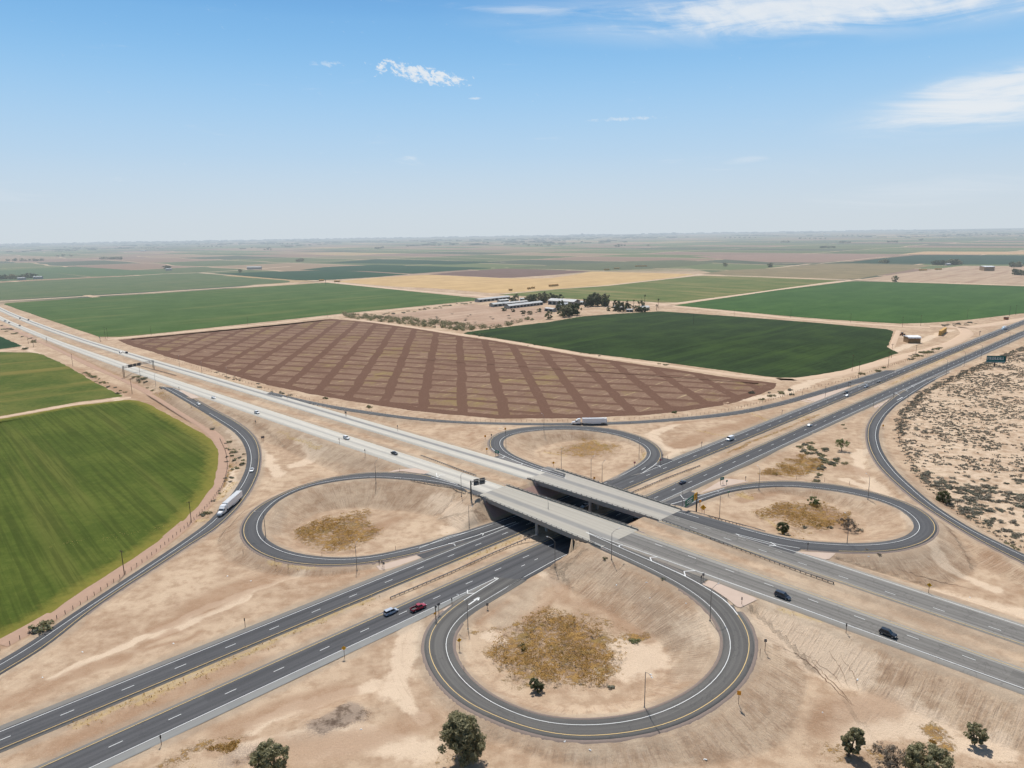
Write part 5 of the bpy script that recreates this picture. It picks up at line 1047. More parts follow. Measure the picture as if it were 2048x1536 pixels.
SG = [(872,1240.5,5.2,'double',43,'tall sign post with an orange plate halfway up, at the paved tip'), (877.8,1228,3.9,'blue',43,'shorter sign post behind the one with the orange plate'), (904,1208.5,2.4,'marker',0,'dark marker board at the gore left of the nearest loop'), (689,1315,3.4,'yellow',10,'yellow diamond sign on the near verge of the dark highway'), (490.6,1254.5,3.3,'marker',0,'dark narrow sign on the verge between ramp and highway'), (323,1490,2.9,'marker',20,'thin dark post at the lower left edge of the highway'), (919,1298.8,3.4,'yellow',20,'yellow diamond sign inside the nearest loop'), (928,1342.8,2.2,'post',0,'small brown post inside the nearest loop'), (975,1217,1.9,'back',0,'small dark board in the weeds at the top left of the nearest loop'), (1477,1408,3.6,'orange',-20,'square tan sign outside the lower right of the nearest loop'), (1529.7,1303,3.9,'back',-10,'reddish backed sign right of the nearest loop'), (1519.7,1313.5,2.6,'post',0,'bare post beside the reddish backed sign'), (1692,1266,3.2,'marker',-40,'thin dark sign on the near shoulder of the elevated road'), (1483.4,1209,2.6,'marker',-30,'dark sign at the lower tip of the pink paving'), (1402,1165,2.6,'marker',0,'shorter of two dark boards at the upper tip of the pink paving'), (1406,1162.5,2.9,'back',0,'taller of two dark boards at the upper tip of the pink paving'), (1857,1187,3.3,'yellow',-40,'orange diamond sign on the far shoulder of the elevated road'), (758.6,1129,1.9,'marker',0,'left of three dark posts below the left loop'), (764.6,1134.6,2.9,'marker',0,'middle of three dark posts below the left loop'), (768,1136.7,2.5,'back',0,'right of three dark posts below the left loop'), (791.4,1100.8,2.0,'post',0,'lone post above the lower rim of the left loop'), (644,1112.5,1.7,'post',0,'thin post on the inner lower rim of the left loop'), (550,1126,2.2,'post',0,'left post outside the lower rim of the left loop'), (576.6,1138.5,2.2,'post',0,'right post outside the lower rim of the left loop'), (486.7,1108.6,2.1,'post',0,'lone post left of the left loop'), (526,883,3.2,'wide',30,'two post sign back on the sand between ramp and pale road'), (511,846,1.6,'back',0,'small sign back on the near verge of the pale road'), (692,833,3.3,'wide',-40,'sign on splayed posts before the thin far ramp'), (795.6,862,3.6,'back',-40,'grey sign back by the far carriageway'), (679,888,3.4,'back',-40,'grey sign back opposite the white car'), (730.5,911.6,3.6,'back',-40,'grey sign back on the near edge left of the dark car'), (799.5,943.6,2.2,'post',0,'thin post above the top rim of the left loop'), (358.6,780.5,2.6,'back',-30,'dark sign at the tip where the left ramp leaves'), (382.8,815.6,2.6,'marker',-30,'thin dark sign on the outer edge of the left ramp'), (574.5,799,3.4,'orange',-45,'orange sign at the start of the thin far ramp'), (970.6,879.4,2.5,'orange',0,'left of two yellow signs left of the far loop'), (983,878,2.9,'back',0,'grey sign right of the small yellow one by the far loop'), (973.7,906.8,2.9,'orange',0,'yellow sign nearest the pale road left of the far loop'), (1010.7,866,3.0,'orange',0,'yellow sign on the top left rim of the far loop'), (994,912.5,3.0,'green',-30,'green exit sign on two posts before the far loop'), (1107,935.4,3.0,'yellow',0,'yellow diamond sign behind the farther bridge start'), (1269,932.8,2.6,'red',0,'red and white sign inside the far loop'), (1320.8,929,3.1,'red',0,'red and white sign right of the far loop'), (1325,922,3.9,'marker',0,'dark post behind the red sign right of the far loop'), (1335,919.8,2.5,'post',0,'bare dark post right of the far loop'), (1283.6,906.8,2.6,'post',0,'thin post inside the right rim of the far loop'), (1257.6,883,1.9,'post',0,'thin post on the upper right rim of the far loop'), (1188.5,961.5,1.8,'orange',0,'small yellow sign just over the far parapet'), (1403,895,3.4,'back',40,'grey sign back opposite the white van'), (1563.8,830,3.2,'back',40,'sign back on the sand below the thin far ramp'), (1522,820.8,2.6,'marker',40,'thin dark sign at the edge of the thin far ramp'), (1491,961.5,2.4,'marker',0,'brown post left of the dry weed triangle'), (1593,958.9,2.0,'post',0,'left post below the dry weed triangle'), (1649,964,2.4,'post',0,'right post below the dry weed triangle'), (1698.7,970.6,2.0,'post',0,'thin post above the right loop'), (1551.6,978,1.8,'post',0,'thin post on the inner top rim of the right loop'), (1443.5,969,3.6,'green',30,'large green sign on two posts at the pink gore'), (1453,970.6,2.6,'greens',30,'smaller green sign beside the two post green one'), (1456.5,992.7,2.6,'greens',30,'green sign on one post inside the right loop'), (1399.7,1013.5,3.0,'orange',10,'yellow sign on the left slope of the right loop'), (1406,1028,3.3,'bigyellow',-20,'large yellow diamond warning sign on two posts'), (1615,1100.8,3.2,'marker',-20,'dark board at the tip of the right loop ramp'), (1604.4,791,3.2,'marker',40,'thin sign on the far side of the thin ramp'), (1651,780,3.0,'back',40,'sign back behind the thin far ramp'), (1650,796,3.6,'back',40,'sign back on the far pink gore'), (1673.4,780,3.2,'marker',40,'thin dark sign on the far ramp edge'), (1697,774.5,4.4,'back',0,'left of two dark boards at the far gore'), (1700.5,774.5,4.4,'back',0,'right of two dark boards at the far gore'), (1787,795.6,3.2,'back',0,'dark board at the gore of the right outer ramp'), (1746.4,815,4.4,'back',30,'sign back on the pink gore before the right outer ramp'), (1765.6,858,2.6,'orange',0,'small yellow sign right of the right outer ramp'), (1816,796.7,2.6,'marker',0,'dark post on the far edge of the right outer ramp'), (1959,671,5.0,'wide',30,'distant two post sign by the far highway edge'), (93.8,684.5,5.8,'wide',-40,'distant two post sign beside the pale road at left'), (200.8,683.8,6.2,'green',-40,'distant green sign at the corner of the green field')]
for a in SG: sign(*a[:6])
# ---------------------------------------------------------------- sign gantry across the pale road
def gantry():
    a = AT(248.5, 755); b = AT(307.5, 738); a[2] = float(TH(a[0], a[1])); b[2] = float(TH(b[0], b[1])); mid = (a + b) / 2; d = b - a; L_ = float(np.linalg.norm(d[:2])); ang = math.atan2(d[1], d[0]); zt = 8.6 + mid[2]
    r = empty('sign_gantry', (mid[0], mid[1], 0), ang); tag(r, 'steel truss gantry with sign backs spanning the pale carriageway', 'sign gantry')
    for s, p in ((-1, a), (1, b)):
        for y_ in (-.7, .7): mb = MB(); mb.tube((s * L_ / 2, y_, p[2] - .3), (s * L_ / 2, y_, zt + .8), .22, n=8); mb.build('post', M_dark, r)
    mb = MB(); n = 14
    for y_ in (-.7, .7):
        for z_ in (zt - .9, zt + .7): mb.tube((-L_ / 2, y_, z_), (L_ / 2, y_, z_), .13, n=6)
        for i in range(n):
            x0 = -L_ / 2 + L_ * i / n; x1 = x0 + L_ / n; mb.tube((x0, y_, zt - .9 if i % 2 else zt + .7), (x1, y_, zt + .7 if i % 2 else zt - .9), .08, n=5)
    mb.build('truss', M_steel, r)
    bx = -.36
    for w_ in (.15, .12, .13):
        mb = MB(); mb.box((L_ * (bx + w_ / 2), -.95, zt), (L_ * w_ * .93, .12, 2.7)); 
        for k in range(4): mb.box((L_ * (bx + w_ * (k + .5) / 4), -1.06, zt), (.12, .1, 2.5))
        mb.build('sign_board', M_sback, r); bx += w_ + .012
gantry()
def cantilever(px, py, tx, ty, ex, ey, label, front, hh):
    p = AT(px, py); hgt = hh; q = G(ex, ey, p[2] + hgt - 1.0); d = q - p; L_ = float(np.linalg.norm(d[:2])); ang = math.atan2(d[1], d[0])
    r = empty('cantilever_sign', tuple(p), ang); tag(r, label, 'overhead sign')
    mb = MB(); mb.tube((0, 0, -.3), (0, 0, hgt), .34, .26, n=12); mb.build('post', M_dark, r)
    mb = MB(); mb.tube((0, 0, hgt - .5), (L_, 0, hgt - .5), .17, n=8); mb.tube((0, 0, hgt - 1.8), (L_, 0, hgt - 1.8), .14, n=8)
    for i in range(7): mb.tube((L_ * i / 7, 0, hgt - .5 if i % 2 else hgt - 1.8), (L_ * (i + 1) / 7, 0, hgt - 1.8 if i % 2 else hgt - .5), .07, n=5)
    mb.build('arm', M_steel, r)
    sgn = 1 if front else -1
    # boards: y side facing traffic
    if front:
        sd = -1 if math.sin(ang) * 0 + math.cos(ang) > 0 else 1
        b = MB(); b.box((L_ * .64, sd * .38, hgt - 1.3), (L_ * .66, .1, 3.1)); g = b.build('green_board', M_sgreen, r)
        q = MB(); q.box((L_ * .64, sd * .46, hgt - .7), (L_ * .42, .02, .34)); q.box((L_ * .68, sd * .46, hgt - 1.5), (L_ * .36, .02, .34)); q.box((L_ * .58, sd * .46, hgt - 2.2), (L_ * .2, .02, .25)); q.build('lettering', M_swhite, g)
        b = MB(); b.box((L_ * .185, sd * .38, hgt - 1.1), (L_ * .24, .1, 3.0)); y = b.build('yellow_board', M_syel, r)
        q = MB(); q.box((L_ * .14, sd * .46, hgt - 1.1), (.35, .02, 2.0)); q.box((L_ * .22, sd * .46, hgt - 1.1), (.35, .02, 2.0)); q.box((L_ * .18, sd * .46, hgt - .5), (L_ * .14, .02, .3)); q.build('arrow', M_dark, y)
    else:
        x0 = .2
        for w_ in (.36, .38):
            b = MB(); b.box((L_ * (x0 + w_ / 2), .4, hgt - 1.3), (L_ * w_ * .95, .1, 3.0))
            for k in range(4): b.box((L_ * (x0 + w_ * (k + .5) / 4), .3, hgt - 1.3), (.15, .12, 2.8))
            b.build('sign_back', M_sback, r); x0 += w_ + .02
cantilever(942.4, 997.7, 941, 960.5, 972, 960, 'dark overhead sign arm seen from behind at the left end of the nearer bridge', False, 8.6)
cantilever(1392.5, 1024, 1393.4, 992, 1368, 1007, 'overhead sign arm with green and yellow boards past the farther bridge', True, 9.2)
# ---------------------------------------------------------------- billboard
def billboard():
    p = AT(1988.5, 732.5); r = empty('billboard', tuple(p), math.radians(-14)); r.scale = (.62, .62, .8); tag(r, 'teal billboard with white lettering on a dark single post in the scrub', 'billboard')
    mb = MB(); mb.tube((0, 0, -.3), (0, 0, 5.2), .7, n=12); mb.build('post', m_plain('dark red steel', (.07, .03, .03), .6), r)
    W_, H_ = 24.0, 6.8
    mb = MB(); mb.box((1.0, 0, 5.0 + H_ / 2), (W_, .6, H_)); b = mb.build('panel', m_plain('billboard teal', (.006, .10, .095), .5, scale=.2), r)
    mb = MB(); mb.box((1.0, -.9, 4.7), (W_, 1.2, .5)); mb.build('catwalk', m_plain('catwalk grey', (.25, .35, .37), .5), r)
    mb = MB(); mb.box((1.0, -.36, 5.9), (W_ - 1, .02, .5)); mb.build('stripe', m_plain('pale teal', (.2, .42, .42), .5), b)
    rnd = random.Random(4); x_ = -10.2; mb = MB()     # the lettering is too far off to read: strokes of its height and spacing
    while x_ < 11.0:
        w_ = rnd.uniform(.7, 1.25); k = rnd.choice('OHLT')
        if k in 'OHL': mb.box((x_, -.36, 9.0), (.34, .02, 3.0))
        if k in 'OH': mb.box((x_ + w_, -.36, 9.0), (.34, .02, 3.0))
        if k == 'T': mb.box((x_ + w_ / 2, -.36, 9.0), (.36, .02, 3.0))
        mb.box((x_ + w_ / 2, -.365, 7.7 if k in 'LO' else 10.3 if k == 'T' else 9.1), (w_, .02, .4)); x_ += w_ + .62
    mb.build('lettering', M_swhite, b)
    mb = MB(); M_ = []; mb.add([(13.0, .0, 5.0), (16.0, 5.5, 5.0), (16.0, 5.5, 11.8), (13.0, 0, 11.8), (13.2, -.3, 5.0), (16.2, 5.2, 5.0), (16.2, 5.2, 11.8), (13.2, -.3, 11.8)], [(0, 1, 2, 3), (7, 6, 5, 4), (0, 4, 5, 1), (3, 2, 6, 7), (1, 5, 6, 2), (0, 3, 7, 4)]); mb.build('back_panel', m_plain('billboard back dark', (.02, .025, .03), .7), r)
billboard()
# ---------------------------------------------------------------- right-of-way fences
M_wire = m_plain('fence wire', (.25, .22, .19), .6, metal=.3)
def fence(pts, label, n_posts, h=1.5):
    W = smooth_curve(np.array([AT(*p) for p in pts]), 3.0, 5); W = resample(W, n=max(n_posts * 2, 20)); W[:, 2] = TH(W[:, 0], W[:, 1])
    o = Vector(W[0]); r = empty('wire_fence', o); tag(r, label, 'fence'); V = W - np.array(o); mb = MB()
    for hh in (.6, 1.3):
        for a, b in zip(V, V[1:]): mb.add([(a[0], a[1], a[2] + hh), (b[0], b[1], b[2] + hh), (b[0], b[1], b[2] + hh + .022), (a[0], a[1], a[2] + hh + .022)], [(0, 1, 2, 3)])
    mb.build('wire', M_wire, r)
    pm = MB(); pm.box((0, 0, h / 2), (.13, .13, h)); f = None
    for p in resample(V, n=min(100, n_posts)):
        if f is None: f = pm.build('post', M_wood, r); c = f
        else: c = f.copy(); link(c, r)
        c.location = tuple(p)
fence([(0,1302),(60,1268),(130,1230),(249,1151),(300,1115),(383,1046),(420,1008),(448,970),(456,935),(452,905),(440,880)], 'wire fence between the near green field track and the left ramp', 75)
fence([(330,716),(456,755),(534,779),(620,800),(750,826),(850,838)], 'wire fence between the pale road and the harrowed field', 70)
fence([(850,838),(1000,844),(1200,842),(1350,835),(1450,823),(1540,802),(1600,782)], 'wire fence between the thin far ramp and the harrowed field', 90)
fence([(1600,782),(1690,762),(1760,738),(1860,708),(1930,690)], 'wire fence beside the farm road right of the deep green field', 70)
fence([(2048,708),(1960,740),(1860,775),(1815,815),(1795,860),(1800,890),(1830,935),(1880,985),(1950,1035),(2048,1085)], 'wire fence around the desert scrub', 95)
# ---------------------------------------------------------------- vehicles
M_glass = (lambda t: t.out((.02, .025, .03), .12, spec=.6))(NT('car glass'))
M_tyre = m_plain('tyre rubber', (.02, .02, .02), .85); M_rim = m_plain('wheel rim', (.35, .35, .36), .35, metal=.7)
M_hl = m_plain('headlight glass', (.7, .7, .68), .2); M_tl = m_plain('tail light red', (.30, .01, .01), .3); M_trim = m_plain('black trim', (.03, .03, .032), .5)
PAINT = {}
def paint(name, col, rough=.3):
    if name not in PAINT: PAINT[name] = m_plain('paint ' + name, col, rough, var=.03, coat=.6, spec=.5)
    return PAINT[name]
def ring(x, hw, z0_, z1_, ch=.12, top=.9):
    """car cross-section at x: sill, flank, shoulder, roof line"""
    return [(x, -hw * .92, z0_), (x, -hw, z0_ + .18), (x, -hw, z1_ - ch), (x, -hw * top, z1_), (x, hw * top, z1_), (x, hw, z1_ - ch), (x, hw, z0_ + .18), (x, hw * .92, z0_)]
def wheels(r, xs_, hw, rad, wd=.24, pair=False):
    for x_ in xs_:
        for s in (-1, 1):
            mb = MB(); mb.tube((x_, s * (hw - wd), rad), (x_, s * (hw + .01), rad), rad, n=16); w_ = mb.build('wheel', M_tyre, r)
            mb = MB(); mb.tube((x_, s * (hw - .02), rad), (x_, s * (hw + .03), rad), rad * .6, n=12); mb.build('rim', M_rim, w_)
def lights(r, xf, xr_, hw, zf, zr_):
    for s in (-1, 1):
        mb = MB(); mb.box((xf, s * hw * .74, zf), (.12, .36, .18)); mb.build('headlight', M_hl, r)
        mb = MB(); mb.box((xr_, s * hw * .84, zr_), (.08, .22, .28)); mb.build('tail_light', M_tl, r)
def car(kind, pt, name=None):
    r = empty(name or kind); P = {'sedan': dict(L=4.8, W=.92, hood=.92, roof=1.45, body=[(-2.38,.72,.5,.80),(-2.3,.84,.32,.98),(-1.5,.92,.28,1.0),(0,.93,.26,.94),(1.1,.92,.26,.92),(1.9,.88,.28,.84),(2.32,.78,.32,.70),(2.4,.6,.42,.6)], gl=[(-1.75,.72,.98),(-1.0,.66,1.42),(.15,.66,1.44),(1.0,.72,.93)], wh=(-1.45,1.42), rad=.34),
         'suv': dict(L=4.8, W=.96, roof=1.75, body=[(-2.38,.84,.5,1.05),(-2.34,.93,.35,1.12),(-1.5,.96,.32,1.12),(0,.97,.3,1.08),(1.0,.96,.3,1.06),(1.9,.92,.32,1.0),(2.3,.84,.36,.86),(2.38,.7,.46,.7)], gl=[(-2.3,.80,1.10),(-1.95,.74,1.70),(.25,.74,1.74),(1.05,.80,1.06)], wh=(-1.45,1.45), rad=.38),
         'minivan': dict(L=5.1, W=.98, roof=1.78, body=[(-2.52,.86,.5,1.0),(-2.48,.95,.32,1.08),(-1.5,.98,.28,1.08),(0,.99,.26,1.04),(1.3,.97,.26,1.0),(2.0,.92,.3,.9),(2.45,.8,.34,.74),(2.55,.62,.44,.62)], gl=[(-2.42,.82,1.06),(-2.15,.76,1.74),(.55,.76,1.76),(1.6,.80,.98)], wh=(-1.5,1.55), rad=.36),
         'van': dict(L=5.9, W=1.02, roof=2.55, body=[(-2.95,.98,.45,2.45),(-2.9,1.0,.4,2.5),(0,1.02,.35,2.55),(1.4,1.0,.35,2.5),(2.0,.98,.35,1.55),(2.75,.9,.4,1.15),(2.95,.8,.5,.9)], gl=[(1.35,.93,1.4),(1.5,.90,2.2),(1.66,.90,2.14),(2.35,.86,1.4)], wh=(-1.8,1.95), rad=.38)}[kind]
    mb = MB(); mb.loft([ring(x, w_, a, b, .14) for x, w_, a, b in P['body']]); body = mb.build('body', pt, r)
    g = P['gl']; tp = .03
    mb = MB(); mb.loft([[(x, -w_, zb_ - .12 if i in (0, 3) else P['body'][2][3] - .1), (x, -w_ * (1 if i in (0, 3) else .97), zb_), (x, w_ * (1 if i in (0, 3) else .97), zb_), (x, w_, zb_ - .12 if i in (0, 3) else P['body'][2][3] - .1)] for i, (x, w_, zb_) in enumerate(g)]) if kind == 'van' else mb.loft([[(g[0][0], -g[0][1], .9), (g[0][0], -g[0][1], g[0][2]), (g[0][0], g[0][1], g[0][2]), (g[0][0], g[0][1], .9)]] + [[(x, -P['W'] * .86, .9), (x, -w_, zb_), (x, w_, zb_), (x, P['W'] * .86, .9)] for x, w_, zb_ in g[1:3]] + [[(g[3][0], -g[3][1], .86), (g[3][0], -g[3][1], g[3][2]), (g[3][0], g[3][1], g[3][2]), (g[3][0], g[3][1], .86)]])
    mb.build('window', M_glass, r)
    if kind != 'van':
        mb = MB(); mb.box(((g[1][0] + g[2][0]) / 2, 0, g[2][2] + .015), (g[2][0] - g[1][0] + .16, g[1][1] * 2 + .04, .06), taper=.95); mb.build('roof', pt, r)
        for s in (-1, 1):      # pillars
            for x_, in ((g[1][0] + (g[2][0] - g[1][0]) * .52,),):
                mb = MB(); mb.tube((x_, s * (P['W'] * .86 + .005), .98), (x_, s * (g[1][1] + .01), g[1][2]), .045, n=6); mb.build('pillar', pt, r)
    wheels(r, P['wh'], P['W'], P['rad']); lights(r, P['body'][-2][0] - .03, P['body'][0][0], P['W'], P['body'][-2][3] - .08 if kind != 'van' else 1.0, .92)
    mb = MB(); mb.box((0, 0, .32), (P['L'] * .86, P['W'] * 1.7, .22)); mb.build('underbody', M_trim, r)
    for s in (-1, 1): mb = MB(); mb.box((g[3][0] - .15, s * (P['W'] + .1), 1.0 if kind != 'van' else 1.5), (.12, .2, .15)); mb.build('mirror', pt, r)
    return r
def pickup(pt):
    r = empty('pickup_truck')
    mb = MB(); mb.loft([ring(x, w_, a, b, .12, .94) for x, w_, a, b in [(-.75,1.0,.45,1.25),(0,1.01,.42,1.22),(1.2,1.0,.42,1.2),(2.2,.98,.45,1.15),(2.75,.92,.5,1.0),(2.88,.8,.55,.85)]]); mb.build('body', pt, r)
    mb = MB(); mb.box((-1.85, 0, .72), (2.2, 1.9, .12))
    for s in (-1, 1): mb.box((-1.85, s * .95, .95), (2.2, .1, .62))
    mb.box((-2.92, 0, .93), (.09, 1.92, .6)); mb.build('cargo_bed', pt, r)
    mb = MB(); mb.box((-1.85, 0, .80), (2.1, 1.76, .03)); mb.build('bed_liner', M_trim, r)
    mb = MB(); mb.loft([[(x, -.86, 1.15), (x, -w_, z_), (x, w_, z_), (x, .86, 1.15)] for x, w_, z_ in [(-.72,.84,1.2),(-.5,.74,1.82),(.75,.74,1.86),(1.45,.80,1.18)]]); mb.build('window', M_glass, r)
    mb = MB(); mb.box((.12, 0, 1.88), (1.42, 1.5, .07), taper=.94); mb.build('roof', pt, r)
    for s in (-1, 1): mb = MB(); mb.tube((.2, s * .87, 1.15), (.2, s * .75, 1.85), .05, n=6); mb.build('pillar', pt, r)
    wheels(r, (-1.85, 1.85), 1.0, .42, .28); lights(r, 2.8, -2.95, 1.0, .95, 1.0)
    mb = MB(); mb.box((0, 0, .45), (5.2, 1.6, .2)); mb.build('underbody', M_trim, r); mb = MB(); mb.box((-3.02, 0, .55), (.16, 1.9, .2)); mb.build('bumper', M_rim, r)
    return r
def semi(pt, trailer_m, tl=16.1, box=True):
    r = empty('semi_truck')
    mb = MB(); mb.loft([[(x, -w_, .75), (x, -w_, z_ - .2), (x, -w_ * .8, z_), (x, w_ * .8, z_), (x, w_, z_ - .2), (x, w_, .75)] for x, w_, z_ in [(8.0,1.1,2.1),(9.4,1.0,1.95),(10.1,.92,1.75),(10.35,.75,1.45)]]); mb.build('hood', pt, r)
    mb = MB(); mb.loft([[(x, -1.2, .8), (x, -1.22, z_ - .25), (x, -1.0, z_), (x, 1.0, z_), (x, 1.22, z_ - .25), (x, 1.2, .8)] for x, z_ in [(4.7,3.95),(6.2,3.9),(7.0,3.3),(7.6,2.95),(8.1,2.1)]]); cb = mb.build('cab', pt, r)
    mb = MB(); mb.add([(7.66, -1.02, 2.82), (7.66, 1.02, 2.82), (8.16, 1.06, 2.16), (8.16, -1.06, 2.16), (7.5, -1.0, 2.8), (7.5, 1.0, 2.8), (7.9, 1.0, 2.1), (7.9, -1.0, 2.1)], [(0, 3, 2, 1), (4, 5, 6, 7), (0, 1, 5, 4), (3, 7, 6, 2), (0, 4, 7, 3), (1, 2, 6, 5)]); mb.build('windshield', M_glass, cb)
    for s in (-1, 1):
        mb = MB(); mb.box((7.15, s * 1.22, 2.4), (.8, .05, .7)); mb.build('side_window', M_glass, cb)
        mb = MB(); mb.tube((5.3, s * .95, .75), (7.4, s * .95, .75), .33, n=10); mb.build('fuel_tank', M_rim, r)
        mb = MB(); mb.box((8.0, s * 1.42, 2.2), (.1, .25, .6)); mb.build('mirror', M_trim, cb)
        mb = MB(); mb.box((10.2, s * .8, 1.35), (.2, .3, .25)); mb.build('headlight', M_hl, r)
    mb = MB(); mb.box((10.35, 0, .65), (.25, 2.2, .4)); mb.build('bumper', M_rim, r)
    mb = MB(); mb.box((5.6, 0, .85), (9.2, .9, .25)); mb.build('chassis', M_trim, r)
    x1 = 3.5; x0 = x1 - tl
    mb = MB(); mb.box(((x0 + x1) / 2, 0, 2.62), (tl, 2.58, 2.86)); t_ = mb.build('trailer', trailer_m, r)
    mb = MB(); mb.box(((x0 + x1) / 2, 0, 4.07), (tl - .1, 2.5, .04)); mb.build('trailer_roof', m_plain('trailer roof', (.46, .47, .48), .6), t_)
    for k in range(int(tl)):
        pass
    mb = MB(); mb.box(((x0 + x1) / 2, 0, 1.12), (tl, 2.5, .16)); mb.build('side_rail', M_trim, t_)
    for s in (-1, 1): mb = MB(); mb.box((x0 + tl * .45, s * 1.22, .85), (6.5, .04, .55)); mb.build('side_skirt', trailer_m, t_); mb = MB(); mb.tube((x1 - 2.6, s * .8, .1), (x1 - 2.6, s * .8, 1.1), .08, n=6); mb.build('landing_leg', M_trim, t_)
    wheels(r, (9.1,), 1.12, .5, .3); wheels(r, (4.3, 3.1, x0 + 2.8, x0 + 1.6), 1.24, .5, .55)
    return r
PROTO = {}
def place(kind, colname, col, px, py, hx, hy, label, cat, s=1.0, road=True):
    k = (kind, colname)
    if k in PROTO: o = copy_tree(PROTO[k])
    else:
        pt = paint(colname, col)
        o = pickup(pt) if kind == 'pickup' else semi(pt, paint('trailer white', (.72, .73, .74), .5)) if kind == 'semi' else semi(pt, paint('trailer white', (.72, .73, .74), .5), 8.0) if kind == 'shortsemi' else car(kind, pt)
        PROTO[k] = o
    p = AT(px, py, road) if road else G(px, py, 0.0); q = AT(hx, hy, road) if road else G(hx, hy, 0.0); a = math.atan2(q[1] - p[1], q[0] - p[0]); d = math.hypot(q[0] - p[0], q[1] - p[1])
    o.location = (p[0], p[1], p[2] + .06); o.rotation_euler = (0, -math.atan2(q[2] - p[2], d), a)
    nm = {'sedan': 'sedan_car', 'suv': 'suv_car', 'minivan': 'minivan', 'van': 'cargo_van', 'pickup': 'pickup_truck', 'semi': 'semi_truck', 'shortsemi': 'semi_truck'}[kind]
    o.name = nm; o.name = nm; tag(o, label, cat); o.scale = (s, s, s)
    return o
WHT, BLK, SIL, BLU, RED = (.74, .74, .73), (.012, .014, .018), (.38, .41, .46), (.03, .045, .075), (.30, .008, .025)
place('semi', 'white', WHT, 458, 1017, 440, 1033, 'white semi truck with long box trailer coming down the left ramp', 'truck')
place('semi', 'pearl', (.7, .7, .69), 1175, 848.5, 1140, 848.9, 'white semi truck seen side on along the thin far ramp', 'truck')
place('sedan', 'white', WHT, 504, 942, 496, 962, 'white car on the left ramp behind the semi truck', 'car')
place('sedan', 'cream', (.7, .69, .66), 397, 809, 440, 836, 'white car entering the left ramp', 'car')
place('sedan', 'snow', (.76, .76, .76), 427, 797, 470, 811, 'white car on the pale road beside the ramp entrance', 'car')
place('suv', 'white', WHT, 514, 827, 600, 856, 'white van like car on the pale road, middle of its three', 'car')
place('suv', 'snow', (.76, .76, .76), 693, 878, 760, 901, 'white four wheel drive on the near pale carriageway', 'car')
place('sedan', 'black', BLK, 789, 908.5, 850, 929, 'black car with pale reflections nearing the nearer bridge', 'car')
place('van', 'white', WHT, 1460, 880.5, 1400, 905, 'white high roofed van on the dark highway', 'van')
place('sedan', 'blue', BLU, 1365, 967, 1420, 943, 'dark blue sedan beyond the farther bridge', 'car')
place('sedan', 'white', WHT, 1619, 852.5, 1660, 834, 'white car between the brown median weeds and dry triangle', 'car')
place('suv', 'black', BLK, 1691.5, 787.5, 1640, 807, 'black car side by side with a white one', 'car')
place('sedan', 'white', WHT, 1694, 792.5, 1640, 814.5, 'white car side by side with a black one', 'car')
place('suv', 'silver', SIL, 1732, 775, 1690, 792, 'silver blue car behind the side by side pair', 'car')
place('sedan', 'black', BLK, 1757, 765, 1710, 784, 'dark car farthest behind the side by side pair', 'car')
place('shortsemi', 'sky', (.55, .68, .75), 2009, 659, 1960, 676, 'pale blue and white truck far up the highway at the right', 'truck', 1.0)
place('minivan', 'silver', SIL, 782, 1227, 838, 1203, 'silver minivan behind the red pickup', 'minivan')
place('pickup', 'red', RED, 837, 1219, 900, 1191, 'red pickup truck with open dark bed', 'pickup truck')
place('minivan', 'navy', (.022, .03, .045), 1565, 1195, 1640, 1224, 'dark blue minivan right of the pink paving', 'minivan')
place('suv', 'black', BLK, 1776, 1271, 1850, 1300, 'black car nearest the right edge of the frame', 'car')
place('sedan', 'navy', (.022, .03, .045), 241, 706, 200, 692, 'left of two dark cars before the sign gantry', 'car', 1.1)
place('suv', 'navy', (.022, .03, .045), 253, 706.5, 200, 689, 'right of two dark cars before the sign gantry', 'car')
place('suv', 'black', BLK, 40, 637.5, 10, 628, 'distant dark car on the far pale carriageway, left one', 'car')
place('suv', 'black', BLK, 57, 640.5, 20, 629, 'distant dark car on the far pale carriageway, right one', 'car')
place('suv', 'white', WHT, 10.5, 643, 60, 660, 'distant white car at the left frame edge', 'car', 1.2)
place('sedan', 'black', BLK, 18.5, 646, 60, 660, 'distant dark car just behind the white one at the left edge', 'car', 1.1)
place('sedan', 'black', BLK, 39.5, 652, 80, 665, 'distant dark car on the near pale carriageway', 'car', 1.1)
place('sedan', 'silver', SIL, 1170, 1014, 1120, 1036, 'car in the shadow of the farther bridge', 'car', 1.0, False)
place('sedan', 'black', BLK, 1272, 1041, 1330, 1014, 'dark car in the shadow behind the nearer bridge', 'car', 1.0, False)
# ---------------------------------------------------------------- trees and bushes
def m_leaf(name, a, b, c, sc=.8, tr=.32):
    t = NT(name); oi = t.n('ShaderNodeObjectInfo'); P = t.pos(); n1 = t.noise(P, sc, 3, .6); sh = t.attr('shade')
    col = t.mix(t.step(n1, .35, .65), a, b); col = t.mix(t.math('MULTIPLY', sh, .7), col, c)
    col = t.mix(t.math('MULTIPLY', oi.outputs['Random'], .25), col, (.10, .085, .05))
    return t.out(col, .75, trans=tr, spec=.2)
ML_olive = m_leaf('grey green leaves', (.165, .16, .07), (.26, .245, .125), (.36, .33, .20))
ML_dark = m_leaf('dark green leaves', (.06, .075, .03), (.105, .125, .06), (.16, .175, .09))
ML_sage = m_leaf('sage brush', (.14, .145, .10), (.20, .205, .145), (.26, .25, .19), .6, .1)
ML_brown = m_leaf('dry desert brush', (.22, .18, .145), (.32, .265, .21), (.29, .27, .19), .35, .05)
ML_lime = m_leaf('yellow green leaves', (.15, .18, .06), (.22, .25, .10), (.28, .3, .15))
ML_twig = m_leaf('bare twigs', (.10, .075, .055), (.15, .12, .09), (.2, .17, .13), .6, .0)
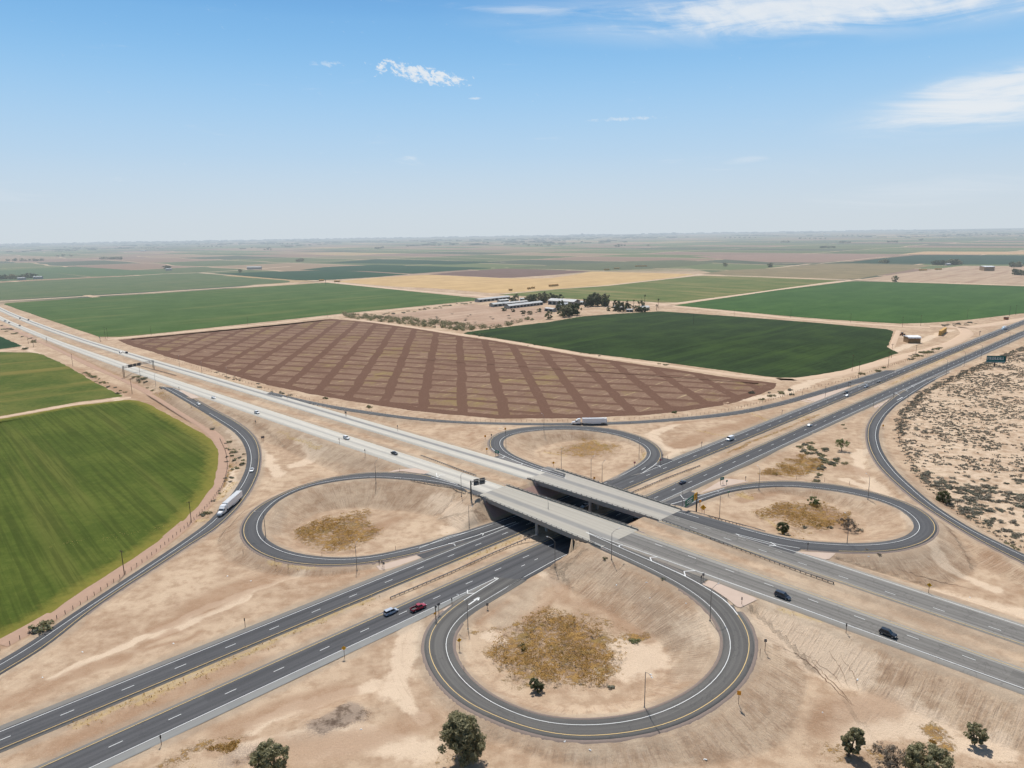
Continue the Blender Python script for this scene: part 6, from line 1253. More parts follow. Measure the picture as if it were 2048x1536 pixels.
M_bark = m_plain('tree bark', (.10, .075, .055), .95, var=.3, scale=3)
def leaves(name, centers, radii, per, size, mat, parent=None, rnd=None, flat=1.0, elong=1.6):
    rs = np.random.RandomState(rnd if rnd is not None else 1); C_ = np.repeat(np.asarray(centers, float), per, 0); Rr_ = np.repeat(np.asarray(radii, float), per)
    n = len(C_); d = rs.normal(size=(n, 3)); d /= np.linalg.norm(d, axis=1, keepdims=True); rad = rs.uniform(.35, 1.08, n) ** .6
    p = C_ + d * (Rr_ * rad)[:, None] * np.array([1, 1, flat]); p[:, 2] = np.maximum(p[:, 2], .03)
    nn = d + rs.normal(scale=.55, size=(n, 3)); nn /= np.linalg.norm(nn, axis=1, keepdims=True)
    a = np.cross(nn, rs.normal(size=(n, 3))); a /= np.linalg.norm(a, axis=1, keepdims=True) + 1e-9; b = np.cross(nn, a)
    s = size * rs.uniform(.6, 1.4, n)[:, None]; a = a * s * elong * .5; b = b * s * .5
    V = np.stack([p - a, p - b * .9, p + a, p + b * .9], 1).reshape(-1, 3); Fq = np.arange(n * 4).reshape(n, 4)
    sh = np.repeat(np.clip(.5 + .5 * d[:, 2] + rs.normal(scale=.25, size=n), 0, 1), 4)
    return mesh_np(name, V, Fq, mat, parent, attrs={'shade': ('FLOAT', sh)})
def tree(seed, h, rx, mat, clumps=60, per=60, leaf=.34, trunk_h=.3, lab=None, name='broadleaf_tree', base=.25, loc=(0, 0, 0), shape=1.0, lean=0):
    rs = random.Random(seed); r = empty(name, loc); 
    tag(r, lab, 'tree'); mb = MB(); th = h * trunk_h; tips = []
    mb.tube((0, 0, -.3), (lean * .3, 0, th), .035 * h, .025 * h, 9)
    for i in range(7):
        a = i * 2.4 + rs.random(); L_ = rs.uniform(.35, .75) * rx; p1 = (lean * .3 + math.cos(a) * L_ * .5, math.sin(a) * L_ * .5, th + (h - th) * rs.uniform(.15, .4)); p2 = (p1[0] + math.cos(a) * L_ * .5, p1[1] + math.sin(a) * L_ * .5, p1[2] + (h - p1[2]) * rs.uniform(.3, .7))
        mb.tube((lean * .3, 0, th * .9), p1, .018 * h, .011 * h, 6); mb.tube(p1, p2, .011 * h, .004 * h, 5)
    mb.build('trunk', M_bark, r)
    cs, rr = [], []
    for i in range(clumps):
        for _ in range(30):
            u = rs.uniform(-1, 1); a = rs.uniform(0, 2 * math.pi); q = rs.random() ** .45; z = base + (1 - base) * (.5 + .5 * u)
            wdt = math.sqrt(max(0, 1 - u * u)) ** .8 * (1 if u < 0 else shape)
            x_, y_ = math.cos(a) * q * wdt * rx, math.sin(a) * q * wdt * rx
            if vn3(x_ + seed * 7, y_, z * h) > .28: break
        cs.append((x_ + lean * z, y_, z * h * .93)); rr.append(rs.uniform(.09, .19) * rx + .03 * h)
    leaves('crown', cs, rr, per, leaf, mat, r, seed)
    return r
def vn3(x, y, z): return float(vnoise(np.array([x / 2.3 + z * .31]), np.array([y / 2.3 - z * .27]), 5)[0])
def put(o, px, py, rz=0, s=1.0): o.location = tuple(AT(px, py)); o.rotation_euler = (0, 0, rz); o.scale = (s, s, s); return o
put(tree(1, 12.5, 5.4, ML_olive, 120, 110, .36, .12, 'largest grey green tree below the nearest loop', base=.16, shape=.85), 925, 1524)
put(tree(2, 7.5, 4.6, ML_olive, 85, 85, .34, .15, 'round bush like tree at the bottom edge, left of the largest tree', base=.12), 546, 1545)
put(tree(3, 8.0, 2.4, ML_olive, 60, 75, .32, .25, 'slender two lobed tree at the lower right', base=.22, shape=.8, lean=1.6), 1696, 1512)
put(tree(4, 5.4, 4.0, ML_twig, 60, 40, .22, .2, 'half bare twiggy tree at the bottom right', base=.25), 1780, 1534)
put(tree(5, 7.0, 5.2, ML_olive, 90, 80, .34, .15, 'broad grey green tree cut by the bottom edge at right', base=.1), 1857, 1552)
put(tree(6, 5.5, 2.6, ML_olive, 40, 60, .3, .3, 'small tree alone at the lower right corner', base=.3), 1949, 1490)
put(tree(7, 3.4, 2.1, ML_dark, 40, 60, .26, .1, 'dark upright bush at the lower rim of the weedy basin', base=.05), 1072, 1381)
put(tree(8, 4.6, 2.6, ML_dark, 50, 60, .3, .1, 'dark leaning tree inside the right loop, lower left', base=.05), 1564, 1066)
put(tree(9, 4.2, 2.8, ML_lime, 40, 60, .28, .1, 'light green round bush inside the right loop', base=.05), 1628, 1010)
put(tree(10, 4.4, 4.4, ML_twig, 50, 30, .24, .2, 'half bare spreading tree inside the right loop', base=.3), 1694, 1058)
put(tree(11, 6.5, 4.0, ML_lime, 40, 40, .3, .5, 'drooping tree with bare trunk above the dry weed triangle', base=.45), 1683, 902)
put(tree(12, 6.0, 3.2, ML_dark, 40, 50, .32, .1, 'dark spiky tree on the fence line of the desert scrub', base=.05), 1887, 1006)
BUSH = {}
def bush(kind, seed):
    k = (kind, seed)
    if k in BUSH: o = copy_tree(BUSH[k])
    else:
        mat = {'sage': ML_sage, 'olive': ML_olive, 'brown': ML_brown, 'lime': ML_lime, 'dark': ML_dark}[kind]; rs = random.Random(seed * 13 + 5)
        cs = [(rs.uniform(-.75, .75), rs.uniform(-.75, .75), rs.uniform(.15, .55)) for _ in range(9)]; rr = [rs.uniform(.28, .5) for _ in cs]
        o = leaves('bush', cs, rr, 26, .20, mat, None, seed, flat=.7, elong=1.5); BUSH[k] = o
    return o
def bushes(lst, group, labf=None):
    for i, a in enumerate(lst):
        px, py, s, kind = a[:4]; lb = a[4] if len(a) > 4 else group[1]
        o = bush(kind, i % 5); o.name = 'bush'; tag(o, lb, 'bush', None if len(a) > 4 else group[0]); s *= .85; p = AT(px, py); o.location = tuple(p); o.scale = (s, s * random.uniform(.75, 1.2), s * .8); o.rotation_euler = (0, 0, random.uniform(0, 6.28))
bushes([(85,1256,4.2,'olive','large rounded grey green bush by the left field fence'), (75,1262,2.4,'sage','smaller bush leaning on the large one by the left fence'), (412,1027,2.6,'olive','bush beside the semi truck on the left ramp'), (405,1031,1.8,'sage','small bush left of the one by the semi truck'), (458,885,2.4,'olive','upper bush between farm track and left ramp'), (466,905,2.3,'olive','lower bush between farm track and left ramp'), (464,912,1.6,'dark','dark bush touching the lower bush by the left ramp'), (487,909,1.2,'dark','small dark bush on the edge of the left ramp'), (470,938,2.0,'olive','bush in the golden weeds beside the left ramp'), (485,929,2.0,'dark','dark bush reaching the left ramp above the weeds'), (425,859,2.0,'sage','grey bush on the bank of the left ramp'),
 (1222,1375,1.5,'sage','grey bush at the lower right rim of the weedy basin'), (1269,1285,2.0,'lime','yellow green bush at the right tip of the weedy basin'), (1048,1295,1.9,'dark','dark low bush inside the weedy basin'), (1327,1159,1.1,'sage','small bush on the inner bank of the nearest loop'), (1210,1118,1.2,'dark','low bush on the bank below the light pole'), (1503,787,3.4,'sage','first grey bush in the row by the harrowed field'), (1525,800,2.8,'olive','leftmost green bush near the thin far ramp'), (1544,793,3.2,'olive','second green bush near the thin far ramp'), (1563,787,3.6,'olive','largest green bush near the thin far ramp'), (1583,790,2.6,'sage','grey bush right of the largest by the far ramp'), (1580,781,3.0,'sage','grey bush behind the largest by the far ramp'), (1539,786,1.8,'brown','small brown bush above the green row'), (1724,749,3.6,'olive','round bush left of the two utility poles'), (1755,743,3.6,'olive','wide bush right of the round one by the highway'), (1767,736,2.4,'dark','dark bush by the farm road fence'), (1348,826,2.6,'dark','dark bush at the lower edge of the harrowed field'), (652,797,2.6,'dark','dark bush on the verge of the harrowed field, left one'), (737,815,3.2,'olive','bush on the verge of the harrowed field, right one'), (1853,706,3.2,'olive','tall bush among the hedge by the far highway'), (1606,904,2.4,'sage','lone bush right of the shrub cluster'), (1652,900,2.4,'sage','round bush left of the drooping tree'), (1685,850,1.6,'olive','small bush below the right carriageway'), (1690,857,1.2,'olive','tiny bush below the right carriageway'), (1758,1109,1.0,'brown','tiny dry bush near the lower rim of the right loop'), (1550,949,1.6,'dark','green bush inside the dry weed triangle'), (2011,1088,1.5,'olive','leftmost of three round bushes beyond the right ramp'), (2023,1094,1.6,'olive','middle of three round bushes beyond the right ramp'), (2033,1099,1.6,'olive','rightmost of three round bushes beyond the right ramp'), (50,699,4.5,'dark','dark bush at the corner of three left fields'), (68,685,4.0,'olive','crown like bush beside the leftmost wooden poles'), (1610,1056,1.6,'sage','grey bush below the brown weeds of the right loop'), (1640,1052,1.4,'sage','small grey bush below the brown weeds'), (1660,1055,1.6,'sage','bush left of the half bare tree'), (1733,1100,.8,'brown','tiny dark tuft on the lower rim of the right loop'), (1719,1062,1.8,'brown','dead bush right of the half bare tree')], ('', ''))
def scatter(poly, n, seed, dens=None):
    rs = np.random.RandomState(seed); P = poly_px(poly); lo, hi = P.min(0), P.max(0); out = []
    while len(out) < n:
        q = rs.uniform(lo, hi, (400, 2)); q = q[inside(q[:, 0], q[:, 1], P)]
        if dens is not None: q = q[dens(q[:, 0], q[:, 1]) > rs.uniform(0, 1, len(q))]
        out.extend(q.tolist())
        if not len(q) and rs.rand() < .001: break
    return np.array(out[:n])
def place_bushes(Q, kinds, smin, smax, label, group, seed, name='bush'):
    rs = random.Random(seed)
    for i, (x_, y_) in enumerate(Q):
        p_ = np.array([x_, y_]); a_ = p_ @ uA; b_ = p_ @ nA
        if fA2w(a_) - 4.5 < b_ < fA2y(a_) + 3 or fA1y(a_) - 3 < b_ < fA1w(a_) + 4.5: continue
        o = bush(rs.choice(kinds), rs.randrange(5)); o.name = name; tag(o, label, 'bush', group); s = rs.uniform(smin, smax)
        o.location = (x_, y_, float(TH(x_, y_)) - .05); o.scale = (s * rs.uniform(.8, 1.35), s * rs.uniform(.7, 1.1), s * rs.uniform(.5, .8)); o.rotation_euler = (0, 0, rs.uniform(0, 6.28))
place_bushes(scatter([(1592,892),(1620,884),(1640,895),(1690,918),(1690,930),(1650,935),(1645,950),(1640,962),(1625,965),(1640,940),(1630,910),(1605,905)], 46, 3), ['sage', 'olive'], 1.1, 2.4, 'grey green shrub in the cluster around the dry weed triangle', 'shrubs around the dry weed triangle', 5)
place_bushes(scatter([(1815,722),(1822,711),(1850,703),(1882,695),(1880,699),(1850,709),(1830,717)], 20, 4), ['sage', 'olive'], 2.0, 3.4, 'shrub in the hedge between farm road and far highway', 'shrubs by the farm road', 6)
place_bushes(scatter([(250,745),(300,758),(320,790),(345,800),(300,782)], 14, 8), ['sage', 'olive'], 1.6, 2.8, 'shrub on the bank below the sign gantry', 'shrubs below the sign gantry', 7)
place_bushes(scatter([(148,733),(175,745),(262,790),(250,795),(190,762)], 26, 9), ['sage', 'olive', 'lime'], 1.2, 2.4, 'shrub along the ditch at the edge of the yellowing field', 'shrubs along the left ditch', 8)
place_bushes(scatter([(0,650),(60,672),(95,690),(80,692),(0,658)], 12, 10), ['sage', 'olive'], 2.2, 3.6, 'shrub on the verge at the far left of the pale road', 'shrubs at the far left verge', 9)
place_bushes(scatter([(448,880),(478,895),(490,925),(470,960),(440,990),(420,1010),(425,1000),(450,960)], 34, 12), ['brown', 'sage', 'lime'], .6, 1.5, 'low brush between fence and left ramp', 'low brush by the left ramp', 10)
place_bushes(scatter([(420,738),(600,795),(640,800),(560,790),(430,745)], 26, 13), ['sage', 'brown'], 1.0, 2.0, 'tuft along the fence of the harrowed field', 'tufts by the harrowed field', 11)
place_bushes(scatter([(1872,648),(1960,642),(1985,647),(1880,655)], 16, 14), ['brown', 'sage'], 1.6, 3.0, 'dry brush below the vivid green field', 'dry brush by the farm road junction', 12)
# the desert scrub: hundreds of low clumps
def dens(x_, y_): return .12 + .88 * sstep(.40, .54, fbm(x_, y_, 20, 77, 3) + .10 * (fbm(x_ * .5, y_ * 2, 8, 78, 3) - .5))
DS = [(1800,870),(1808,828),(1850,782),(1930,742),(2048,692),(2200,640),(2500,640),(2500,1300),(2048,1092),(1950,1046),(1880,998),(1830,940)]
Qd = scatter(DS, 12500, 21, dens)
edge = poly_px([(1800,868),(1806,830),(1850,784),(1930,744),(2048,696),(2110,672)]); Er = resample(edge, 1.6); rs_ = np.random.RandomState(3); Er = Er + rs_.normal(scale=1.9, size=Er.shape)
edge2 = resample(poly_px([(1800,876),(1830,940),(1885,1000),(1950,1046),(2048,1096)]), 2.0); edge2 = edge2 + rs_.normal(scale=1.2, size=edge2.shape)
dist0 = np.linalg.norm(Qd, axis=1); order = np.argsort(dist0); pxq, pyq = PX(np.c_[Qd, np.zeros(len(Qd))]); vis = (pxq < 2480) & (pyq > 0)
idx = [i for i in order if vis[i]]; near_i = [i for i in idx if pxq[i] < 2055][:200]; nset = set(near_i); rest = [i for i in idx if i not in nset]
place_bushes(Qd[near_i], ['brown', 'brown', 'brown', 'sage'], 1.0, 2.3, 'grey brown desert shrub, one of hundreds on the pale sand', 'desert shrubs on the sand', 22, 'desert_shrub')
allr = np.vstack([Qd[rest], Er, Er + 1.1, Er - 1.3, edge2]); n_ = len(allr); cz = []; 
rsn = np.random.RandomState(5); cc = []; cr_ = []
for (x_, y_) in allr:
    s = rsn.uniform(.5, 1.25)
    for _ in range(3): cc.append((x_ + rsn.normal(scale=s * .8), y_ + rsn.normal(scale=s * .5), float(TH(x_, y_)) + s * .22)); cr_.append(s * .75)
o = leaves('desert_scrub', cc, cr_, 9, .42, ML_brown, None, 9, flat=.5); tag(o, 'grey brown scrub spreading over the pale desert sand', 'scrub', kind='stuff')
# dry weeds standing in the hollows
wc = []
for poly, n in (([(982,1295),(1012,1262),(1050,1240),(1085,1218),(1150,1235),(1262,1268),(1250,1320),(1208,1374),(1120,1372),(1062,1374),(1008,1348),(972,1312)], 2300), ([(586,1064),(650,1036),(748,1018),(735,1045),(768,1060),(706,1104),(640,1107),(606,1092)], 1500), ([(1505,1028),(1555,1008),(1640,1004),(1700,1025),(1700,1050),(1612,1066),(1520,1037)], 1600), ([(1515,950),(1555,925),(1600,908),(1640,914),(1650,944),(1598,955)], 1300), ([(1860,1490),(1862,1455),(1885,1490),(1880,1500)], 120), ([(320,1536),(400,1500),(480,1480),(470,1500),(400,1536)], 200)):
    wc.append(scatter(poly, n, 31, lambda a, b: sstep(.42, .58, fbm(a, b, 5, 90, 3))))
pk_ = np.where((ch['yellow'] > .35) & near & (dAll > .5))[0]; pk_ = pk_[np.random.RandomState(6).permutation(len(pk_))[:4200]]; wc.append(np.c_[X[pk_], Y[pk_]] + np.random.RandomState(7).normal(scale=1.2, size=(len(pk_), 2)))
wc = np.vstack(wc); zz_ = TH(wc[:, 0], wc[:, 1])
ML_weed = m_leaf('golden dry weeds', (.28, .14, .028), (.48, .28, .07), (.60, .40, .14), 1.2, .3)
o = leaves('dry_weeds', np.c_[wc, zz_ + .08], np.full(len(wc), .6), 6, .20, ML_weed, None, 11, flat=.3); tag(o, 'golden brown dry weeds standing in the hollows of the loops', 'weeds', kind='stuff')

M_lit = m_plain('litter white', (.7, .7, .68), .7)
LT = [(165,1304),(347,1287),(85,1355),(1293,1165),(1300,1196),(1302,1349),(1372,1207),(1180,1500),(1130,1483),(1410,1519),(1645,1425),(1715,1359),(1940,1195),(1737,1113),(502,1162),(722,1459),(455,1152),(1233,1170)]
for i, (px, py) in enumerate(LT):
    mb = MB(); s = random.uniform(.25, .5); mb.box((0, 0, .08), (s * random.uniform(1, 2.6), s, .14), taper=.6); o = mb.build('paper_scrap', M_lit); o.location = tuple(AT(px, py)); o.rotation_euler = (.1, .1, random.uniform(0, 6)); tag(o, 'small white scrap of litter lying on bare sand', 'scrap', 'scraps of litter on the sand')
# ---------------------------------------------------------------- the farm and everything far out on the plain
M_wallw = m_plain('farm wall cream', (.34, .32, .28), .9); M_roofw = m_plain('white metal roof', (.40, .40, .39), .6, var=.2, scale=.08); M_roofg = m_plain('grey metal roof', (.30, .32, .33), .6, var=.15, scale=.1); M_open = m_plain('dark opening', (.03, .03, .03), .9)
def shed(a, b, depth, h, label, roof=None, name='farm_shed', wall=None, bays=8):
    p, q = AT(*a), AT(*b); mid = (p + q) / 2; d = q - p; L_ = float(np.linalg.norm(d[:2])); r = empty(name, tuple(mid), math.atan2(d[1], d[0])); tag(r, label, 'shed' if 'shed' in name else 'house' if 'house' in name else 'building')
    mb = MB(); mb.box((0, depth / 2, h / 2), (L_, depth, h)); w_ = mb.build('wall', wall or M_wallw, r)
    mb = MB(); e = .6; y0, y1 = -e, depth + e; z1 = h + depth * .16; X_ = L_ / 2 + e
    mb.add([(-X_, y0, h - .05), (X_, y0, h - .05), (X_, depth / 2, z1), (-X_, depth / 2, z1), (-X_, y1, h - .05), (X_, y1, h - .05), (-X_, y0, h + .12), (X_, y0, h + .12), (X_, depth / 2, z1 + .17), (-X_, depth / 2, z1 + .17), (-X_, y1, h + .12), (X_, y1, h + .12)],
           [(6, 7, 8, 9), (9, 8, 11, 10), (0, 3, 2, 1), (3, 4, 5, 2), (0, 1, 7, 6), (4, 10, 11, 5), (0, 6, 9, 3), (3, 9, 10, 4), (1, 2, 8, 7), (2, 5, 11, 8)]); mb.build('roof', roof or M_roofw, r)
    for k in range(bays):
        mb = MB(); mb.box((-L_ / 2 + L_ * (k + .5) / bays, -.03, h * .45), (L_ / bays * .62, .08, h * .6)); mb.build('door' if k % 3 == 1 else 'window', M_open, r)
    return r
shed((958,604.5), (1020,598), 12, 4.5, 'farthest left of the long white farm sheds')
shed((987,614), (1022,610.5), 12, 4.5, 'short white shed left of the two longest ones', bays=4)
shed((1010,612), (1056,607), 10, 4.2, 'long white shed behind the longest one', bays=6)
shed((1019,617.5), (1086,609.5), 13, 4.5, 'longest white farm shed in front', bays=10)
shed((1000,605.5), (1018,604), 9, 4, 'small white shed between the long rows', bays=2)
shed((1096,609), (1148,612), 20, 7, 'large white barn right of the farm trees', bays=6)
shed((1089,622), (1106,624), 8, 4.5, 'small white trailer like shed in front of the barn', bays=2, roof=M_roofw)
shed((1122,617), (1142,614.5), 12, 6, 'grey roofed barn partly hidden by trees', roof=M_roofg, bays=3)
shed((1040,602), (1054,602), 8, 4, 'small grey building among the farm trees', roof=M_roofg, bays=2)
shed((1140,607), (1166,610), 10, 4.5, 'grey shed behind the right farm trees', roof=M_roofg, bays=3)
shed((1228,620), (1246,620), 14, 4.5, 'farmhouse with pale roof left of the palms', name='farm_house', bays=3)
shed((1283,621), (1299,620.5), 13, 4.5, 'farmhouse with pale roof right of the palms', name='farm_house', bays=3)
shed((1252,624), (1266,624), 7, 3.5, 'low outbuilding under the palms', name='farm_house', roof=M_roofg, bays=2)
shed((1821,694), (1823,694), 1, 1, 'x') if False else None
# haystack under a white cover
def haystack(a, b, depth, h, label, cover, name='haystack'):
    p, q = AT(*a), AT(*b); mid = (p + q) / 2; d = q - p; L_ = float(np.linalg.norm(d[:2])); r = empty(name, tuple(mid), math.atan2(d[1], d[0])); tag(r, label, 'haystack')
    mb = MB(); n = max(2, int(L_ / 2.4)); m = max(2, int(h / 1.3))
    for i in range(n):
        for j in range(m): mb.box((-L_ / 2 + L_ * (i + .5) / n, depth / 2, h * (j + .5) / m), (L_ / n * .96, depth * random.uniform(.96, 1), h / m * .96))
    mb.build('bales', m_plain('hay bales ' + label[:5], (.30, .19, .10) if cover is None or cover else (.5, .3, .1), .95, var=.3, scale=.5), r)
    if cover:
        mb = MB(); X_ = L_ / 2 + .3; rings = []
        for i in range(9):
            x_ = -X_ + 2 * X_ * i / 8; rings.append([(x_, -.4, h - (1.4 if i % 2 else 1.0)), (x_, -.3, h + .1), (x_, depth * .3, h + .9), (x_, depth * .7, h + .9), (x_, depth + .3, h + .1), (x_, depth + .4, h - 1.2), (x_, depth - .2, h - .2), (x_, .2, h - .2)])
        mb.loft(rings); mb.build('cover', m_plain('white tarpaulin', (.72, .72, .72), .6), r)
    return r
haystack((1816,686.5), (1841,686.5), 13, 6.5, 'haystack under a white tarpaulin in the dirt yard', True)
haystack((1882.5,672), (1893,664), 3, 5.5, 'tall stack of orange hay bales by the farm road', False)
haystack((1101,573.5), (1117,572), 6, 5, 'long brown haystack on the gold stubble edge', False)
haystack((1968,542), (1989,542), 40, 12, 'distant white covered stack in the right dirt yard', True)
for i, (x_, y_, w_) in enumerate([(1057,579,5), (1065,577.5,5), (1020,582,5), (668,564.5,12), (638,562.5,10), (1209,540.5,10), (1229,538,10), (1270,533.5,24), (1840,541.5,14), (1872,540,12)]): haystack((x_, y_), (x_ + w_, y_ - .3), 6, 4.5, ['small brown stack left of the long haystack', 'second small brown stack by the long haystack', 'small stack beside the farm trees', 'brown stack at the left tip of the gold stubble', 'brown stack left of the stubble corner', 'distant stack beyond the stubble, left', 'distant stack beyond the stubble, middle', 'long distant row of stacks beyond the stubble', 'dark stack in the right dirt yard, left', 'dark stack in the right dirt yard, right'][i], False)
def tractor(px, py, label):
    r = empty('farm_machine', tuple(AT(px, py)), .6); tag(r, label, 'farm machine'); m = m_plain('rusty red machine', (.12, .03, .02), .7)
    mb = MB(); mb.loft([[(x, -1.2, .9), (x, -1.2, z), (x, 1.2, z), (x, 1.2, .9)] for x, z in ((-3.5, 2.2), (-.5, 2.4), (.2, 2.4), (3.6, 1.9))]); mb.build('body', m, r); mb = MB(); mb.box((-1.2, 0, 3.0), (2.0, 2.0, 1.6), taper=.9); mb.build('cab', M_glass, r); wheels(r, (-2.4, 2.4), 1.6, .95, .5)
tractor(1805, 671, 'rusty red farm machine at the corner of the dirt yard')
def outhouse(px, py, label, col=(.3, .12, .05)):
    r = empty('small_structure', tuple(AT(px, py))); tag(r, label, 'hut'); m = m_plain('hut ' + label[:9], col, .8); mb = MB(); mb.box((0, 0, 1.6), (5, 3, 3.2)); mb.build('wall', m, r); mb = MB(); mb.box((0, 0, 3.3), (5.6, 3.6, .25)); mb.build('roof', M_sback, r)
outhouse(2012, 639, 'small dark hut by the farm road at the right')
# farm trees
lab = 'tall farm tree %s'
FT = [(1031,604,13,6,'large tree at the left end of the farm'), (1022,606,9,5,'smaller tree left of the largest farm tree'), (1055,606,10,5,'tree behind the long white sheds, left'), (1066,606,13,6,'tree behind the long white sheds, middle'), (1078,606,15,7,'tallest tree behind the white sheds'), (1091,605,14,7,'tree between white sheds and barn'), (1103,603,13,6,'tree above the white barn, left'), (1114,602,9,5,'tree above the white barn, right'), (1118,622,9,5,'tree in front of the barn'), (1130,634,15,8,'largest tree in the right front of the farm'), (1143,631,14,7,'tree right of the largest front tree'), (1154,630,16,6,'rightmost of the front farm trees'), (1098,638,10,5,'small round tree at the field corner of the farm'), (1172,614,13,5,'slim tree left of the dark farm grove'), (1186,612,19,8,'left tree of the dark grove'), (1194,612,18,7,'middle tree of the dark grove'), (1210,611,17,7,'right tree of the dark grove'), (1230,622,7,5,'round tree by the left farmhouse'), (1256,622,11,4,'tree beside the palms'), (1280,623,7,5,'round tree by the right farmhouse'), (1288,624,7,5,'bushy tree in front of the right farmhouse'), (1217,622,5,3,'small tree left of the farmhouses'), (1008,622,5,4,'bush before the long sheds, left'), (1026,624,4,3,'bush before the long sheds, middle'), (1046,628,5,4,'bush in the farmyard'), (1060,629,5,4,'bush right of the farmyard one'), (1079,624,5,3.5,'round bush by the small shed')]
PT = [tree(40 + i, 10, 4.6, ML_dark if i % 2 else ML_olive, 30, 34, .75, .2, 'x', base=.12, name='farm_tree', loc=(0, -4000, -60)) for i in range(4)]
used_t = 0
def far_tree(px, py, h, rx, label, group=None, s=1.0, at=None):
    global used_t
    o = PT[used_t] if used_t < 4 else copy_tree(PT[random.randrange(4)]); used_t += 1
    p = AT(px, py) if at is None else at; o.location = tuple(p); o.scale = (rx / 4.6, rx / 4.6, h / 10); o.rotation_euler = (0, 0, random.uniform(0, 6)); o.name = 'farm_tree'; tag(o, label, 'tree', group)
for a in FT: far_tree(a[0], a[1], a[2] * 1.2, a[3] * 1.25, a[4])
rf = random.Random(77)
for k, (x0, x1, y0, y1) in enumerate([(1052, 1120, 600, 606)] * 12 + [(1176, 1216, 606, 613)] * 9 + [(1122, 1160, 618, 632)] * 8 + [(1222, 1300, 618, 624)] * 5): far_tree(rf.uniform(x0, x1), rf.uniform(y0, y1), rf.uniform(8, 17), rf.uniform(5, 8.5), 'dark green tree in the thick groves around the farm', 'trees crowding the farm groves')
def palm(px, py, h, label):
    r = empty('palm_tree', tuple(AT(px, py))); tag(r, label, 'palm tree'); mb = MB(); h *= 1.2; mb.tube((0, 0, -.3), (.3, 0, h), .38, .26, n=8); mb.build('trunk', M_bark, r); rs = random.Random(px); mb = MB()
    for i in range(34):
        a = i * 2.399; e = rs.uniform(-.9, 1.0); L_ = rs.uniform(2.2, 3.2); p = Vector((.3, 0, h)); d = Vector((math.cos(a) * math.cos(e), math.sin(a) * math.cos(e), math.sin(e)))
        for k in range(4):
            q = p + d * L_ / 4; sd_ = Vector((-math.sin(a), math.cos(a), 0)) * (.34 if k < 3 else .12); mb.add([tuple(p - sd_), tuple(p + sd_), tuple(q + sd_), tuple(q - sd_)], [(0, 1, 2, 3)]); p = q; d = (d + Vector((0, 0, -.28))).normalized()
    mb.build('crown', ML_dark, r)
for a in [(1289,615,17,'tallest palm, standing alone above the farmhouses'), (1267,622,14,'palm right of the leafy pair'), (1265,625,8,'short palm under the middle one'), (1254,621,13,'palm between the farmhouses'), (1247,624,9,'short palm by the left farmhouse'), (1316,616,12,'palm at the right end of the farm'), (1313,621,7,'short palm at the right end of the farm'), (651,569,9,'dark palm like tree at the corner of the stubble')]: palm(*a)
# brush hedges of the fallow farmland
Qh = scatter([(686,627),(740,632),(850,640),(990,655),(1020,645),(1060,637),(1070,640),(1000,655),(930,662),(860,655),(730,640),(690,636)], 330, 41); rh = np.random.RandomState(4).uniform(1.6, 3.4, len(Qh))
o = leaves('hedge', np.c_[Qh, rh * .6], rh * 1.25, 60, .8, ML_olive, None, 43, flat=.8); tag(o, 'long grey green hedge of brush below the pink fallow ground', 'hedge')
place_bushes(scatter([(745,631),(900,609),(940,604),(945,607),(900,614),(760,635)], 24, 43), ['sage', 'olive'], 2.6, 4.0, 'shrub in the thin hedge above the fallow farmland', 'hedge shrubs above the fallow farmland', 44)
place_bushes(scatter([(800,640),(940,618),(1080,620),(1100,635),(1000,648),(860,645)], 20, 45), ['sage', 'brown'], 1.8, 3.2, 'scattered shrub on the pink fallow ground', 'shrubs on the fallow ground', 46)
place_bushes(scatter([(940,663),(1000,676),(1160,703),(1340,730),(1345,734),(1160,708),(990,682),(935,667)], 22, 47), ['olive', 'dark'], 1.2, 2.4, 'small bush along the canal bank above the harrowed field', 'bushes along the canal bank', 48)
# groves, farmsteads and tree lines far away
rs = random.Random(9)
FG = [(50,522,85,5,'grove'), (52,522,60,4,''), (215,519,30,5,''), (235,519,20,4,''), (128,513,40,3,''), (335,538,12,3,''), (600,523,14,3,''), (25,558,50,7,''), (60,556,30,4,''), (755,498,10,3,''), (764,496,4,2,''), (1057,492,3,1,''), (1073,492,4,2,''), (1083,492,3,1,''), (1098,492,5,2,''), (1296,492,4,2,''), (1122,491,5,1,''), (1240,492,26,4,''), (1655,496,30,6,''), (1690,486,24,5,''), (1785,485,22,5,''), (1842,481,6,3,''), (1768,526,10,4,''), (1892,530,56,10,''), (1910,528,26,4,''), (2032,534,22,5,''), (2038,550,24,5,''), (1790,563.5,4,1,''), (1235,494,8,2,''), (1570,485,16,4,''), (815,493,5,2,''), (300,497,40,5,''), (420,494,50,6,''), (560,489,60,6,''), (1480,476,70,7,''), (150,496,50,5,''), (1625,478,60,6,''), (1980,470,90,8,''), (1700,472,60,6,''), (480,545,8,1,''), (535,500,20,3,''), (1450,533,3,1,''), (1540,534,3,1,'')]
for gi, (gx, gy, gw, gn, _) in enumerate(FG):
    for k in range(gn):
        p = G(gx - gw / 2 + gw * (k + .5) / gn + rs.uniform(-.1, .1) * gw / gn, gy + rs.uniform(-.4, .4), 0); dd = float(np.hypot(p[0], p[1]))
        far_tree(0, 0, rs.uniform(9, 16) * (1 + dd / 26000), rs.uniform(6, 10) * (1 + dd / 9000), 'distant hazy tree in a grove on the plain', 'distant hazy trees on the plain', at=p)
